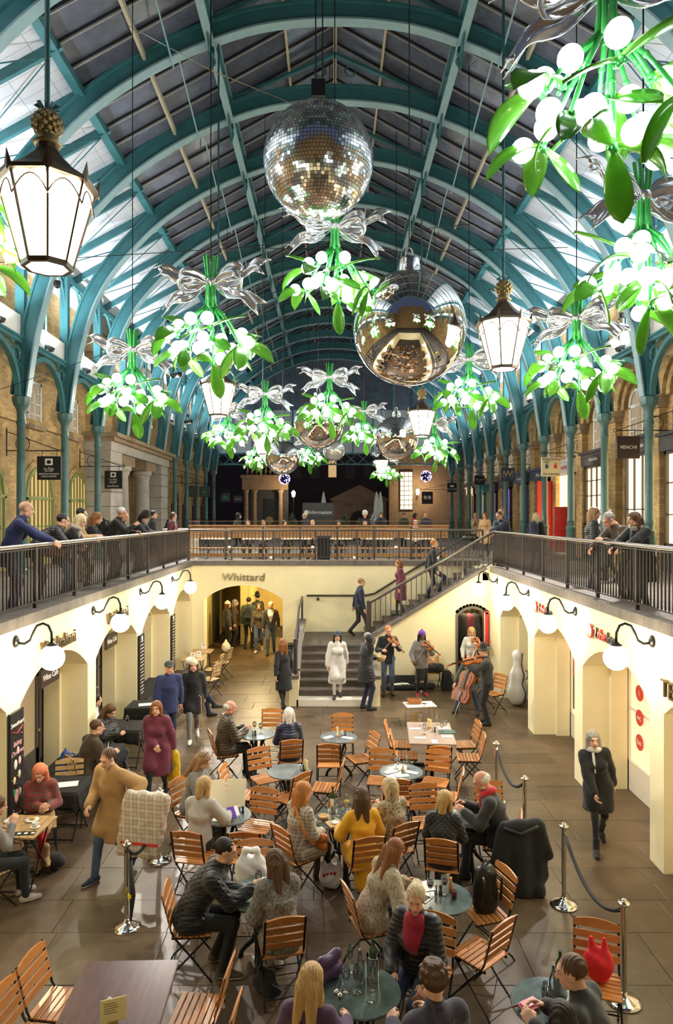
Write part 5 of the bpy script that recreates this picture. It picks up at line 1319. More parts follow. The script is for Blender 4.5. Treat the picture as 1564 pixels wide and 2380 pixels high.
def hair_geo(style, lod):
    key = ('hair',style,lod)
    if key not in _cache:
        cap = [ell((0,-.022,.036),(.086,.104,.092)), carve((0,.115,-.03),(.075,.075,.095)), carve((0,.06,-.12),(.12,.12,.11))]
        if style == 'short': P = [ell((0,-.026,.038),(.083,.098,.086)), carve((0,.115,-.03),(.08,.078,.09)), carve((0,.02,-.125),(.13,.14,.115))]
        elif style == 'balding': P = [ell((0,-.038,.012),(.082,.088,.07)), carve((0,.09,.03),(.09,.09,.2)), carve((0,-.02,.115),(.06,.09,.06)), carve((0,.02,-.13),(.13,.14,.11))]
        elif style == 'curly': P = [ell((0,-.03,.045),(.095,.112,.10))]+[ell((.085*math.cos(a)*math.cos(b),-.03+.1*math.sin(a)*math.cos(b),.045+.095*math.sin(b)),(.026,.026,.026),.01) for b in (-.1,.45,1.0) for a in np.arange(0,6.2,.62)]+[carve((0,.118,-.03),(.08,.075,.09)), carve((0,.02,-.14),(.14,.15,.115))]
        elif style == 'bob': P = [ell((0,-.022,.036),(.092,.106,.094)), cone((.075,-.02,0),(.082,-.01,-.12),.035,.034), cone((-.075,-.02,0),(-.082,-.01,-.12),.035,.034), cone((0,-.085,0),(0,-.085,-.13),.06,.05), carve((0,.115,-.035),(.066,.085,.105))]
        elif style == 'bun': P = [ell((0,-.024,.036),(.084,.100,.088)), ell((0,-.115,.065),(.05,.045,.045)), carve((0,.115,-.03),(.078,.08,.095)), carve((0,.03,-.125),(.13,.13,.11))]
        elif style == 'pony': P = [ell((0,-.024,.036),(.085,.101,.089)), cone((0,-.11,.05),(0,-.15,-.02),.04,.045), cone((0,-.15,-.02),(0,-.13,-.26),.045,.022), carve((0,.115,-.03),(.078,.08,.095)), carve((0,.03,-.125),(.13,.13,.11))]
        else:  # long
            e = -.30 if style == 'long' else -.42
            P = [ell((0,-.022,.036),(.092,.106,.094)), cone((.07,-.03,0),(.085,-.01,-.17),.038,.036), cone((-.07,-.03,0),(-.085,-.01,-.17),.038,.036), cone((.04,-.09,-.02),(.06,-.10,e),.055,.04), cone((-.04,-.09,-.02),(-.06,-.10,e),.055,.04), carve((0,.115,-.035),(.066,.085,.105))]
        V, F = sdf_mesh(P, .0085 if lod == 0 else .014, .025)
        rs = np.random.RandomState(3); 
        V = V+.0035*np.sin(V[:,0:1]*190+V[:,1:2]*170+np.sin(V[:,2:3]*25)*1.5)*nrmrows(V-V3(0,-.02,.03))
        _cache[key] = (V, F)
    return _cache[key]
def nrmrows(a): return a/np.maximum(1e-6, np.linalg.norm(a,axis=1,keepdims=True))
def hat_geo(style, lod):
    key = ('hat',style,lod)
    if key not in _cache:
        if style == 'beanie': P = [ell((0,-.02,.06),(.096,.112,.085)), cone((0,-.02,.1),(0,-.03,.165),.05,.018), carve((0,0,-.06),(.2,.2,.085))]
        elif style == 'cap': P = [ell((0,-.02,.055),(.092,.108,.08)), cone((-.03,.07,.055),(.03,.07,.055),.05,.05,(V3(0,0,1),4)), ell((0,.11,.05),(.06,.05,.014)), carve((0,-.02,-.06),(.2,.13,.09))]
        elif style == 'felt': P = [cone((0,-.015,.06),(0,-.015,.135),.092,.078), ell((0,-.015,.052),(.145,.165,.014),.01), carve((0,-.015,-.04),(.07,.08,.075))]
        else: P = [cone((0,-.02,.04),(0,-.02,.11),.115,.12), carve((0,.02,-.04),(.2,.2,.065))]   # fur
        V, F = sdf_mesh(P, .009 if lod == 0 else .014, .02); _cache[key] = (V, F)
    return _cache[key]
def ik(a, b, l1, l2, pole):
    d = b-a; L = float(np.linalg.norm(d)); 
    if L > (l1+l2)*.995: b = a+d*((l1+l2)*.995/L); d = b-a; L = (l1+l2)*.995
    u = d/L; x = (l1*l1-l2*l2+L*L)/(2*L); hgt = math.sqrt(max(0,l1*l1-x*x)); p = pole-u*float(pole@u); p = nrm(p)
    return a+u*x+p*hgt, b
def basis(y, z):
    y = nrm(y); x = nrm(np.cross(y, z)); z = np.cross(x, y); return np.stack([x,y,z],1)
SKIN = mat('fair_skin', (.62,.36,.25), .5, var=.08, vs=12, spec=.3); SKIN_D = mat('deep_brown_skin', (.13,.06,.035), .45, spec=.4); SKIN_R = mat('ruddy_skin', (.60,.30,.20), .5, spec=.3)
LIP = mat('lips', (.45,.14,.12), .4); EYE = mat('eye', (.13,.075,.055), .25); SOLE_W = mat('white_sole', (.7,.68,.64), .6); SOLE_D = mat('dark_sole', (.02,.018,.016), .6)
def hairm(n, c): return mat('hair_'+n, c, .45, var=.35, vs=45, stretch=(1,1,.15), coords='object', bump=.5, bs=160, spec=.4)
HM = {k: hairm(k,c) for k,c in dict(blonde=(.50,.31,.12), fair=(.60,.47,.28), brown=(.095,.045,.02), auburn=(.24,.085,.025), ginger=(.50,.19,.045), dark=(.018,.012,.009), black=(.006,.006,.006), grey=(.28,.26,.24), white=(.72,.69,.64), coral=(.72,.22,.11), sandy=(.30,.17,.08)).items()}
def cloth(n, c, var=.15, vs=8, bump=.35, bs=22, rough=.85, sheen=.15): return mat('cloth_'+n, c, rough, var=var, vs=vs, bump=bump, bs=bs, sheen=sheen, coords='object')
CL = {k: cloth(k,c) for k,c in dict(black=(.012,.012,.013), charcoal=(.035,.034,.036), navy=(.016,.022,.055), royal=(.018,.026,.10), grey=(.21,.195,.18), lightgrey=(.42,.39,.35), white=(.66,.63,.59), cream=(.60,.52,.40), tan=(.42,.25,.10), camel=(.50,.32,.16), brown=(.055,.035,.02), olive=(.075,.055,.03), burgundy=(.14,.022,.045), red=(.45,.012,.02), crimson=(.32,.01,.03), yellow=(.72,.36,.015), purple=(.075,.035,.085), denim=(.055,.085,.15), bluejean=(.035,.05,.10), green=(.04,.06,.035), blue=(.05,.16,.42), tights=(.55,.015,.02), pinkish=(.62,.48,.44)).items()}
def pattern(name, c1, c2, s1, c3=None, s2=None, kind='plaid'):
    m = mat('cloth_'+name, c1, .85, sheen=.15); nt = m.node_tree; N = nt.nodes; Lk = nt.links; b = N['Principled BSDF']; tc = N.new('ShaderNodeTexCoord'); col = None
    def mix(fac, a, c):
        mx = N.new('ShaderNodeMixRGB'); Lk.new(fac, mx.inputs[0])
        if isinstance(a, tuple): mx.inputs[1].default_value = (*a,1)
        else: Lk.new(a, mx.inputs[1])
        mx.inputs[2].default_value = (*c,1); return mx.outputs[0]
    if kind == 'plaid':
        col = c1
        for d, sc, cc, th in (('X',s1,c2,.62),('Z',s1,c2,.62),('X',(s2 or s1*.37),c3 or c2,.80),('Z',(s2 or s1*.37),c3 or c2,.80)):
            w = N.new('ShaderNodeTexWave'); w.bands_direction = d; w.inputs['Scale'].default_value = sc; Lk.new(tc.outputs['Object'], w.inputs['Vector'])
            mt = N.new('ShaderNodeMath'); mt.operation = 'GREATER_THAN'; mt.inputs[1].default_value = th; Lk.new(w.outputs['Fac'], mt.inputs[0])
            m2 = N.new('ShaderNodeMath'); m2.operation = 'MULTIPLY'; m2.inputs[1].default_value = .55; Lk.new(mt.outputs[0], m2.inputs[0]); col = mix(m2.outputs[0], col, cc)
    elif kind == 'spots':
        v = N.new('ShaderNodeTexVoronoi'); v.inputs['Scale'].default_value = s1; Lk.new(tc.outputs['Object'], v.inputs['Vector']); rp = N.new('ShaderNodeValToRGB'); e = rp.color_ramp.elements; e[0].color = (*c3,1); e[0].position = .2; e[1].color = (*c1,1); e[1].position = .55; k = e.new(.35); k.color = (*c2,1); Lk.new(v.outputs['Distance'], rp.inputs[0]); col = rp.outputs[0]
    elif kind == 'puff':
        w = N.new('ShaderNodeTexWave'); w.bands_direction = 'Z'; w.inputs['Scale'].default_value = s1; w.inputs['Distortion'].default_value = 1.0; Lk.new(tc.outputs['Object'], w.inputs['Vector'])
        bp = N.new('ShaderNodeBump'); bp.inputs['Strength'].default_value = .28; bp.inputs['Distance'].default_value = .02; Lk.new(w.outputs['Fac'], bp.inputs['Height']); Lk.new(bp.outputs[0], b.inputs['Normal']); b.inputs['Roughness'].default_value = .45
    elif kind == 'quilt':
        hts = None
        for rot in (R(45),R(-45)):
            mp = N.new('ShaderNodeMapping'); mp.inputs['Rotation'].default_value = (0,rot,0); Lk.new(tc.outputs['Object'], mp.inputs['Vector']); w = N.new('ShaderNodeTexWave'); w.inputs['Scale'].default_value = s1; w.wave_profile = 'SIN'; Lk.new(mp.outputs[0], w.inputs['Vector'])
            if hts is None: hts = w.outputs['Fac']
            else:
                mm = N.new('ShaderNodeMath'); mm.operation = 'MINIMUM'; Lk.new(hts, mm.inputs[0]); Lk.new(w.outputs['Fac'], mm.inputs[1]); hts = mm.outputs[0]
        bp = N.new('ShaderNodeBump'); bp.inputs['Strength'].default_value = .6; bp.inputs['Distance'].default_value = .02; Lk.new(hts, bp.inputs['Height']); Lk.new(bp.outputs[0], b.inputs['Normal']); b.inputs['Roughness'].default_value = .6
    elif kind == 'fur':
        nz = N.new('ShaderNodeTexNoise'); nz.inputs['Scale'].default_value = s1; nz.inputs['Detail'].default_value = 4; mp = N.new('ShaderNodeMapping'); mp.inputs['Scale'].default_value = (1,1,.4); Lk.new(tc.outputs['Object'], mp.inputs['Vector']); Lk.new(mp.outputs[0], nz.inputs['Vector']); rp = N.new('ShaderNodeValToRGB'); e = rp.color_ramp.elements; e[0].color = (*c2,1); e[0].position = .35; e[1].color = (*c1,1); e[1].position = .65; Lk.new(nz.outputs['Fac'], rp.inputs[0]); col = rp.outputs[0]
        bp = N.new('ShaderNodeBump'); bp.inputs['Strength'].default_value = 1; bp.inputs['Distance'].default_value = .03; Lk.new(nz.outputs['Fac'], bp.inputs['Height']); Lk.new(bp.outputs[0], b.inputs['Normal'])
    if col is not None and not isinstance(col, tuple): Lk.new(col, b.inputs['Base Color'])
    CL[name] = m
pattern('checkcoat',(.34,.29,.22),(.16,.13,.10),18,(.62,.56,.46),7); pattern('redplaid',(.40,.02,.025),(.03,.035,.05),9,(.03,.10,.06),5); pattern('navycheck',(.022,.020,.035),(.05,.045,.065),9)
pattern('leopard',(.42,.34,.22),(.22,.15,.08),38,(.05,.035,.02),kind='spots'); pattern('puffblack',(.013,.012,.013),None,8,kind='puff'); pattern('puffbrown',(.060,.040,.020),None,7,kind='puff'); pattern('puffnavy',(.012,.016,.042),None,7,kind='puff')
pattern('quiltblack',(.012,.012,.013),None,7,kind='quilt'); pattern('furgrey',(.30,.28,.24),(.09,.085,.075),60,kind='fur'); pattern('furcream',(.62,.53,.40),(.36,.28,.19),45,kind='fur'); pattern('puffburg',(.15,.028,.05),None,7,kind='puff'); pattern('scarfcheck',(.5,.47,.43),(.05,.05,.05),14,kind='plaid')
def person(label, x, y, a, z=0.0, pose='stand', H=1.72, top=('jacket','black'), bot=('trousers','black'), hair=('short','brown'), shoe=('shoe','black'), skin=None, fem=False,
           rh=None, lh=None, lean=None, head=(0,0), t=.016, hem=.08, feet=None, hat=None, scarf=None, tights=None, seat=.46, twist=0, curl=(.5,.5), group=None, inner=None, side=0.0):
    s = H/1.75; skin = skin or SKIN
    lod = 0 if y < 12.5 else 1; res = .0165 if y < 9.5 else (.021 if y < 14 else .028)
    o = empty('person', (x,y,z), a, label, 'person', group, s=s)
    if pose == 'sit': P = V3(0,-.04,seat/s+.10); L = 8 if lean is None else lean; ft = feet or ((.11,.40,0),(-.11,.40,0))
    elif pose == 'walk': P = V3(0,0,.90); L = 5 if lean is None else lean; ft = feet or ((.09,.27,.0),(-.09,-.27,.05))
    elif pose == 'lean': L = 32 if lean is None else lean; P = V3(0,-.22,.92); ft = feet or ((.11,-.18,0),(-.11,-.16,0))
    else: P = V3(0,0,.925); L = 3 if lean is None else lean; ft = feet or ((.11,.02,0),(-.11,-.02,0))
    L = R(L); sd = R(side)
    u = nrm(V3(math.sin(sd), math.sin(L)*math.cos(sd), math.cos(L)*math.cos(sd))); r = nrm(V3(math.cos(sd),0,-math.sin(sd))); tw = R(twist)
    f = nrm(np.cross(u, r)); r, f = r*math.cos(tw)-f*math.sin(tw), f*math.cos(tw)+r*math.sin(tw)
    sw = .150 if fem else .174
    C = P+u*.33; N = P+u*.53; shR = P+u*.468+r*sw; shL = P+u*.468-r*sw
    hp, hy = R(head[0]), R(head[1])                        # pitch down +, yaw to the right +
    hu = nrm(u*.35+V3(0,0,.65)); hf = f-hu*float(f@hu); hf = nrm(hf); hr = np.cross(hf, hu)
    hf2 = hf*math.cos(hy)+hr*math.sin(hy); hr2 = hr*math.cos(hy)-hf*math.sin(hy)
    hf3 = hf2*math.cos(hp)-hu*math.sin(hp); hu3 = hu*math.cos(hp)+hf2*math.sin(hp)
    HC = N+nrm(u+hu*.6)*.095+hf2*.025+hu3*.07+hf3*.01
    HB = np.stack([np.cross(hf3,hu3), hf3, hu3],1)
    dflt = {'sit':(.16,.30,P[2]+.14),'walk':(.26,.12,.80),'lean':(.10,.36,1.13),'stand':(.25,.06,.80)}[pose]
    rh = V3(*(rh or dflt)); lh = V3(*(lh or (-dflt[0],dflt[1] if pose != 'walk' else -.12,dflt[2])))
    elR, rh = ik(shR, rh, .285, .25, V3(.5,-.7,-.6)); elL, lh = ik(shL, lh, .285, .25, V3(-.5,-.7,-.6))
    hipR, hipL = P+V3(.09,0,-.02), P+V3(-.09,0,-.02); fR, fL = V3(*ft[0])+V3(0,0,.085), V3(*ft[1])+V3(0,0,.085)
    pole = V3(0,1,.6) if pose == 'sit' else V3(0,1,0)
    knR, fR = ik(hipR, fR, .43, .42, pole); knL, fL = ik(hipL, fL, .43, .42, pole)
    # body: one surface with head and hands
    bp = [cone(P+u*.06,C,.115,.13,(f,1.4)), cone(P+u*.34,N,.11,.05), cone(shL,shR,.05), cone(hipL,hipR,.095)]
    for sh, el, ha in ((shR,elR,rh),(shL,elL,lh)): bp += [cone(sh,el,.045,.039), cone(el,ha,.039,.026)]
    lk = 1.0 if bot[0] not in ('trousers','jeans','leggings') else .84
    for hi, kn, fo in ((hipR,knR,fR),(hipL,knL,fL)): bp += [cone(hi,kn,.078*lk,.054*lk), cone(kn,fo,.054*lk,.036*lk)]
    V, F = sdf_mesh(bp, .029 if y < 14 else .034, .03)
    mi = np.zeros(len(F),int)
    if tights is not None: mi[V[F].mean(1)[:,2] < P[2]-.04] = 4
    if pose == 'sit' and tights is not None:
        cc = V[F].mean(1); mi[(cc[:,1] > .08)&(cc[:,2] < P[2]+.1)&(np.abs(cc[:,0]) < .22)] = 4
    Vs, Fs, Ms = [V], [F], [mi]; n = len(V)
    hv, hfc, hm = head_geo(fem, lod); Vs.append(hv@HB.T.astype(np.float32)+HC); Fs.append(hfc+n); Ms.append(hm); n += len(hv)
    for el, ha, cu, sd_ in ((elR,rh,curl[0],'r'),(elL,lh,curl[1],'l')):
        dr = nrm(ha-el); inw = V3(-1 if sd_ == 'r' else 1, 0, 0); zz = -(inw*.6+V3(0,0,-.6)) if abs(dr[2]) < .8 else -inw
        B = basis(dr, zz); gv, gf = hand_geo(cu, lod, sd_); Vs.append(gv@B.T.astype(np.float32)+ha); Fs.append(gf+n); Ms.append(np.zeros(len(gf),int)); n += len(gv)
    hmat = HM[hair[1]] if hair else HM['grey']
    link('body', fast_mesh('body', np.concatenate(Vs), np.concatenate(Fs), [skin, LIP, EYE, hmat, CL[tights] if tights else skin], np.concatenate(Ms)), None, o)
    # garments
    tp = [cone(P+u*.06,P+u*.20,.135+t,(.118 if fem else .142)+t,(f,1.32)), cone(P+u*.20,P+u*.36,(.118 if fem else .142)+t,(.138 if fem else .155)+t,(f,1.35)), cone(N-u*.045,shR-r*.015,.072+t*.5,.050+t*.7), cone(N-u*.045,shL+r*.015,.072+t*.5,.050+t*.7), cone(P+u*.34,N-u*.06,.13+t,.075), cone(N-u*.02,N+u*.035+f*.01,.068,.066)]
    if fem: tp += [ell(C+f*.085+r*.06,(.07+t*.5,)*3), ell(C+f*.085-r*.06,(.07+t*.5,)*3)]
    for sh, el, ha in ((shR,elR,rh),(shL,elL,lh)):
        w = ha-nrm(ha-el)*.015; tp += [cone(sh,el,.053+t,.047+t), cone(el,w,.047+t,.034+t)]
    cuts = []
    if pose == 'sit':
        tp += [cone(P+u*.1,P-V3(0,0,.02),.14+t,.15+t,(V3(0,1,0),1.1))]
        if hem > .12:
            m = min(1,(hem-.05)/.45); tp += [cone(hipR,hipR+(knR-hipR)*m*.85,.10+t,.085+t), cone(hipL,hipL+(knL-hipL)*m*.85,.10+t,.085+t)]
        if hem > .3: tp += [cone(P+V3(0,-.03,0),P+V3(0,-.05,-.05-hem*.6),.13,.14,(V3(0,1,0),1.5))]
    else:
        tp += [cone(P+u*.1,P-V3(0,0,hem),.14+t,(.152 if hem < .2 else .175+hem*.05)+t,(V3(0,1,0),1.22))]
        if hem > .2: tp += [cone(hipR,hipR+(knR-hipR)*min(1,hem*1.6),.10+t,.10+t), cone(hipL,hipL+(knL-hipL)*min(1,hem*1.6),.10+t,.10+t)]
        cuts.append(((0,0,P[2]-hem-.03),(0,0,-1)))
    V, F = sdf_mesh(tp, res, .035, cuts); rs = V*17
    V = V+(.003*np.sin(rs[:,2:3]*2.1+np.sin(rs[:,0:1]*1.3)*2+np.sin(rs[:,1:2]*1.7)))*nrmrows(V-(P+u*.3))
    link(top[0], fast_mesh(top[0], V, F, [CL[top[1]]]), None, o)
    if inner:
        A = R(15); t2 = t+.009; q0 = P+u*.07
        ip = [cone(P+u*.06,P+u*.20,.135+t2,(.118 if fem else .142)+t2,(f,1.32)), cone(P+u*.20,P+u*.36,(.118 if fem else .142)+t2,(.138 if fem else .155)+t2,(f,1.35)), cone(P+u*.34,N-u*.05,.13+t2,.08), cone(C+u*.04+f*.03,N-u*.05+f*.03,.115+t2,.072+t2)]
        if fem: ip += [ell(C+f*.085+r*.06,(.07+t*.5+.009,)*3), ell(C+f*.085-r*.06,(.07+t*.5+.009,)*3)]
        V, F = sdf_mesh(ip, .013, .03, [(P+f*.03,-f),(q0,r*math.cos(A)-u*math.sin(A)),(q0,-r*math.cos(A)-u*math.sin(A))]); link('shirt', fast_mesh('shirt', V, F, [CL[inner]]), None, o)
    if bot[0] in ('trousers','jeans','leggings'):
        k = 0 if bot[0] != 'leggings' else -.012
        pp = [cone(hipL,hipR,.112), cone(P+u*.08,P,.13,.125,(f,1.2))]
        for hi, kn, fo in ((hipR,knR,fR),(hipL,knL,fL)): pp += [cone(hi,kn,.090+k,.066+k), cone(kn,fo,.064+k,.050+k)]
        V, F = sdf_mesh(pp, res*1.1, .03); link(bot[0], fast_mesh(bot[0], V, F, [CL[bot[1]]]), None, o)
    else:
        ln = bot[2] if len(bot) > 2 else .45
        if pose == 'sit': pp = [cone(P+u*.06,P,.135,.15), cone(hipR,hipR+(knR-hipR)*.8,.105,.09), cone(hipL,hipL+(knL-hipL)*.8,.105,.09), cone(P+V3(0,.02,0),(knR+knL)/2,.12,.09,(V3(0,0,1),1.5))]; cuts = []
        else: pp = [cone(P+u*.1,P-V3(0,0,ln),.135,.17,(V3(0,1,0),1.15))]; cuts = [((0,0,P[2]-ln),(0,0,-1))]
        V, F = sdf_mesh(pp, res*1.1, .04, cuts); link(bot[0], fast_mesh(bot[0], V, F, [CL[bot[1]]]), None, o)
    for fo, kn, ft_ in ((fR,knR,ft[0]),(fL,knL,ft[1])):
        sv, sf_, sm = shoe_me(shoe[0], lod); key = ('shoeme',)+tuple(shoe)+(lod,)
        if key not in _cache: _cache[key] = fast_mesh('shoe', sv, sf_, [CL[shoe[1]], SOLE_W if shoe[-1] == 'w' else SOLE_D], sm)
        k = link('shoe', _cache[key], None, o, (float(fo[0]),float(fo[1])+.02,float(fo[2])-.085)); k.rotation_euler = (R(-35) if ft_[2] > .03 and pose == 'walk' else 0,0,R(-8 if fo[0] > 0 else 8))
        if ft_[2] > .03 and pose == 'walk': k.location.z += .02
    HM4 = Matrix(HB.tolist()).to_4x4(); HM4.translation = HC.tolist()
    def headpart(nm, geo, m_):
        key = (nm,)+geo+(m_.name,)
        if key not in _cache: g = (hair_geo if nm == 'hair' else hat_geo)(*geo); _cache[key] = fast_mesh(nm, g[0], g[1], [m_])
        k = link(nm, _cache[key], None, o); k.matrix_local = HM4
    if hair and hair[0] != 'none': headpart('hair', (hair[0], lod), HM[hair[1]])
    if hat: headpart('hat', (hat[0], lod), CL[hat[1]])
    if scarf:
        pts = [N+u*.03+(f*math.cos(q)*.075+r*math.sin(q)*.085)+u*.012*math.sin(2*q) for q in [2*PI*i/14 for i in range(14)]]
        m = MB(); m.tube([tuple(p) for p in pts],.036,8,True,flat=1.2); m.tube([tuple(N+f*.09+r*.03),tuple(N+f*.125-u*.12+r*.04),tuple(P+u*.25+f*.15+r*.05)],[.035,.04,.03],8,flat=.5); m.build('scarf', CL[scarf], o, True)
    W = Matrix.Translation((x,y,z)) @ Matrix.Rotation(R(-a),4,'Z') @ Matrix.Diagonal((s,s,s,1))
    return dict(o=o, rh=W @ Vector(rh.tolist()), lh=W @ Vector(lh.tolist()), head=W @ Vector(HC.tolist()), neck=W @ Vector(N.tolist()), pelvis=W @ Vector(P.tolist()), chest=W @ Vector(C.tolist()))
# ---------------------------------------------------------------- who is there
PPL = {}
pattern('palecheck',(.62,.52,.42),(.42,.33,.27),6,(.72,.66,.58),3)
def sitter(key, chairkey, label, da=0, dx=0, dy=0, **k):
    x, y, a, z = CH[chairkey]
    PPL[key] = person(label, x+dx, y+dy, a+da, z, 'sit', **k)
def who(key, label, x, y, a, z=0.0, **k): PPL[key] = person(label, x, y, a, z, **k)
T = ('trousers','black')
# diners
sitter('p1','c1','white-haired old man in a brown padded coat sitting at the back left',H=1.74,top=('coat','puffbrown'),hair=('balding','white'),t=.032,hem=.2,rh=(.12,.34,.86),lh=(-.02,.34,.86),skin=SKIN_R,head=(8,10))
sitter('p2','c3','white-haired woman in a navy padded coat seen from behind',H=1.64,fem=True,top=('coat','puffnavy'),bot=('trousers','cream'),hair=('bob','white'),t=.03,hem=.14,rh=(.1,.34,.84),lh=(-.1,.34,.84),head=(5,10))
sitter('p3','c24','woman with sunglasses pushed up in her hair reading the menu',H=1.66,fem=True,top=('jacket','grey'),hair=('long','sandy'),lean=14,rh=(.12,.42,.88),lh=(-.14,.4,.82),head=(28,-5),hem=.25,da=-12)
sitter('p4','c25','blonde woman in a light grey sweater seen from behind at the menu',H=1.64,fem=True,top=('sweater','lightgrey'),hair=('bob','blonde'),rh=(.26,.38,.84),lh=(-.1,.36,.84),t=.03,hem=.1,head=(15,15),dy=.22,dx=.02,da=4)
sitter('p5','c28','young man in a black quilted jacket leaning on the green table',H=1.82,top=('jacket','quiltblack'),bot=('jeans','black'),hair=('short','dark'),lean=30,rh=(.05,.58,.80),lh=(-.16,.46,.66),t=.026,hem=.16,shoe=('shoe','olive','w'),feet=((.14,.30,0),(-.12,.20,0)),head=(6,2),curl=(.9,.6))
sitter('p6','c29','woman in a grey fluffy fur coat seen from behind',H=1.66,fem=True,top=('coat','furgrey'),bot=('jeans','black'),hair=('long','brown'),rh=(.0,.36,.72),lh=(-.2,.3,.66),t=.04,hem=.16,lean=14,da=-8,shoe=('shoe','white','w'),head=(10,-18))
sitter('p7','c30','red-blonde woman in a grey checked coat with an orange bag strap',H=1.68,fem=True,top=('coat','checkcoat'),bot=('skirt','olive',.5),hair=('long','ginger'),rh=(.1,.3,.72),lh=(-.12,.36,.74),t=.026,hem=.42,tights='black',shoe=('boot','brown'),head=(4,18))
sitter('p8','c31','dark-haired woman in a bright yellow coat seen from behind',H=1.66,fem=True,top=('coat','yellow'),bot=('skirt','black',.5),hair=('longer','brown'),rh=(.2,.34,.78),lh=(-.22,.34,.78),t=.026,hem=.45,tights='black',head=(5,16))
sitter('p9','c32','blonde woman in a leopard pattern top with hands together',H=1.64,fem=True,top=('blouse','leopard'),hair=('bob','fair'),rh=(.04,.34,.92),lh=(-.06,.34,.92),t=.022,hem=.2,head=(4,-28))
sitter('p10','c33','blonde woman in a black quilted jacket seen from behind',H=1.62,fem=True,top=('jacket','quiltblack'),hair=('bob','blonde'),rh=(.14,.36,.80),lh=(-.12,.36,.80),t=.03,hem=.14,head=(8,12))
sitter('p11','c33b','bald old man in a dark suit with a red scarf eating',H=1.78,top=('jacket','charcoal'),hair=('balding','white'),rh=(.08,.42,.86),lh=(-.12,.42,.84),lean=18,scarf='red',t=.026,hem=.18,head=(22,-6),skin=SKIN_R)
sitter('p12','c35','long-haired woman wrapped in a grey scarf and cream fur',H=1.66,fem=True,top=('jacket','furcream'),hair=('longer','auburn'),rh=(.2,.40,.82),lh=(-.05,.42,.82),lean=26,scarf='grey',t=.036,hem=.14,head=(18,-10),da=-6)
sitter('p13','c36','laughing blonde woman in a dark red blouse and black padded jacket',H=1.70,fem=True,top=('jacket','puffblack'),bot=('jeans','bluejean'),hair=('bun','fair'),rh=(.14,.30,.70),lh=(-.18,.32,.68),t=.032,hem=.12,inner='crimson',lean=6,head=(6,-12),skin=SKIN_R,dx=-.1,dy=-.1)
sitter('p14','c46','blonde woman in a purple top seen from behind at the bottom edge',H=1.64,fem=True,top=('sweater','purple'),hair=('long','blonde'),rh=(.22,.36,.80),lh=(-.2,.34,.76),t=.022,hem=.1,head=(8,8))
sitter('p15','c47','curly-haired man in a navy checked jacket seen from behind',H=1.76,top=('jacket','navycheck'),hair=('curly','brown'),rh=(.16,.36,.80),lh=(-.18,.36,.80),t=.028,hem=.1,head=(6,4))
sitter('p16','c48','short-haired man in a grey jacket at the lower right corner',H=1.78,top=('jacket','charcoal'),hair=('short','brown'),rh=(.1,.40,.82),lh=(-.14,.40,.82),t=.026,hem=.1,lean=16,head=(8,-15))
sitter('p17','c49','dark-haired woman seen from behind at the bottom edge by the pink purse',H=1.60,fem=True,top=('jacket','furcream'),hair=('long','dark'),t=.026,rh=(.18,.36,.8),lh=(-.18,.36,.8),head=(4,0))
# left cafe
sitter('p18','k1','woman with coral red hair in a red plaid jacket and red tights',H=1.66,fem=True,top=('jacket','redplaid'),bot=('skirt','tan',.4),hair=('long','coral'),tights='tights',shoe=('boot','tan'),rh=(.0,.30,.84),lh=(-.1,.26,.80),t=.022,hem=.1,lean=12,head=(26,12),feet=((-.08,.52,.16),(.02,.34,0)))
sitter('p19','k9','girl in a grey coat cut by the left picture edge',H=1.64,fem=True,top=('coat','grey'),hair=('long','brown'),rh=(.06,.26,1.0),lh=(-.1,.3,.72),shoe=('shoe','lightgrey','w'),head=(10,10),da=20)
sitter('p20','k2','short-haired man in a dark brown leather jacket at a black table',H=1.76,top=('jacket','brown'),bot=('jeans','bluejean'),hair=('short','brown'),rh=(.14,.38,.80),lh=(-.1,.36,.78),t=.03,hem=.16,lean=16,head=(4,10))
sitter('p21','k3','girl in a black puffer jacket looking at her phone',H=1.62,fem=True,top=('jacket','puffblack'),bot=('leggings','charcoal'),hair=('longer','brown'),rh=(.05,.30,.86),lh=(-.05,.30,.86),t=.028,head=(32,6),feet=((.0,.5,.1),(-.12,.36,0)),shoe=('shoe','grey','w'))
who('p22','pale face of a woman peering out beside the wine bar pier',-4.42,12.7,80,H=1.66,fem=True,pose='sit',top=('sweater','white'),hair=('bob','black'))
# walkers
who('p23','curly-haired woman in a burgundy padded coat walking towards us',-2.83,11.2,178,pose='walk',H=1.64,fem=True,top=('coat','burgundy'),bot=('leggings','black'),hair=('bob','auburn'),hem=.42,t=.04,rh=(-.0,.24,1.0))
who('p24','walking man in a long tan coat carrying a big pale bundle',-2.78,8.85,205,pose='walk',H=1.72,top=('coat','tan'),bot=('jeans','denim'),hair=('short','brown'),hem=.40,t=.034,rh=(.12,.34,1.0),lh=(-.34,.1,1.05),lean=12,shoe=('shoe','navy','w'),side=-4,head=(15,0))
who('p25','man in a navy jacket and dark cap walking by the left tables',-3.22,13.6,155,pose='walk',H=1.78,top=('jacket','royal'),bot=('trousers','navy'),hair=('short','grey'),hat=('cap','charcoal'),hem=.16,t=.034,skin=SKIN_R)
who('p26','person in a white woollen hat and black coat with grey trousers',-2.85,14.2,165,pose='walk',H=1.68,top=('coat','black'),bot=('trousers','grey'),hair=('bob','brown'),hat=('beanie','cream'),hem=.30,t=.03,shoe=('shoe','white','w'))
sitter('p27','k10','seated old man in navy with crossed legs and black shoes',H=1.74,top=('jacket','navy'),bot=('trousers','navy'),hair=('short','white'),feet=((-.05,.62,.16),(.0,.5,0)))
who('p28','dark blurred passer-by left of the stair foot',-1.13,16.4,-25,pose='walk',H=1.70,fem=True,top=('coat','black'),bot=('leggings','black'),hair=('long','auburn'),hem=.4)
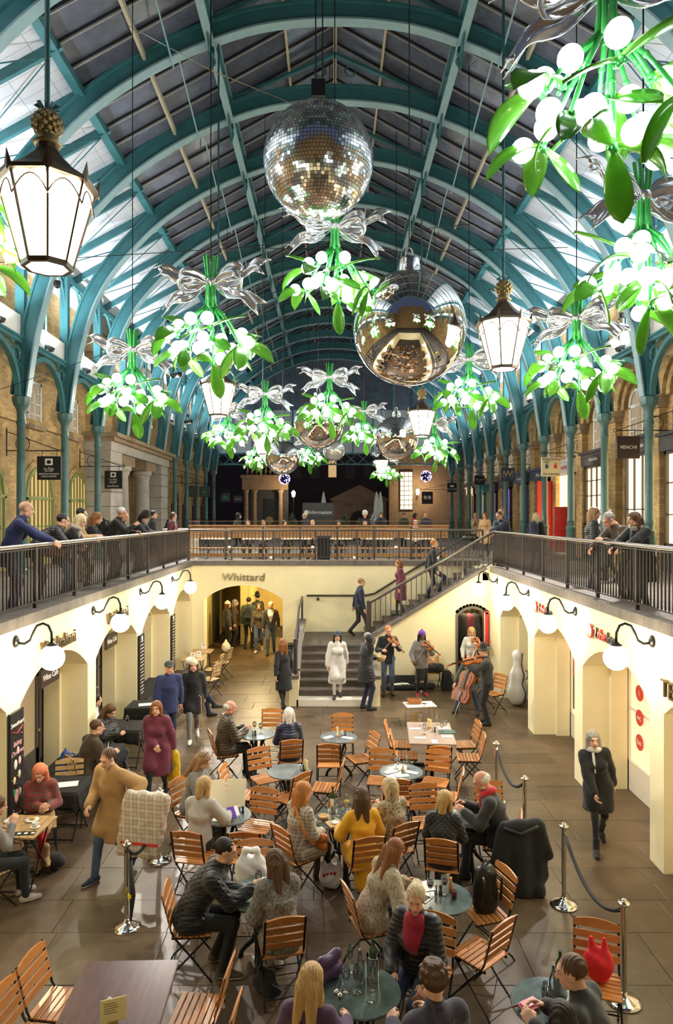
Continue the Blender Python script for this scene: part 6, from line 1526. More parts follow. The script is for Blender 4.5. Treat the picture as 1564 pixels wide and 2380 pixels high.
who('p29','woman in a long cream white coat coming down the lower steps',.14,16.85,176,z=.157,pose='walk',H=1.66,fem=True,top=('coat','white'),bot=('leggings','white'),hair=('long','dark'),hem=.5,t=.034,feet=((.08,.12,0),(-.08,-.1,.02)),hat=('cap','navy'))
who('p36','woman in black hurrying past the right-hand arches',3.72,9.6,188,pose='walk',H=1.66,fem=True,top=('coat','black'),bot=('leggings','black'),hair=('bob','grey'),hem=.34,t=.03,side=8,rh=(.12,.28,.86),scarf='white',shoe=('boot','black'))
who('p37','dark-dressed man crossing the stair landing',.80,20.05,80,z=1.1,pose='walk',H=1.72,top=('jacket','navy'),bot=('trousers','charcoal'),hair=('short','sandy'))
who('p38','woman in a burgundy coat coming down the upper stairs',1.98,19.6,-92,z=1.75,H=1.62,fem=True,top=('coat','burgundy'),bot=('leggings','charcoal'),hair=('bob','auburn'),hem=.4,t=.03,feet=((.08,.14,-.16),(-.08,-.1,0)))
who('p39','man in black climbing near the top of the stairs',2.85,19.6,88,z=2.24,pose='walk',H=1.72,top=('jacket','black'),bot=('trousers','navy'),hair=('short','ginger'),feet=((.09,.2,.16),(-.09,-.12,0)))
# passage under the arch
who('p40','man in a dark jacket walking out of the passage arch',-2.02,23.0,178,pose='walk',H=1.80,top=('jacket','charcoal'),bot=('jeans','denim'),hair=('balding','brown'),inner='white')
who('p41','woman in a brown jacket with tan bag walking out of the passage',-2.46,23.4,178,pose='walk',H=1.68,fem=True,top=('jacket','olive'),bot=('jeans','denim'),hair=('long','brown'),shoe=('shoe','white','w'))
who('p42','man with a black backpack seen from behind in the passage',-2.88,23.9,10,H=1.78,top=('jacket','green'),bot=T,hair=('short','dark'),t=.03)
who('p43','woman in a yellow knitted hat at the passage side',-3.62,23.7,60,H=1.66,fem=True,top=('jacket','charcoal'),bot=T,hair=('bob','brown'),hat=('beanie','cream'),t=.03)
who('p44','woman in a striped scarf beside the yellow hat in the passage',-3.45,24.3,90,H=1.66,fem=True,top=('coat','brown'),bot=T,hair=('bob','grey'),hem=.3)
who('p45','man in a dark felt hat at the back of the passage',-2.65,24.9,-40,H=1.80,top=('coat','green'),bot=T,hair=('short','dark'),hat=('felt','black'),hem=.3)
# musicians and listener
who('p30','tall man in a quilted jacket listening with his hand to his ear',.82,16.35,62,H=1.84,top=('jacket','quiltblack'),bot=('trousers','navy'),hair=('short','grey'),rh=(.09,.14,1.56),lh=(-.12,.34,1.12),hem=.26,t=.032,curl=(.7,.4),head=(4,-20))
who('p31','bearded violinist in a black shirt and jeans by the stair wall',1.45,17.75,178,H=1.80,top=('shirt','black'),bot=('jeans','denim'),hair=('short','ginger'),lh=(-.16,.36,1.28),rh=(.16,.28,1.16),shoe=('boot','brown'),head=(14,-14),skin=SKIN_R,curl=(.8,.9),hem=.1)
CL['purplehat'] = cloth('purplehat',(.13,.03,.30)); 
who('p32','smiling violinist in a purple woollen hat and grey sweater',2.30,17.6,176,H=1.68,fem=True,top=('sweater','grey'),bot=('skirt','charcoal',.50),hair=('long','black'),hat=('beanie','purplehat'),tights='black',shoe=('shoe','crimson','w'),lh=(-.12,.30,1.34),rh=(.24,.20,.96),skin=SKIN_D,t=.034,hem=.16,curl=(.8,.9),head=(6,-8))
who('p33','blonde violinist in a white jumper standing in the doorway',3.70,18.2,186,H=1.68,fem=True,top=('sweater','white'),bot=('leggings','black'),hair=('bob','blonde'),lh=(-.12,.32,1.30),rh=(.24,.16,.92),hem=.2,curl=(.6,.9),head=(8,-6),shoe=('boot','black'))
sitter('p34','c45','seated cellist in blue jeans half hidden by the man in the hat',H=1.76,top=('jacket','green'),bot=('jeans','denim'),hair=('short','grey'),rh=(.30,.44,.62),lh=(-.10,.36,1.02),feet=((.26,.42,0),(-.26,.42,0)),shoe=('shoe','brown'),head=(16,6),curl=(.8,.9))
who('p35','viola player in a dark felt hat and leather waistcoat',3.44,15.2,-80,H=1.74,top=('jacket','charcoal'),bot=('jeans','black'),hair=('short','grey'),hat=('felt','black'),lh=(-.10,.46,1.34),rh=(.26,.36,1.20),hem=.12,t=.028,curl=(.9,.9),head=(6,0))
# left gallery
G = ZU
who('u1','bald man in a royal blue suit leaning on the left gallery rail',-4.80,10.75,72,z=G,pose='lean',H=1.84,top=('jacket','royal'),bot=('trousers','navy'),hair=('none','sandy'),lean=20,rh=(.14,.48,1.04),lh=(-.06,.46,1.06),hem=.16,inner='black',head=(4,-6))
who('u2','man with glasses in a black puffer jacket bending over the rail',-4.98,12.1,62,z=G,pose='lean',H=1.78,top=('jacket','puffblack'),hair=('short','dark'),lean=44,t=.036,rh=(.14,.5,1.02),lh=(-.1,.5,1.02),head=(0,10))
who('u3','blonde woman in a grey scarf leaning with a brown leather bag',-4.78,12.75,78,z=G,pose='lean',H=1.68,fem=True,top=('coat','black'),hair=('bob','fair'),lean=30,scarf='lightgrey',hem=.2,bot=('jeans','denim'),head=(16,12))
who('u4','dark-haired young man in a camel coat behind the blonde woman',-4.92,13.3,80,z=G,pose='lean',H=1.78,top=('coat','camel'),hair=('short','dark'),lean=26,hem=.2,head=(8,14))
who('u5','long auburn-haired girl in black leaning on the left rail',-4.80,13.95,80,z=G,pose='lean',H=1.68,fem=True,top=('jacket','black'),hair=('long','auburn'),lean=22,bot=('skirt','leopard',.7),tights='black',head=(8,4))
who('u6','white-haired man in black with a backpack resting chin on hand',-4.80,15.5,82,z=G,pose='lean',H=1.82,top=('jacket','black'),hair=('short','white'),lean=24,rh=(.05,.34,1.28),skin=SKIN_R,head=(8,6))
who('u7','person half hidden beside the white-haired man',-4.92,16.15,95,z=G,pose='lean',H=1.72,top=('jacket','charcoal'),hair=('short','grey'),lean=24,head=(6,10))
CL['fur_black'] = cloth('fur_black',(.02,.014,.011),bump=1,bs=90)
who('u8','woman in a black fur hat and black coat at the left rail',-4.82,17.55,100,z=G,pose='lean',H=1.70,fem=True,top=('coat','black'),hair=('bob','dark'),hat=('fur','fur_black'),lean=20,hem=.25,head=(30,0),t=.034)
who('u9','man in a dark jacket strolling along the far left gallery',-5.3,20.2,60,z=G,pose='walk',H=1.74,top=('jacket','charcoal'),hair=('short','dark'))
who('u10','woman in a burgundy coat and pale scarf at the left corner',-5.0,21.6,110,z=G,pose='stand',H=1.66,fem=True,top=('coat','burgundy'),hair=('bob','brown'),scarf='lightgrey',hem=.3)
who('u11','dark figure walking beyond the burgundy coat',-5.9,25.5,20,z=G,pose='walk',H=1.74,top=('coat','black'),hair=('short','dark'),hem=.3)
# right gallery
who('v1','young woman in a checked scarf and fur-hooded parka on the right rail',4.78,10.85,-118,z=G,pose='lean',H=1.66,fem=True,top=('coat','black'),hair=('longer','brown'),scarf='scarfcheck',lean=18,hem=.35,t=.036,head=(4,18),rh=(.12,.4,1.10),lh=(-.1,.4,1.10))
who('v2','grey-haired man in a brown jacket bending over the right rail',4.84,11.55,-105,z=G,pose='lean',H=1.76,top=('jacket','brown'),hair=('short','grey'),lean=36,t=.03,rh=(.05,.52,.98),head=(26,6),skin=SKIN_R)
who('v3','long-haired man with glasses in a black leather jacket',5.25,13.9,100,z=G,H=1.74,top=('jacket','puffblack'),bot=('jeans','bluejean'),hair=('long','sandy'),t=.03,shoe=('shoe','white','w'))
who('v4','grey-clad person walking behind the lit shop door column',6.6,16.2,-30,z=G,pose='walk',H=1.74,top=('jacket','grey'),hair=('short','brown'))
who('v5','woman in a black hooded coat with a navy backpack seen from behind',5.7,19.2,35,z=G,H=1.64,fem=True,top=('coat','black'),hair=('long','fair'),hem=.3,t=.034)
who('v6','man in a navy and yellow jacket leaning at the stair-head corner',4.72,19.1,-125,z=G,pose='lean',H=1.76,top=('jacket','puffnavy'),hair=('short','brown'),lean=26,t=.036,head=(10,0),rh=(-.06,.42,1.08),lh=(.02,.44,1.10))
who('v7','man in dark blue standing behind the stair-head corner',5.1,20.6,-140,z=G,H=1.78,top=('jacket','navy'),hair=('short','sandy'))
who('v8','woman in a long tan coat and black boots on the right gallery',5.9,26.4,-150,z=G,H=1.70,fem=True,top=('coat','camel'),bot=('leggings','black'),hair=('long','brown'),hem=.42,shoe=('boot','black'))
who('v9','woman in a blue top and brown coat photographing on the right gallery',6.7,32,-170,z=G,H=1.70,fem=True,top=('coat','camel'),bot=('leggings','black'),hair=('bob','blonde'),inner='blue',hem=.3,rh=(.05,.25,1.35),lh=(-.05,.25,1.35))
# behind the wooden benches at the far end
for i, (px, d, a, pose, top, hr, lb) in enumerate((
 (550,27,60,'walk','black','dark','dark figure walking left of the kiosk behind the benches'),(577,25.2,180,'sit','black','brown','dark-haired diner in the left bench row'),(612,25.2,175,'sit','grey','auburn','brown-haired diner looking down in the left bench row'),
 (662,25.2,170,'sit','navy','dark','diner in navy below the left portico'),(712,27.5,-60,'walk','navy','fair','fair-haired stroller before the information kiosk'),(727,25.2,185,'sit','black','blonde','blonde child-height diner at the centre bench'),
 (787,25.2,180,'sit','charcoal','dark','diner left of the white fur hat'),(848,28,180,'stand','black','dark','person in a fluffy white hat near the small fir trees'),(848,25.2,180,'sit','black','black','dark-haired diner at the right of the centre bench'),
 (886,28.5,190,'stand','navy','brown','person in a dark blue hood photographing with raised hands'),(938,33,170,'stand','green','dark','man in a dark green cap by the far wall window'),(965,25.2,182,'sit','white','white','diner in a white top at the right bench end'),
 (962,35,90,'stand','red','dark','person in a red top under the far right window'),(990,30,200,'stand','navy','sandy','bearded man in a dark coat near the far right columns'))):
    x = (px-VPX)*d/FPX
    k = dict(top=('jacket',top), hair=('short' if i % 3 else 'bob',hr), H=1.70)
    if 'white hat' in lb or 'fluffy' in lb: k['hat'] = ('fur','white')
    if 'cap' in lb: k['hat'] = ('cap','green')
    if 'raised' in lb: k.update(rh=(.06,.26,1.5), lh=(-.06,.26,1.5))
    who(f'f{i}', lb, x, d, a, z=G, pose=pose, seat=.52, **k)
# ================================================================ instruments and bags
VARN = mat('varnished_violin', (.36,.11,.025), .38, var=.3, vs=12, spec=.35); EBONY = mat('ebony', (.012,.01,.009), .3)
def fiddle_outline(L, W):
    pr = [(0,.42),(.10,.47),(.22,.5),(.33,.45),(.42,.34),(.5,.315),(.58,.34),(.66,.385),(.78,.41),(.9,.36),(.97,.22),(1,0)]
    up = [(W*w, L*t) for t, w in pr]; return up+[(-a,b) for a,b in up[-2::-1]]
def fiddle(name, cat, label, p, q, nrm_, L=.36, W=.21, dep=.04, endpin=0):
    """instrument from tail point p towards scroll q, its top facing nrm_"""
    p, q = Vector(p), Vector(q); yv = (q-p).normalized(); zv = Vector(nrm_); xv = yv.cross(zv).normalized(); zv = xv.cross(yv)
    o = empty(name, p, 0, label, cat); M = Matrix((xv,yv,zv)).transposed().to_4x4(); M.translation = p; o.matrix_world = M
    ol = fiddle_outline(L, W)
    MB().prism([(a*.96,b) for a,b in ol],-dep,0,'z').build('ribs', VARN, o, True, auto=40); MB().prism(ol,0,dep*.12,'z').prism([(a*.7,L*.06+b*.88) for a,b in ol],dep*.12,dep*.3,'z').build('top_plate', VARN, o, True, auto=30); MB().prism(ol,-dep*1.15,-dep,'z').build('back_plate', VARN, o)
    MB().b2(-W*.06,W*.06,L*.45,L*1.62,dep*.35,dep*.6).build('fingerboard', EBONY, o); MB().b2(-W*.055,W*.055,L*.97,L*1.62,dep*.0,dep*.36).build('neck', VARN, o)
    MB().b2(-W*.05,W*.05,L*1.62,L*1.8,-dep*.2,dep*.4).tube([(-W*.09,L*1.84,dep*.05),(W*.09,L*1.84,dep*.05)],dep*.35,10).build('scroll', VARN, o, True, auto=40)
    MB().b2(-W*.12,W*.12,L*.42,L*.44,dep*.2,dep*.95).build('bridge', TEAK_L, o); MB().prism([(-W*.05,L*.02),(W*.05,L*.02),(W*.09,L*.3),(-W*.09,L*.3)],dep*.45,dep*.6,'z').build('tailpiece', EBONY, o)
    st = MB()
    for s in (-.04,-.013,.013,.04): st.tube([(W*s,L*.3,dep*.6),(W*s,L*.43,dep*.98),(W*s*.7,L*1.62,dep*.66)],.0012 if L < .5 else .003,4)
    st.build('strings', CHROME, o)
    for s in (-1,1): MB().tube([(s*W*.16,L*.36,dep*.31),(s*W*.13,L*.45,dep*.31),(s*W*.17,L*.54,dep*.31)],W*.012,5).build('sound_hole', EBONY, o)
    for i in range(4): MB().tube([(-W*.2 if i % 2 else 0,L*(1.66+.035*i),dep*.1),(0 if i % 2 else W*.2,L*(1.66+.035*i),dep*.1)],W*.015,5).build('tuning_peg', EBONY, o)
    if endpin: MB().tube([(0,0,-dep*.5),(0,-endpin,-dep*.5)],.006,6).build('endpin', CHROME, o)
    return o
def bow(label, p, q):
    p, q = Vector(p), Vector(q); o = empty('bow', p, 0, label, 'bow'); d = q-p
    MB().tube([(0,0,0),tuple(d*.5+Vector((0,0,.012))),tuple(d)],.006,6).build('stick', mat('bow_stick',(.10,.035,.015),.4), o); MB().tube([tuple(d*.03+Vector((0,0,-.018))),tuple(d*.98+Vector((0,0,-.014)))],.003,4).build('horsehair', PAPER, o)
    return o
def at_neck(k, off): n = PPL[k]['neck']; return n+Vector(off)
for k, lb in (('p31','orange violin of the bearded player'),('p32','orange violin of the woman in the purple hat'),('p33','orange violin of the blonde player in the doorway')):
    n, l, r_ = PPL[k]['neck'], PPL[k]['lh'], PPL[k]['rh']; fw = (l-n).normalized()
    p = n+Vector((.05,-.09,.0)); fiddle('violin','violin',lb,p,l+Vector((.03,-.02,.03)),(-.2,-.45,.85))
    bow(lb.replace('orange violin','thin violin bow'), r_+Vector((0,-.05,0)), p+fw*.16+Vector((.06,-.06,.14)) if k != 'p33' else r_+Vector((-.10,-.25,-.55)))
n, l, r_ = PPL['p35']['neck'], PPL['p35']['lh'], PPL['p35']['rh']
fiddle('viola','viola','large orange viola of the man in the felt hat', n+Vector((-.10,-.06,.03)), l+Vector((-.06,-.02,.05)), (0,-.45,.9), .42,.25,.045); bow('viola bow of the man in the felt hat', r_, n+Vector((-.32,-.1,.3)))
x, y, a, z = CH['c45']; lf, rt = PPL['p34']['lh'], PPL['p34']['rh']
fiddle('cello','cello','big reddish brown cello leaning on the seated player', (x-.42,y-.62,.34), (lf.x+.04,lf.y-.02,lf.z+.26), (-.55,-.8,.35), .74,.43,.13,.42); bow('cello bow in the right hand of the seated player', rt, rt+Vector((.55,-.22,.20)))
# generic bags
LEATHB = mat('brown_leather', (.26,.085,.035), .4); PLAST = mat('white_plastic', (.80,.80,.80), .35); NAVYB = mat('navy_nylon',(.02,.025,.06),.6); ORL = mat('orange_leather',(.55,.17,.03),.4)
def soft(name, cat, label, loc, a, prims, mt, h=.012, k=.03, wob=.006, parent=None):
    o = empty(name, loc, a, label, cat); V, F = sdf_mesh(prims, h, k); V = V+wob*np.sin(V[:,0:1]*31+np.sin(V[:,2:3]*23)*2+V[:,1:2]*27)*nrmrows(V-V.mean(0)); link('body', fast_mesh(name, V, F, [mt]), None, o); return o
o = soft('carrier_bag','bag','white plastic carrier bag with red print on the floor by the yellow coat', onz(770,2062,0), 10, [ell((0,0,.14),(.15,.13,.15)), cone((-.08,0,.2),(-.1,0,.30),.06,.03), cone((.08,0,.2),(.1,0,.30),.06,.03)], PLAST)
for s in (-1,1): MB().tube([(s*.1,-.03,.28),(s*.09,-.02,.40),(s*.05,.02,.40),(s*.06,.03,.28)],.014,6,flat=.5).build('handle', PLAST, o, True)
for i in range(4): MB().box((-.07+.045*i,-.118,.20+.012*i),(.03,.006,.05),(R(20),0,R(10))).build('red_print', LETRED, o)
x, y, z = TB['t10']; soft('carrier_bag','bag','big white plastic carrier bag standing on the chair behind the green table', (CH['c27'][0]-.02,CH['c27'][1]-.02,.455), 0, [ell((0,0,.2),(.18,.1,.2)), cone((-.1,0,.3),(-.06,0,.42),.05,.035), cone((.1,0,.3),(.06,0,.42),.05,.035), cone((-.06,0,.43),(.06,0,.43),.035,.035), carve((0,0,.39),(.045,.2,.03))], PLAST)
soft('carrier_bag','bag','crumpled red carrier bag on the lower right chair', (CH['c38'][0]+.02,CH['c38'][1]+.02,.46), 20, [ell((0,0,.15),(.13,.1,.15)), cone((-.05,0,.25),(-.06,0,.38),.04,.02), cone((.06,0,.25),(.05,0,.38),.04,.02)], mat('red_plastic',(.75,.02,.03),.35))
n = PPL['p23']['lh']; o = soft('carrier_bag','bag','yellow carrier bag in the hand of the burgundy-coated woman', (n.x,n.y,n.z-.5), 20, [cone((0,0,.06),(0,0,.34),.14,.13,(V3(0,1,0),2.2))], mat('yellow_plastic',(.75,.48,.03),.45)); MB().tube([(-.06,0,.42),(-.03,0,.5),(.03,0,.5),(.06,0,.42)],.008,5).build('handle', CREAMP, o); MB().sphere((0,-.075,.2),.06,12,8,sq=(1,.15,1.3)).build('round_print', mat('grey_print',(.25,.25,.2),.6), o)
n = PPL['p38']['rh']; soft('carrier_bag','bag','yellow shopping bag carried on the stairs', (n.x-.05,n.y-.05,n.z-.48), 0, [cone((0,0,.06),(0,0,.3),.13,.12,(V3(1,0,0),2.0))], mat('yellow_plastic',(.75,.48,.03),.45))
n = PPL['p24']['lh']; o = soft('cloth_bundle','bundle','big pale checked bundle under the walking man\'s arm', (n.x+.12,n.y-.1,n.z-.62), 12, [cone((-.24+.05*i+.0,0,.02),(-.12+.05*i,0,.72),.05,.06) for i in range(11)], CL['palecheck'], .018, .05, .010); MB().box((.05,-.06,.16),(.5,.012,.03),(0,R(0),0)).build('red_stripe', LETRED, o)
n = PPL['u3']['pelvis']; o = soft('shoulder_bag','bag','large brown leather bag on the blonde woman\'s shoulder at the left rail', (n.x+.02,n.y-.34,n.z+.0), -70, [cone((-.16,0,.03),(.16,0,.03),.1,.1,(V3(0,1,0),1.4)), cone((-.12,0,.18),(.12,0,.18),.1,.1,(V3(0,1,0),1.5))], LEATHB); MB().tube([(-.12,0,.25),(-.07,0,.42),(.0,0,.5),(.07,0,.42),(.12,0,.25)],.014,6).build('strap', LEATHB, o, True)
n = PPL['p7']['pelvis']; o = soft('handbag','bag','small orange leather handbag hanging beside the checked coat', (n.x+.28,n.y-.02,n.z+.0), 30, [cone((-.07,0,.04),(.07,0,.04),.05,.05,(V3(0,1,0),1.3)), cone((-.07,0,.14),(.07,0,.14),.05,.05,(V3(0,1,0),1.3))], ORL)
c = PPL['p7']['neck']; prop(MB().tube([tuple(c+Vector((-.06,-.10,.01))),tuple(c+Vector((-.02,-.19,-.08))),tuple(c+Vector((.06,-.24,-.24))),tuple(c+Vector((.16,-.2,-.4))),(n.x+.26,n.y-.03,n.z+.18)],.013,6).build('bag_strap', ORL), 'orange strap running down the back of the checked coat', 'strap')
def backpack(label, p, a, mt, s=1.0):
    o = soft('backpack','backpack',label,p,a,[cone((0,0,.08*s),(0,0,.34*s),.14*s,.12*s,(V3(0,1,0),1.4)), cone((-.06*s,-.08*s,.1*s),(.06*s,-.08*s,.1*s),.06*s,.06*s)], mt, .014, .03, .004)
    for q in (-1,1): MB().tube([(q*.08*s,.08*s,.38*s),(q*.1*s,.14*s,.36*s),(q*.1*s,.12*s,.14*s)],.014,6).build('strap', mt, o, True)
    MB().tube([(-.04*s,0,.45*s),(0,0,.5*s),(.04*s,0,.45*s)],.01,5).build('grab_loop', mt, o); return o
n = PPL['u6']['chest']; backpack('black backpack on the white-haired man at the rail',(n.x-.26,n.y-.05,n.z-.2),82,CL['black'])
n = PPL['v5']['chest']; backpack('navy backpack on the woman in the black hooded coat',(n.x-.12,n.y-.2,n.z-.24),35,NAVYB)
n = PPL['p42']['chest']; backpack('black backpack in the passage under the arch',(n.x,n.y-.2,n.z-.26),10,CL['black'])
x, y, a, z = CH['c34']; backpack('black leather backpack hung on the chair by the red wine',(x+.02,y+.02,.46),160,mat('black_leather',(.012,.012,.012),.35),1.05)
backpack('blue backpack on the bench beside the leather-jacket man',(-4.25,11.0,.46),90,mat('blue_nylon',(.02,.07,.32),.5),.85)
backpack('black instrument rucksack standing beside the loaded chair',(3.05,18.2,0),170,CL['black'],1.15)
for i,(x,y,z,lb) in enumerate(((2.62,18.2,.46,'black rolled coat on the loaded chair'),(2.85,18.22,.46,'black soft case on the loaded chair'))): soft('bag','bag',lb,(x,y,z),90*i,[ell((0,0,.12),(.22,.14,.12)), cone((-.1,0,.1),(.1,0,.16),.1,.09)], CL['black'])
soft('handbag','bag','black handbag on the floor under the green table', (-.62,6.62,0), 30, [cone((-.08,0,.08),(.08,0,.08),.08,.08,(V3(0,1,0),1.4)), cone((-.05,0,.2),(.05,0,.2),.06,.05,(V3(0,1,0),1.4))], CL['black'])
soft('handbag','bag','purple handbag beside the front ice bucket table', (TB['t11'][0]-.26,TB['t11'][1]+.12,.73), -40, [cone((-.09,0,.06),(.09,0,.06),.06,.06,(V3(0,1,0),1.2)), cone((-.07,0,.16),(.08,0,.18),.06,.05,(V3(0,1,0),1.3))], mat('purple_leather',(.07,.035,.09),.4))
soft('carrier_bag','bag','white carrier bag on the passage floor', (-3.55,23.2,0), 0, [ell((0,0,.18),(.15,.12,.18)), cone((0,0,.3),(0,0,.42),.06,.03)], PLAST, .02)
soft('handbag','bag','black bag on the floor behind the red tights', (-3.62,9.0,0), 30, [ell((0,0,.1),(.16,.12,.1))], CL['black'])
# the big black coat over the red-scarf man's chair
x, y = 2.30, 8.45
o = empty('draped_coat',(x,y,0),0,'huge black coat hung over the chair beside the rope post','coat')
V, F = sdf_mesh([cone((-.16,0,.78),(.22,.02,.80),.07,.08), cone((-.18,0,.7),(-.26,-.05,.1),.10,.15,(V3(0,1,0),1.5)), cone((0,0,.72),(.02,-.06,.05),.14,.2,(V3(0,1,0),1.6)), cone((.2,.02,.74),(.24,.0,.2),.11,.13,(V3(0,1,0),1.4)), cone((.26,.04,.78),(.36,-.02,.45),.07,.06), cone((-.3,-.02,.06),(.2,-.1,.06),.1,.1)], .018, .06, [((0,0,.005),(0,0,-1))])
V = V+.014*np.sin(V[:,0:1]*30+np.sin(V[:,2:3]*5)*1.2)*np.array([[0,-1,0]])*(1-V[:,2:3]); link('cloth', fast_mesh('coat', V, F, [CL['black']]), None, o)
MB().tube([(-.2,-.07,.8),(.0,-.1,.74),(.22,-.06,.82)],.03,8,flat=.5).build('collar', CL['black'], o, True)
# phone of the girl, wicker basket of the listener, walking stick
n = PPL['p21']['rh']; o = empty('mobile_phone',(n.x+.06,n.y-.02,n.z+.05),60,'dark mobile phone in the girl\'s hands','phone'); MB().box((0,0,0),(.07,.012,.14),(R(-40),0,0)).build('case', PANE, o)
n = PPL['p30']['lh']; o = empty('wicker_basket',(n.x+.12,n.y-.03,n.z-.08),0,'small round wicker basket held by the tall listener','basket'); MB().lathe([(.09,0),(.13,.12),(.125,.13),(.12,.12),(.085,.01),(.001,.01)],20).build('bowl', mat('pale_wicker',(.55,.38,.18),.8,bump=.6,bs=60), o, True)
prop(MB().tube([(-2.62,14.0,0),(-2.66,14.05,.9),(-2.70,14.05,.94)],.011,6).build('walking_stick', TEAK_L), 'pale wooden walking stick beside the white woollen hat', 'stick')
# ================================================================ shops under the arches
FRM_D = mat('dark_grey_joinery', (.07,.06,.052), .4); FRM_W = mat('white_joinery', (.80,.74,.62), .45); SHOPG = mat('shop_glass', (.10,.075,.04), .06, spec=.8, emit=.10, ecol=(1,.7,.35), sampled=False)
DN = [9]
def court_shop(side, a, b, frame, glass, door_at, label_parts=()):
    """a shopfront closing an arch of the court: frame, panes, door leaf; with a shallow room behind"""
    DN[0] += 1; s = -1 if side == 'left' else 1; x = (XL if s < 0 else XR)+s*.74; w = b-a
    o = S(empty(f'door_{DN[0]}', (x, a, 0)))
    hz = 2.5
    cols = [0, .1, door_at-.45, door_at+.45, w-.1, w]
    m = MB()
    for u in (.05, door_at-.5, door_at+.5, w-.05):
        if 0 < u < w: m.b2(0,s*.1,u-.05,u+.05,0,hz)
    m.b2(0,s*.1,0,w,2.05,2.13); m.b2(0,s*.1,0,w,hz-.1,hz); m.b2(0,s*.1,0,max(.1,door_at-.5),0,.5); m.b2(0,s*.1,min(w,door_at+.5),w,0,.5)
    m.build('frame', frame, o)
    for u0, u1 in ((.1,door_at-.55),(door_at+.55,w-.1)):
        if u1-u0 > .15: MB().b2(s*.04,s*.06,u0,u1,.5,2.05).build('pane', glass, o); MB().b2(s*.02,s*.08,u0,u1,1.35,1.39).build('transom', frame, o); MB().b2(s*.01,s*.03,u0+.08,u1-.08,.1,.42).build('panel', frame, o)
    MB().b2(s*.04,s*.06,.1,w-.1,2.13,2.42).build('fanlight', glass, o)
    d = MB(); d.b2(s*.01,s*.06,door_at-.44,door_at-.34,.02,2.04); d.b2(s*.01,s*.06,door_at+.34,door_at+.44,.02,2.04); d.b2(s*.01,s*.06,door_at-.44,door_at+.44,.02,.7); d.b2(s*.01,s*.06,door_at-.44,door_at+.44,1.9,2.04)
    lf = d.build('door_leaf', frame, o); MB().b2(s*.03,s*.04,door_at-.34,door_at+.34,.7,1.9).build('door_glass', glass, lf); MB().sphere((-s*.03,door_at+.36,1.0),.03,8,6).build('handle', PINE, lf, True)
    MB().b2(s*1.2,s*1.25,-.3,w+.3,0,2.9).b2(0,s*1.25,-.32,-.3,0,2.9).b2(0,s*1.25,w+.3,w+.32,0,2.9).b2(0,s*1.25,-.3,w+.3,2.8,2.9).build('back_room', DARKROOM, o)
    return o
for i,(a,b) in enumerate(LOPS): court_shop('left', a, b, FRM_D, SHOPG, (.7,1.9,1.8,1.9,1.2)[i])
WCG = mat('bright_shop_glass', (.5,.38,.2), .1, spec=.6, emit=.35, ecol=(1,.75,.45), sampled=False)
rs_ = [court_shop('right', a, b, FRM_W if i < 3 else BLUEP, WCG if i < 3 else SHOPG, (1.2,1.0,1.2,1.6)[i]) for i,(a,b) in enumerate(ROPS)]
for j,(z,t) in enumerate(((1.72,'i'),(1.32,'wc'),(.92,'loo'))):   # red discs on the glass
    MB().lathe([(.001,0),(.13,.0),(.13,.012),(.001,.012)],20,M=rotm((0,-PI/2,0),(.0,1.95,z))).build('red_disc', LETRED, rs_[1]); lettering(t,.13,LETW,rs_[1],(-.014,1.95,z),(PI/2,0,-PI/2),.002)
MB().b2(-.012,.0,1.75,2.15,.62,1.85).build('poster', SIGNGRY, rs_[2]); MB().b2(-.016,-.012,1.8,2.1,1.3,1.8).build('poster_print', LETRED, rs_[2]); lettering('wc',.16,LETW,rs_[2],(-.018,1.95,1.55),(PI/2,0,-PI/2),.001)
for x, y, z, w_, lb in ((-2.4,22.6,2.72,75,'added round ceiling lamp inside the passage arch'),(-1.4,26.4,2.72,60,'added round ceiling lamp deep in the passage'),(3.82,YS+.6,2.1,6,'added small lamp inside the stair cupboard')):  # lamps added to brighten the passage and the stair cupboard
    o = empty('ceiling_lamp',(x,y,z),0,lb,'lamp'); MB().lathe([(.12,.03),(.13,0),(.10,-.04)],16).build('rim', WHITE, o, True); MB().lathe([(.001,-.05),(.10,-.04)],16).build('diffuser', GLOBE, o, True); lamp('light', o, (0,0,-.12), w_, (1,.80,.42), .08)
# cupboard under the stairs
cu = S(empty('door_9', (3.82, YS, 0)))
n = 10; m = MB(); hs = .42
for s in (-1,1): m.b2(s*hs-.03,s*hs+.03,-.04,.1,0,1.95)
pa = [(-hs+2*hs*i/n, 1.95+.2*math.sin(PI*i/n)**.8) for i in range(n+1)]
for i in range(n): m.beam((pa[i][0],.03,pa[i][1]),(pa[i+1][0],.03,pa[i+1][1]),.14,.06,(0,1,0))
m.build('frame', mat('grey_door_frame',(.14,.125,.11),.5), cu)
MB().b2(-.6,.44,1.4,1.45,0,2.3).b2(-.6,-.57,.17,1.4,0,2.3).b2(.42,.44,.17,1.4,0,2.3).build('inner_wall', mat('brown_interior',(.10,.06,.035),.8), cu)
for z in (.9,1.25,1.6,1.95): MB().b2(-.55,-.1,1.1,1.4,z,z+.02).build('shelf', TEAK_L, cu)
for i in range(7):
    o = empty('storage_box',(3.33+.11*(i % 3),YS+1.2,(.92,1.27,1.62)[i // 3]),0,f'small box on the cupboard shelves under the stairs, {ordinal(i)} from the bottom left','box'); h = .14+.04*(i % 3); MB().b2(-.05,.05,-.08,.08,0,h).build('carton', (TEAK_L,OFFWHITE,BLUEP)[i % 3], o); MB().b2(-.052,.052,-.082,.082,h-.03,h).build('lid', (OFFWHITE,TEAK_L,WHITE)[i % 3], o)
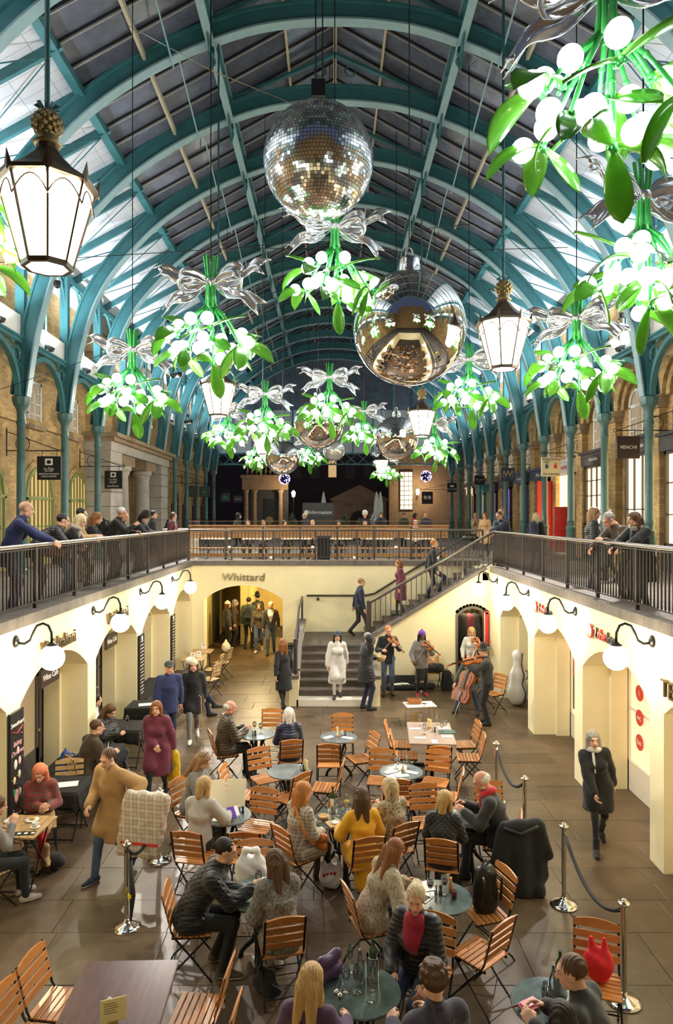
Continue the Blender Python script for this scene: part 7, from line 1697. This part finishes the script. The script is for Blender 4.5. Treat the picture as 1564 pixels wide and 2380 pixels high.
for i,(x,c,lb) in enumerate(((3.72,'black','black leather coat hanging in the cupboard'),(3.88,'burgundy','maroon coat hanging between the dark ones'),(4.04,'charcoal','grey jacket hanging nearest the red panel'))):
    o = empty('hanging_coat',(x,YS+.75,0),10*i,lb,'coat'); V, F = sdf_mesh([cone((-.1,0,1.78),(.1,0,1.78),.05), cone((0,0,1.75),(0,0,1.05),.11,.13,(V3(0,1,0),1.5)), cone((.12,0,1.75),(.15,0,1.2),.05,.045), cone((-.12,0,1.75),(-.15,0,1.2),.05,.045)], .02, .03); link('cloth', fast_mesh('coat',V,F,[CL[c]]), None, o); MB().tube([(0,0,1.83),(0,0,1.93),(.03,0,1.95)],.006,5).build('hanger', CHROME, o)
o = empty('red_panel',(4.18,YS-.12,0),0,'tall red arched panel at the cupboard door edge','panel'); MB().b2(-.05,.05,-.03,.03,1.15,2.0).lathe([(.05,0),(.05,.03)],14,M=rotm((PI/2,0,0),(0,0,2.0))).build('board', REDP, o); MB().b2(-.055,-.045,-.035,.035,1.15,2.0).build('edge', WHITE, o)
# ---------------------------------------------------------------- signs on the court walls
def wall_text(txt, size, m_, side, y, z, label, depth=.02, shear=0, space=1.0):
    s = side == 'left'; o = empty('wall_sign', (XL+.035 if s else XR-.035, y, z), 0, label, 'sign')
    lettering(txt, size, m_, o, (0,0,0), (PI/2,0,PI/2 if s else -PI/2), depth, shear=shear, space=space)
wall_text('Vini Italiani', .30, LETBRZ, 'left', 10.55, 2.66, 'raised bronze wine bar lettering over the nearest left arch'); wall_text('Vini Italiani', .30, LETBRZ, 'left', 13.45, 2.66, 'raised bronze wine bar lettering over the second left arch')
o = empty('wall_sign',(-2.66,YF-.03,2.74),0,'raised bronze tea shop name over the far arch','sign'); lettering('Whittard',.33,LETBRZ,o,(0,0,0),(PI/2,0,0),.02,shear=.08,space=1.05)
for y in (10.75,13.75):
    o = empty('wall_sign',(XR-.03,y,2.72),0,('red and grey washroom lettering over the nearest right arch','red and grey washroom lettering over the second right arch')[int(y > 12)],'sign')
    MB().lathe([(.001,0),(.12,0),(.12,.03),(.001,.03)],20,M=rotm((0,-PI/2,0),(0,.52,0))).build('red_disc', LETRED, o); lettering('2',.24,LETBRZ,o,(0,.28,0),(PI/2,0,-PI/2),.02); lettering('the',.24,LETRED,o,(0,.02,0),(PI/2,0,-PI/2),.02); lettering('loo',.24,SIGNGRY,o,(0,-.33,0),(PI/2,0,-PI/2),.02)
wall_text('TEA', .32, LETBRZ, 'right', 8.55, 2.40, 'raised bronze letters at the right picture edge')
for y, lb in ((10.55,'hanging cafe board in the nearest left arch'),(13.5,'hanging cafe board in the second left arch')):
    o = empty('hanging_sign',(XL-.12,y,2.16),0,lb,'sign'); MB().b2(-.02,.02,-.34,.34,-.13,.13).build('board', SIGNBRN, o); lettering('Wine Café',.13,LETW,o,(.024,0,0),(PI/2,0,PI/2),.002)
    for q in (-.2,.2): MB().tube([(0,q,.13),(0,q,.34)],.006,5).build('chain', BLACK, o)
CHALK = mat('chalk_pink',(.8,.45,.5),.8)
def chalkboard(y, z0, z1, label, fancy=False):
    o = empty('menu_board',(XL+.03,y,z0),0,label,'board'); h = z1-z0
    MB().b2(-.02,.02,-.19,.19,0,h).build('slate', SIGNBLK, o)
    if fancy:
        for t,z,m_,sz in (('Sweetheart',h-.16,LETW,.085),('Baking',h-.42,CHALK,.09),('Christmas',h-.54,CHALK,.085),('Menu',.12,CHALK,.08)): lettering(t,sz,m_,o,(.023,0,z),(PI/2,0,PI/2),.001,shear=.2)
        rg = random.Random(4)
        MB().tube([(.022,-.15,h-.24),(.024,0,h-.29),(.022,.15,h-.22)],.006,5).build('drawn_ribbon', LETRED, o)
        for (u,z,r,m_) in ((-.05,.78,.06,OFFWHITE),(.07,.80,.05,CHALK),(.06,.62,.05,CREAMP),(-.08,.58,.045,CREAMP),(-.02,.36,.08,CHALK),(.08,.38,.05,OFFWHITE),(-.08,.42,.045,LETGRN),(.02,.95,.045,CHALK)): MB().sphere((.02,u,z),r,10,6,sq=(.12,.8,1.1)).build('drawn_cake', m_, o, True)
        for i in range(30): MB().box((.0215,rg.uniform(-.17,.17),rg.uniform(.05,h-.05)),(.003,.008,.008)).build('drawn_dot', LETW, o)
    else:
        for i in range(16): MB().b2(.02,.022,-.10-.02*(i % 3),.10+.015*(i % 4),h-.16-i*.075,h-.145-i*.075).build('print_line', OFFWHITE, o)
        MB().lathe([(.045,0),(.055,0),(.055,.003),(.045,.003)],16,M=rotm((0,PI/2,0),(.021,0,h-.08))).build('ring_logo', OFFWHITE, o)
chalkboard(9.1,.55,2.02,'tall chalk menu board with pink Christmas drawings on the nearest left pier',True); chalkboard(15.1,.55,2.0,'tall black printed menu board on the third left pier'); chalkboard(18.12,.55,2.0,'tall black printed menu board on the farthest left pier')
for y0,y1,lb in ((10.4,11.85,'black padded wall bench behind the leather-jacket man'),(12.35,14.0,'black padded wall bench behind the girl with the phone'),(15.4,17.6,'black padded wall bench beyond the chalk menus')):
    o = empty('wall_bench',(XL-.28,0,0),0,lb,'bench'); bevel_mesh(MB().b2(-.2,.28,y0,y1,.40,.47).build('cushion', BLKCLOTH, o).data,.02,2); MB().b2(-.2,.24,y0+.03,y1-.03,0,.40).build('plinth', FRM_D, o)
# ---------------------------------------------------------------- musicians' things
WCASE = mat('white_gloss_case',(.72,.71,.69),.2,coat=.5)
o = empty('cello_case',(4.52,16.75,0),-8,'glossy white cello case standing in the right arch','case')
V, F = sdf_mesh([ell((0,0,.33),(.25,.15,.30)), cone((0,0,.2),(0,0,.75),.20,.14,(V3(0,1,0),1.5)), ell((0,0,.72),(.185,.13,.2)), cone((0,0,.85),(0,0,1.2),.10,.085,(V3(0,1,0),1.1)), ell((0,0,1.22),(.115,.11,.13))], .018, .07, [((0,0,.01),(0,0,-1))]); link('shell', fast_mesh('shell',V,F,[WCASE]), None, o)
MB().tube([(.10,-.10,1.28),(.06,-.125,1.0),(.12,-.135,.72),(.07,-.13,.55),(.16,-.14,.3),(.12,-.12,.06)],.012,6).build('seam', BLACK, o, True); MB().tube([(.19,-.06,.85),(.25,-.06,.8),(.25,-.06,.68),(.2,-.06,.62)],.012,6).build('handle', BLACK, o, True)
o = empty('violin_case',(1.85,18.25,0),0,'open black violin case with papers on the floor','case'); bevel_mesh(MB().b2(-.4,.4,-.14,.14,0,.12).build('tray', CL['black'], o).data,.03,2); MB().box((0,.19,.2),(.8,.06,.26),(R(-15),0,0)).build('lid', CL['black'], o)
for i in range(3): MB().box((-.1+.1*i,0,.13+.012*i),(.22,.16,.008),(0,R(6),R(10*i))).build('paper', PAPER, o)
o = empty('violin_case',(2.45,18.3,0),0,'closed dark violin case behind the grey sweater','case'); bevel_mesh(MB().b2(-.3,.3,-.1,.1,0,.16).build('shell', CL['black'], o).data,.04,3); MB().tube([(-.06,-.1,.1),(0,-.13,.1),(.06,-.1,.1)],.01,5).build('handle', BLACK, o)
o = empty('camping_table',(1.97,15.35,0),-8,'low white folding table in front of the musicians','table'); bevel_mesh(MB().b2(-.34,.34,-.22,.22,.38,.405).build('table_top', OFFWHITE, o).data,.008)
for s in (-1,1): MB().tube([(s*.26,-.2,.38),(s*.28,-.2,.02),(s*.28,.2,.02),(s*.26,.2,.38)],.01,6).build('leg', CHROME, o)
WICK = mat('orange_wicker',(.42,.17,.05),.7,bump=.7,bs=70); o = empty('wicker_basket',(1.86,15.4,.405),0,'orange wicker money basket on the low white table','basket'); MB().prism([(-.13,-.09),(.13,-.09),(.13,.09),(-.13,.09)],0,.012,'z').build('base', WICK, o)
for q in range(4): c, s = ((1,0),(0,1),(-1,0),(0,-1))[q]; MB().box((c*.135,s*.095,.05),(.012 if c else .28,.012 if s else .20,.09),(R(-12*s),R(12*c),0)).build('side', WICK, o)
for i,(dx,dy,a) in enumerate(((.12,.0,20),(.22,-.06,-15),(.05,-.1,40))): o = empty('leaflet',(1.97+dx,15.33+dy,.405+.002*i),a,('silver disc sleeve on the low table','pile of leaflets at the low table edge','open leaflet in front of the wicker basket')[i],'paper'); MB().b2(-.08,.08,-.07,.07,0,.006).build('sheet', (CHROME,PAPER,OFFWHITE)[i], o)
o = empty('cardboard_box',(1.88,15.3,0),5,'brown cardboard box under the low white table','box'); MB().b2(-.14,.14,-.11,.11,0,.2).build('carton', mat('cardboard',(.36,.22,.10),.8), o); MB().b2(-.14,.14,-.02,.02,.2,.203).build('tape', CREAMP, o)
o = empty('water_bottle',(2.24,17.15,0),0,'clear water bottle at the feet of the purple hat','bottle'); MB().lathe([(.001,0),(.035,.003),(.035,.16),(.012,.2),(.012,.22)],14).build('body', GLASS, o, True); MB().lathe([(.014,.215),(.014,.24),(.001,.24)],10).build('cap', WHITE, o)
o = empty('waste_bin',(-1.18,20.35,0),0,'dark plastic waste bin left of the stairs','bin'); MB().prism([(-.13,0),(.13,0),(.17,.78),(-.17,.78)],-.15,.15,'y').build('body', SIGNGRY, o); MB().b2(-.19,.19,-.18,.18,.76,.82).build('rim', NEARBLK, o)
# sunglasses in the hair, laid above the forehead
n = PPL['p3']['head']; o = empty('sunglasses',(n.x+.02,n.y-.03,n.z+.10),100,'sunglasses pushed up on the menu reader\'s hair','sunglasses')
for s in (-1,1): MB().lathe([(.001,0),(.028,0),(.028,.006),(.001,.006)],12,M=rotm((R(60),0,0),(s*.033,.03,0))).build('lens', PANE, o)
MB().tube([(-.07,-.05,-.01),(-.065,.03,0),(0,.035,.0),(.065,.03,0),(.07,-.05,-.01)],.004,5).build('frame', DARKJ, o)
# ================================================================ benches, kiosk and facade beyond the railing
BY = 23.4
o = empty('bench_screen',(0,BY,ZU),0,'long orange wooden slatted bench backs behind the far railing','bench')
for seg in range(7):
    x0 = -4.83+seg*1.257
    for j in range(5): MB().b2(x0+.02,x0+1.237,-.02,.02,.80+j*.075,.86+j*.075).build('slat', BENCHW, o)
    MB().b2(x0-.03,x0+.03,-.03,.03,0,1.25).build('post', FRM_D, o); MB().b2(x0+.01,x0+1.25,-.02,.02,.16,.28).build('bottom_board', BENCHW, o)
    MB().b2(x0+.02,x0+1.24,.1,.45,.42,.46).build('bench_seat', BENCHW, o)
MB().b2(-4.85,4.0,-.06,.12,1.19,1.24).build('top_board', BENCHW, o); MB().b2(-4.85,4.0,-.01,.01,1.24,1.36).build('glass_screen', GLASS, o); MB().b2(-4.85,4.0,-.02,.02,1.36,1.38).build('glass_rail', CHROME, o)
for i in range(6):
    x = -4.1+1.45*i; o = empty('dining_table',(x,24.5,ZU),0,f'pale dining table behind the far benches, {ordinal(i)} from the left','table'); MB().b2(-.5,.5,-.33,.33,.72,.75).build('table_top', OFFWHITE, o)
    for s in (-1,1): MB().tube([(s*.35,-.25,0),(s*.25,0,.36),(s*.35,.25,0)],.015,5).tube([(s*.35,-.25,.72),(s*.25,0,.36),(s*.35,.25,.72)],.015,5).build('leg', BLACK, o)
    o = empty('floor_light',(x+.55,23.95,ZU),0,f'small warm glowing lamp among the far benches, {ordinal(i)} from the left','lamp'); MB().lathe([(.05,0),(.05,.05),(.02,.06)],10).build('base', BLACK, o); MB().sphere((0,0,.13 if i % 2 else .45),.05,10,8).build('bulb', mat('warm_bulb',(1,.9,.7),.4,emit=9,ecol=(1,.75,.4),sampled=False), o, True); MB().tube([(0,0,.05),(0,0,.13 if i % 2 else .45)],.008,5).build('stem', BLACK, o); lamp('light', o, (0,-.12,.3), 9, (1,.72,.38), .05)
o = empty('waste_bin',(-.24,21.55,ZU),0,'square dark litter bin behind the far railing','bin'); MB().b2(-.2,.2,-.18,.18,0,.86).build('body', NEARBLK, o); MB().b2(-.22,.22,-.2,.2,.86,.94).build('lid', SIGNGRY, o); MB().b2(-.14,.14,-.19,-.178,.66,.80).build('slot', BLACK, o)
o = empty('counter',(-5.2,24.6,ZU),0,'white service counter with papers at the left end of the benches','counter'); MB().b2(-.7,.4,-.3,.3,0,1.05).build('body', OFFWHITE, o); MB().b2(-.75,.45,-.35,.35,1.05,1.1).build('worktop', WHITE, o)
o = empty('railing_sign',(4.2,21.0,3.95),0,'small black sign with white speech mark on the far railing','sign'); MB().b2(-.22,.22,-.03,.0,-.1,.1).build('board', SIGNBLK, o); lettering('Italians',.1,LETW,o,(.04,-.034,0),(PI/2,0,0),.002); MB().lathe([(.001,0),(.05,0),(.05,.004)],14,M=rotm((PI/2,0,0),(-.15,-.03,0))).build('round_mark', LETW, o)
o = empty('information_kiosk',(-.75,40,ZU),0,'dark grey information kiosk in the far square','kiosk'); MB().b2(-.85,.85,-.6,.6,0,2.3).build('body', SIGNGRY, o); MB().b2(-.9,.9,-.65,.65,1.5,2.25).build('fascia', SIGNGRY, o); lettering('Information',.28,LETW,o,(.13,-.66,1.75),(PI/2,0,0),.004); MB().lathe([(.001,0),(.13,0),(.13,.01)],18,M=rotm((PI/2,0,0),(-.68,-.65,1.75))).build('info_disc', LETW, o)
FIR = mat('fir_green',(.035,.065,.04),.7,var=.4,vs=6); FROST = mat('frosted_fir',(.45,.5,.5),.7,var=.4,vs=6)
def fir(px, d, h, label, m_):
    o = empty('fir_tree',((px-VPX)*d/FPX,d,ZU),0,label,'tree'); rg = random.Random(px); MB().tube([(0,0,0),(0,0,h)],[.05,.01],6).build('trunk', DARKJ, o); m = MB()
    for i in range(150):
        t = rg.random()**.7; z = h*(.12+.86*(1-t)) ; a = rg.uniform(0,6.28); L = h*.32*t+.05; c, s = math.cos(a), math.sin(a)
        m.add([(0,0,z+.1),(c*L-s*.06,s*L+c*.06,z-.05),(c*L*1.1,s*L*1.1,z+.03),(c*L+s*.06,s*L-c*.06,z-.05)],[(0,1,2),(0,2,3),(0,3,1)])
    m.build('needles', m_, o)
fir(680,36,1.75,'dark fir tree left of the information kiosk',FIR); fir(802,37,1.7,'dark fir tree right of the information kiosk',FIR); fir(868,36,1.7,'frosted fir tree left of the folded parasols',FROST); fir(836,38,1.5,'smaller fir tree between the other firs',FIR)
for px, lb in ((752,'folded white parasol left of the church gable'),(875,'folded white parasol right of the church gable'),(884,'second folded white parasol right of the church gable')):
    d = 46; o = empty('folded_parasol',((px-VPX)*d/FPX,d,ZU),0,lb,'parasol'); MB().tube([(0,0,0),(0,0,1.3)],.03,6).build('pole', CHROME, o); MB().lathe([(.08,1.3),(.2,1.5),(.17,2.4),(.05,3.1),(.001,3.2)],10).build('canopy', OFFWHITE, o, True)
# far facade of the square
fa = empty('dark_building',(0,66,0),0,'tall dark brick building closing the far square','building')
MB().b2(-30,30,0,2,0,24).build('wall', DARKFAC, fa)
for i in range(9):
    for j in range(2): x = -5+1.7*i; w_ = MB().b2(x-.45,x+.45,-.08,0,8.2+3.2*j,10+3.2*j).build('window', FRM_D, fa); MB().b2(x-.38,x+.38,-.1,-.07,8.3+3.2*j,9.9+3.2*j).build('pane', INT_DIM if (i*3+j) % 7 == 2 else PANE, w_)
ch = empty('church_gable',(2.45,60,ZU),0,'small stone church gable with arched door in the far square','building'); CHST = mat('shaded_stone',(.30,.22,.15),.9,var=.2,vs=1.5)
MB().prism([(-2.35,0),(2.35,0),(2.35,3.0),(-2.35,3.0)],0,.6,'y').build('wall', CHST, ch); MB().prism([(-2.6,3.0),(2.6,3.0),(0,4.25)],-.15,.6,'y').build('pediment', CHST, ch); MB().b2(-2.5,2.5,-.12,.1,2.85,3.05).build('cornice', CHST, ch)
MB().prism([(-.8,0),(.8,0)]+[(.8*math.cos(PI*i/10),1.2+.8*math.sin(PI*i/10)) for i in range(11)],-.05,.02,'y').build('door', DARKROOM, ch); lettering('ST PAULS CHURCH',.3,DARKJ,ch,(0,-.02,2.5),(PI/2,0,0),.01)
for i in range(9):
    a = PI*(i+.5)/9; MB().box((1.15*math.cos(a),-.05,1.2+1.15*math.sin(a)),(.55,.08,.3),(0,-a,0)).build('voussoir', CHST, ch)
pl = empty('far_portico',(-5.1,54,ZU),0,'stone portico with balustrade at the far left','building')
MB().b2(-1.9,1.7,0,.6,3.6,4.5).b2(-2.0,1.8,-.15,.6,4.5,4.75).build('entablature', SANDST, pl); MB().b2(-1.9,1.7,.5,.7,0,3.6).build('back_wall', SIGNGRY, pl)
for x in (-1.6,-.95,1.1): MB().lathe([(.24,0),(.22,.1),(.2,.2),(.17,3.3),(.25,3.45),(.25,3.6)],14,(x,.1,0)).build('column', SANDST, pl, True, auto=40)
for i in range(9): MB().lathe([(.06,4.75),(.1,5.0),(.05,5.3),(.07,5.4)],8,(-1.5+.36*i,.1,0)).build('baluster', SANDST, pl, True)
MB().b2(-1.9,1.7,-.1,.3,5.4,5.6).build('balustrade_rail', SANDST, pl); MB().b2(-.2,.9,.4,.48,0,2.9).build('shop_door', SIGNBLK, pl); MB().lathe([(.26,0),(.30,0),(.30,.02),(.26,.02)],20,M=rotm((PI/2,0,0),(.2,.4,1.2))).build('ring_logo', PINE, pl); lettering('VyTA',.17,PINE,pl,(.2,.38,1.2),(PI/2,0,0),.004)
pr = empty('far_stone_house',(7.4,57,ZU),0,'stone house with a tall lit window at the far right','building'); MB().b2(-2.6,3.5,0,.8,0,8).build('wall', SANDST, pr); w_ = MB().b2(-1.75,-.65,-.1,0,2.0,5.3).build('window', FRM_D, pr)
for i in range(3):
    for j in range(8): MB().b2(-1.68+.34*i,-1.40+.34*i,-.13,-.1,2.1+.39*j,2.43+.39*j).build('pane', INT_WARM, w_)
for px, py, d, lb in ((682,1155,53,'bright street lantern left of the far portico'),(971,1150,56,'bright street lantern right of the tall lit window')):
    p = at(px,py,d); o = empty('street_lantern',p,0,lb,'street lamp'); MB().lathe([(.09,0),(.16,.32),(.12,.4),(.03,.5)],8).build('glass', LPAN, o); MB().tube([(0,.0,0),(0,1.02,-.3)] if px > 800 else [(0,0,0),(0,0,ZU-p[2])],.04,6).build('bracket', BLACK, o); lamp('light', o, (0,-.5,.3), 70, (1,.68,.36), .2)
# ================================================================ hanging shop signs of the galleries
def hang_sign(px, py, d, w, h, mt, label, lines, side, deco=None):
    x, y, z = at(px,py,d); o = empty('hanging_sign',(x,y,z),0,label,'sign','hanging shop signs of the galleries'); s = -1 if side == 'left' else 1
    bevel_mesh(MB().b2(-w/2,w/2,-.04,.04,-h/2,h/2).build('board', mt, o).data,.012)
    for t,sz,dz,m_ in lines: lettering(t,sz,m_,o,(0,-.046,dz),(PI/2,0,0),.003)
    xw = (WLX if s < 0 else WRX)-x; zb = h/2+.16
    b = MB(); b.tube([(-s*w*.45,0,zb),(xw,0,zb)],.016,6); b.tube([(-s*w*.45,0,zb),(xw,0,zb+.55)],.013,6); b.tube([(xw*.62+.2*math.cos(q),0,zb+.2+.2*math.sin(q)) for q in [2*PI*i/16 for i in range(16)]],.012,5,True); b.tube([(-s*w*.45-s*.05+.05*math.cos(q),0,zb+.05*math.sin(q)) for q in [2*PI*i/10 for i in range(10)]],.01,5,True); b.box((xw,0,zb+.25),(.04,.05,.8))
    b.build('bracket', BLACK, o)
    for q in (-.3,.3): MB().tube([(q*w,0,h/2),(q*w,0,zb)],.008,5).build('chain', BLACK, o)
    return o
o = hang_sign(115,1088,19.6,.69,.67,SIGNBLK,'black bakery sign with white logo, nearest on the left',[('BREAKFAST·BRUNCH',.06,-.17,LETW),('LUNCH·DINNER',.06,-.24,LETW),('Le Pain',.10,-.02,LETW),('QUOTIDIEN',.045,-.085,LETW)],'left')
MB().b2(-.11,.11,-.046,-.041,.08,.27).build('logo_square', LETW, o); MB().sphere((0,-.047,.17),.055,10,6,sq=(1.2,.1,1)).build('logo_loaf', SIGNBLK, o)
o = hang_sign(264,1115,25.3,.65,.66,SIGNBLK,'black bakery restaurant sign before the stone portico',[('BAKERY',.075,-.10,LETW),('&',.05,-.17,LETW),('RESTAURANT',.07,-.24,LETW),('Le Pain',.10,.0,LETW)],'left')
MB().b2(-.1,.1,-.046,-.041,.09,.27).build('logo_square', LETW, o); MB().sphere((0,-.047,.18),.05,10,6,sq=(1.2,.1,1)).build('logo_loaf', SIGNBLK, o)
o = hang_sign(447,1142,39.6,.64,.66,SIGNGRY,'grey sign with a green drink cup outline',[],'left'); MB().tube([(-.1,-.05,.08),(-.07,-.05,-.18),(.07,-.05,-.18),(.1,-.05,.08),(-.1,-.05,.08)],.012,5).tube([(.02,-.05,.1),(.06,-.05,.22)],.012,5).build('cup_outline', LETGRN, o)
o = hang_sign(475,1143,42.5,.64,.66,SIGNGRY,'grey sign with green burger lettering',[('PICK UP',.12,.18,LETGRN),('HERE',.12,-.2,LETGRN)],'left'); MB().sphere((0,-.045,0),.1,10,6,sq=(1.2,.1,.8)).build('burger_mark', LETGRN, o)
o = hang_sign(523,1156,47,.62,.62,SIGNGRY,'grey sign with a small green stack mark',[],'left'); 
for j in range(3): MB().b2(-.16,.16,-.05,-.04,-.12+.09*j,-.06+.09*j).build('stack_bar', LETGRN, o)
hang_sign(553,1160,49.5,.62,.5,SIGNGRY,'small pale-lettered grey sign farthest on the left',[('AUBAINE',.11,0,LETW)],'left')
hang_sign(1459,1040,19.0,.65,.62,SIGNBRN,'brown sign with white capitals nearest on the right',[('VENCHI',.13,0,LETW)],'right')
o = hang_sign(1280,1085,25.7,.71,.72,mat('cream_sign',(.70,.62,.42),.6),'cream toy theatre sign with two painted figures',[('POLLOCKS',.13,.27,SIGNBRN),('TOY THEATRES',.09,-.28,SIGNBRN)],'right')
for s, c in ((-1,BLUEP),(1,LETRED)):
    MB().sphere((s*.16,-.045,.12),.045,8,6,sq=(1,.15,1)).build('figure_head', TEAK_L, o); MB().prism([(s*.16-.06,-.06),(s*.16+.06,-.06),(s*.16+.05,.08),(s*.16-.05,.08)],-.05,-.041,'y').build('figure_coat', c, o); MB().b2(s*.16-.05,s*.16-.02,-.05,-.041,-.18,-.06).b2(s*.16+.02,s*.16+.05,-.05,-.041,-.18,-.06).build('figure_legs', CREAMP, o)
MB().b2(-.26,-.06,-.05,-.041,.165,.2).build('painted_hat', LETGRN, o)
o = hang_sign(1180,1103,32.0,.64,.62,mat('navy_sign',(.035,.055,.10),.5),'navy tea sign with a gold initial',[('W',.42,.02,mat('gold_lettering',(.65,.5,.22),.4,metal=.4))],'right')
for s in (-1,1): MB().tube([(s*.24*math.cos(q),-.045,.24*math.sin(q)) for q in [-.9+.2*i for i in range(10)]],.012,5).build('laurel', mat('gold_lettering'), o)
hang_sign(1114,1116,38.0,.57,.52,SIGNBLK,'black perfume shop sign with small white words',[('Miller Harris',.085,.02,LETW),('LONDON',.04,-.08,LETW)],'right')
o = hang_sign(1050,1133,46.9,.66,.62,SIGNBLK,'black gift shop sign with white crown mark',[('PYLONES',.15,-.12,LETW)],'right'); MB().prism([(-.12,.03),(.12,.03),(.15,.2),(.06,.1),(0,.22),(-.06,.1),(-.15,.2)],-.05,-.041,'y').build('crown_mark', LETW, o)
o = hang_sign(993,1157,50,.8,.9,SIGNBRN,'dark octagonal sign with two pale faces, farthest right',[],'right'); 
for s in (-1,1): MB().sphere((s*.15,-.045,.02),.13,10,6,sq=(1,.15,1.1)).build('painted_face', (CREAMP,OFFWHITE)[s > 0], o)
# blue sparkling baubles outside, yellow floor board on the right gallery
for px, py, lb in ((661,1113,'ball of blue sparkling lights left of the farthest lantern'),(990,1107,'ball of blue sparkling lights at the far right corner')):
    o = empty('fairy_light_ball',at(px,py,48.08),0,lb,'hanging light'); rg = random.Random(px); m = MB(); MB().sphere((0,0,0),.33,12,8).build('frame', NEARBLK, o); MB().tube([(0,0,.3),(0,0,8.2-o.location.z)],.012,5).build('cable', BLACK, o)
    for i in range(60): v = Vector((rg.gauss(0,1),rg.gauss(0,1),rg.gauss(0,1))).normalized()*.38; m.sphere(v,.03,4,3)
    k = m.build('fairy_lights', mat('blue_sparkle',(.3,.3,1),.4,emit=6,ecol=(.35,.3,1.0),sampled=False), o); k['kind'] = 'stuff'
o = empty('floor_sign',(5.35,9.7,ZU),-60,'yellow warning board on the right gallery floor','sign'); MB().box((0,-.08,.4),(.36,.02,.8),(R(-10),0,0)).box((0,.08,.4),(.36,.02,.8),(R(10),0,0)).build('panels', mat('yellow_board',(.85,.6,.02),.5), o); lettering('!',.3,LETRED,o,(0,-.10,.45),(R(80),0,0),.003)
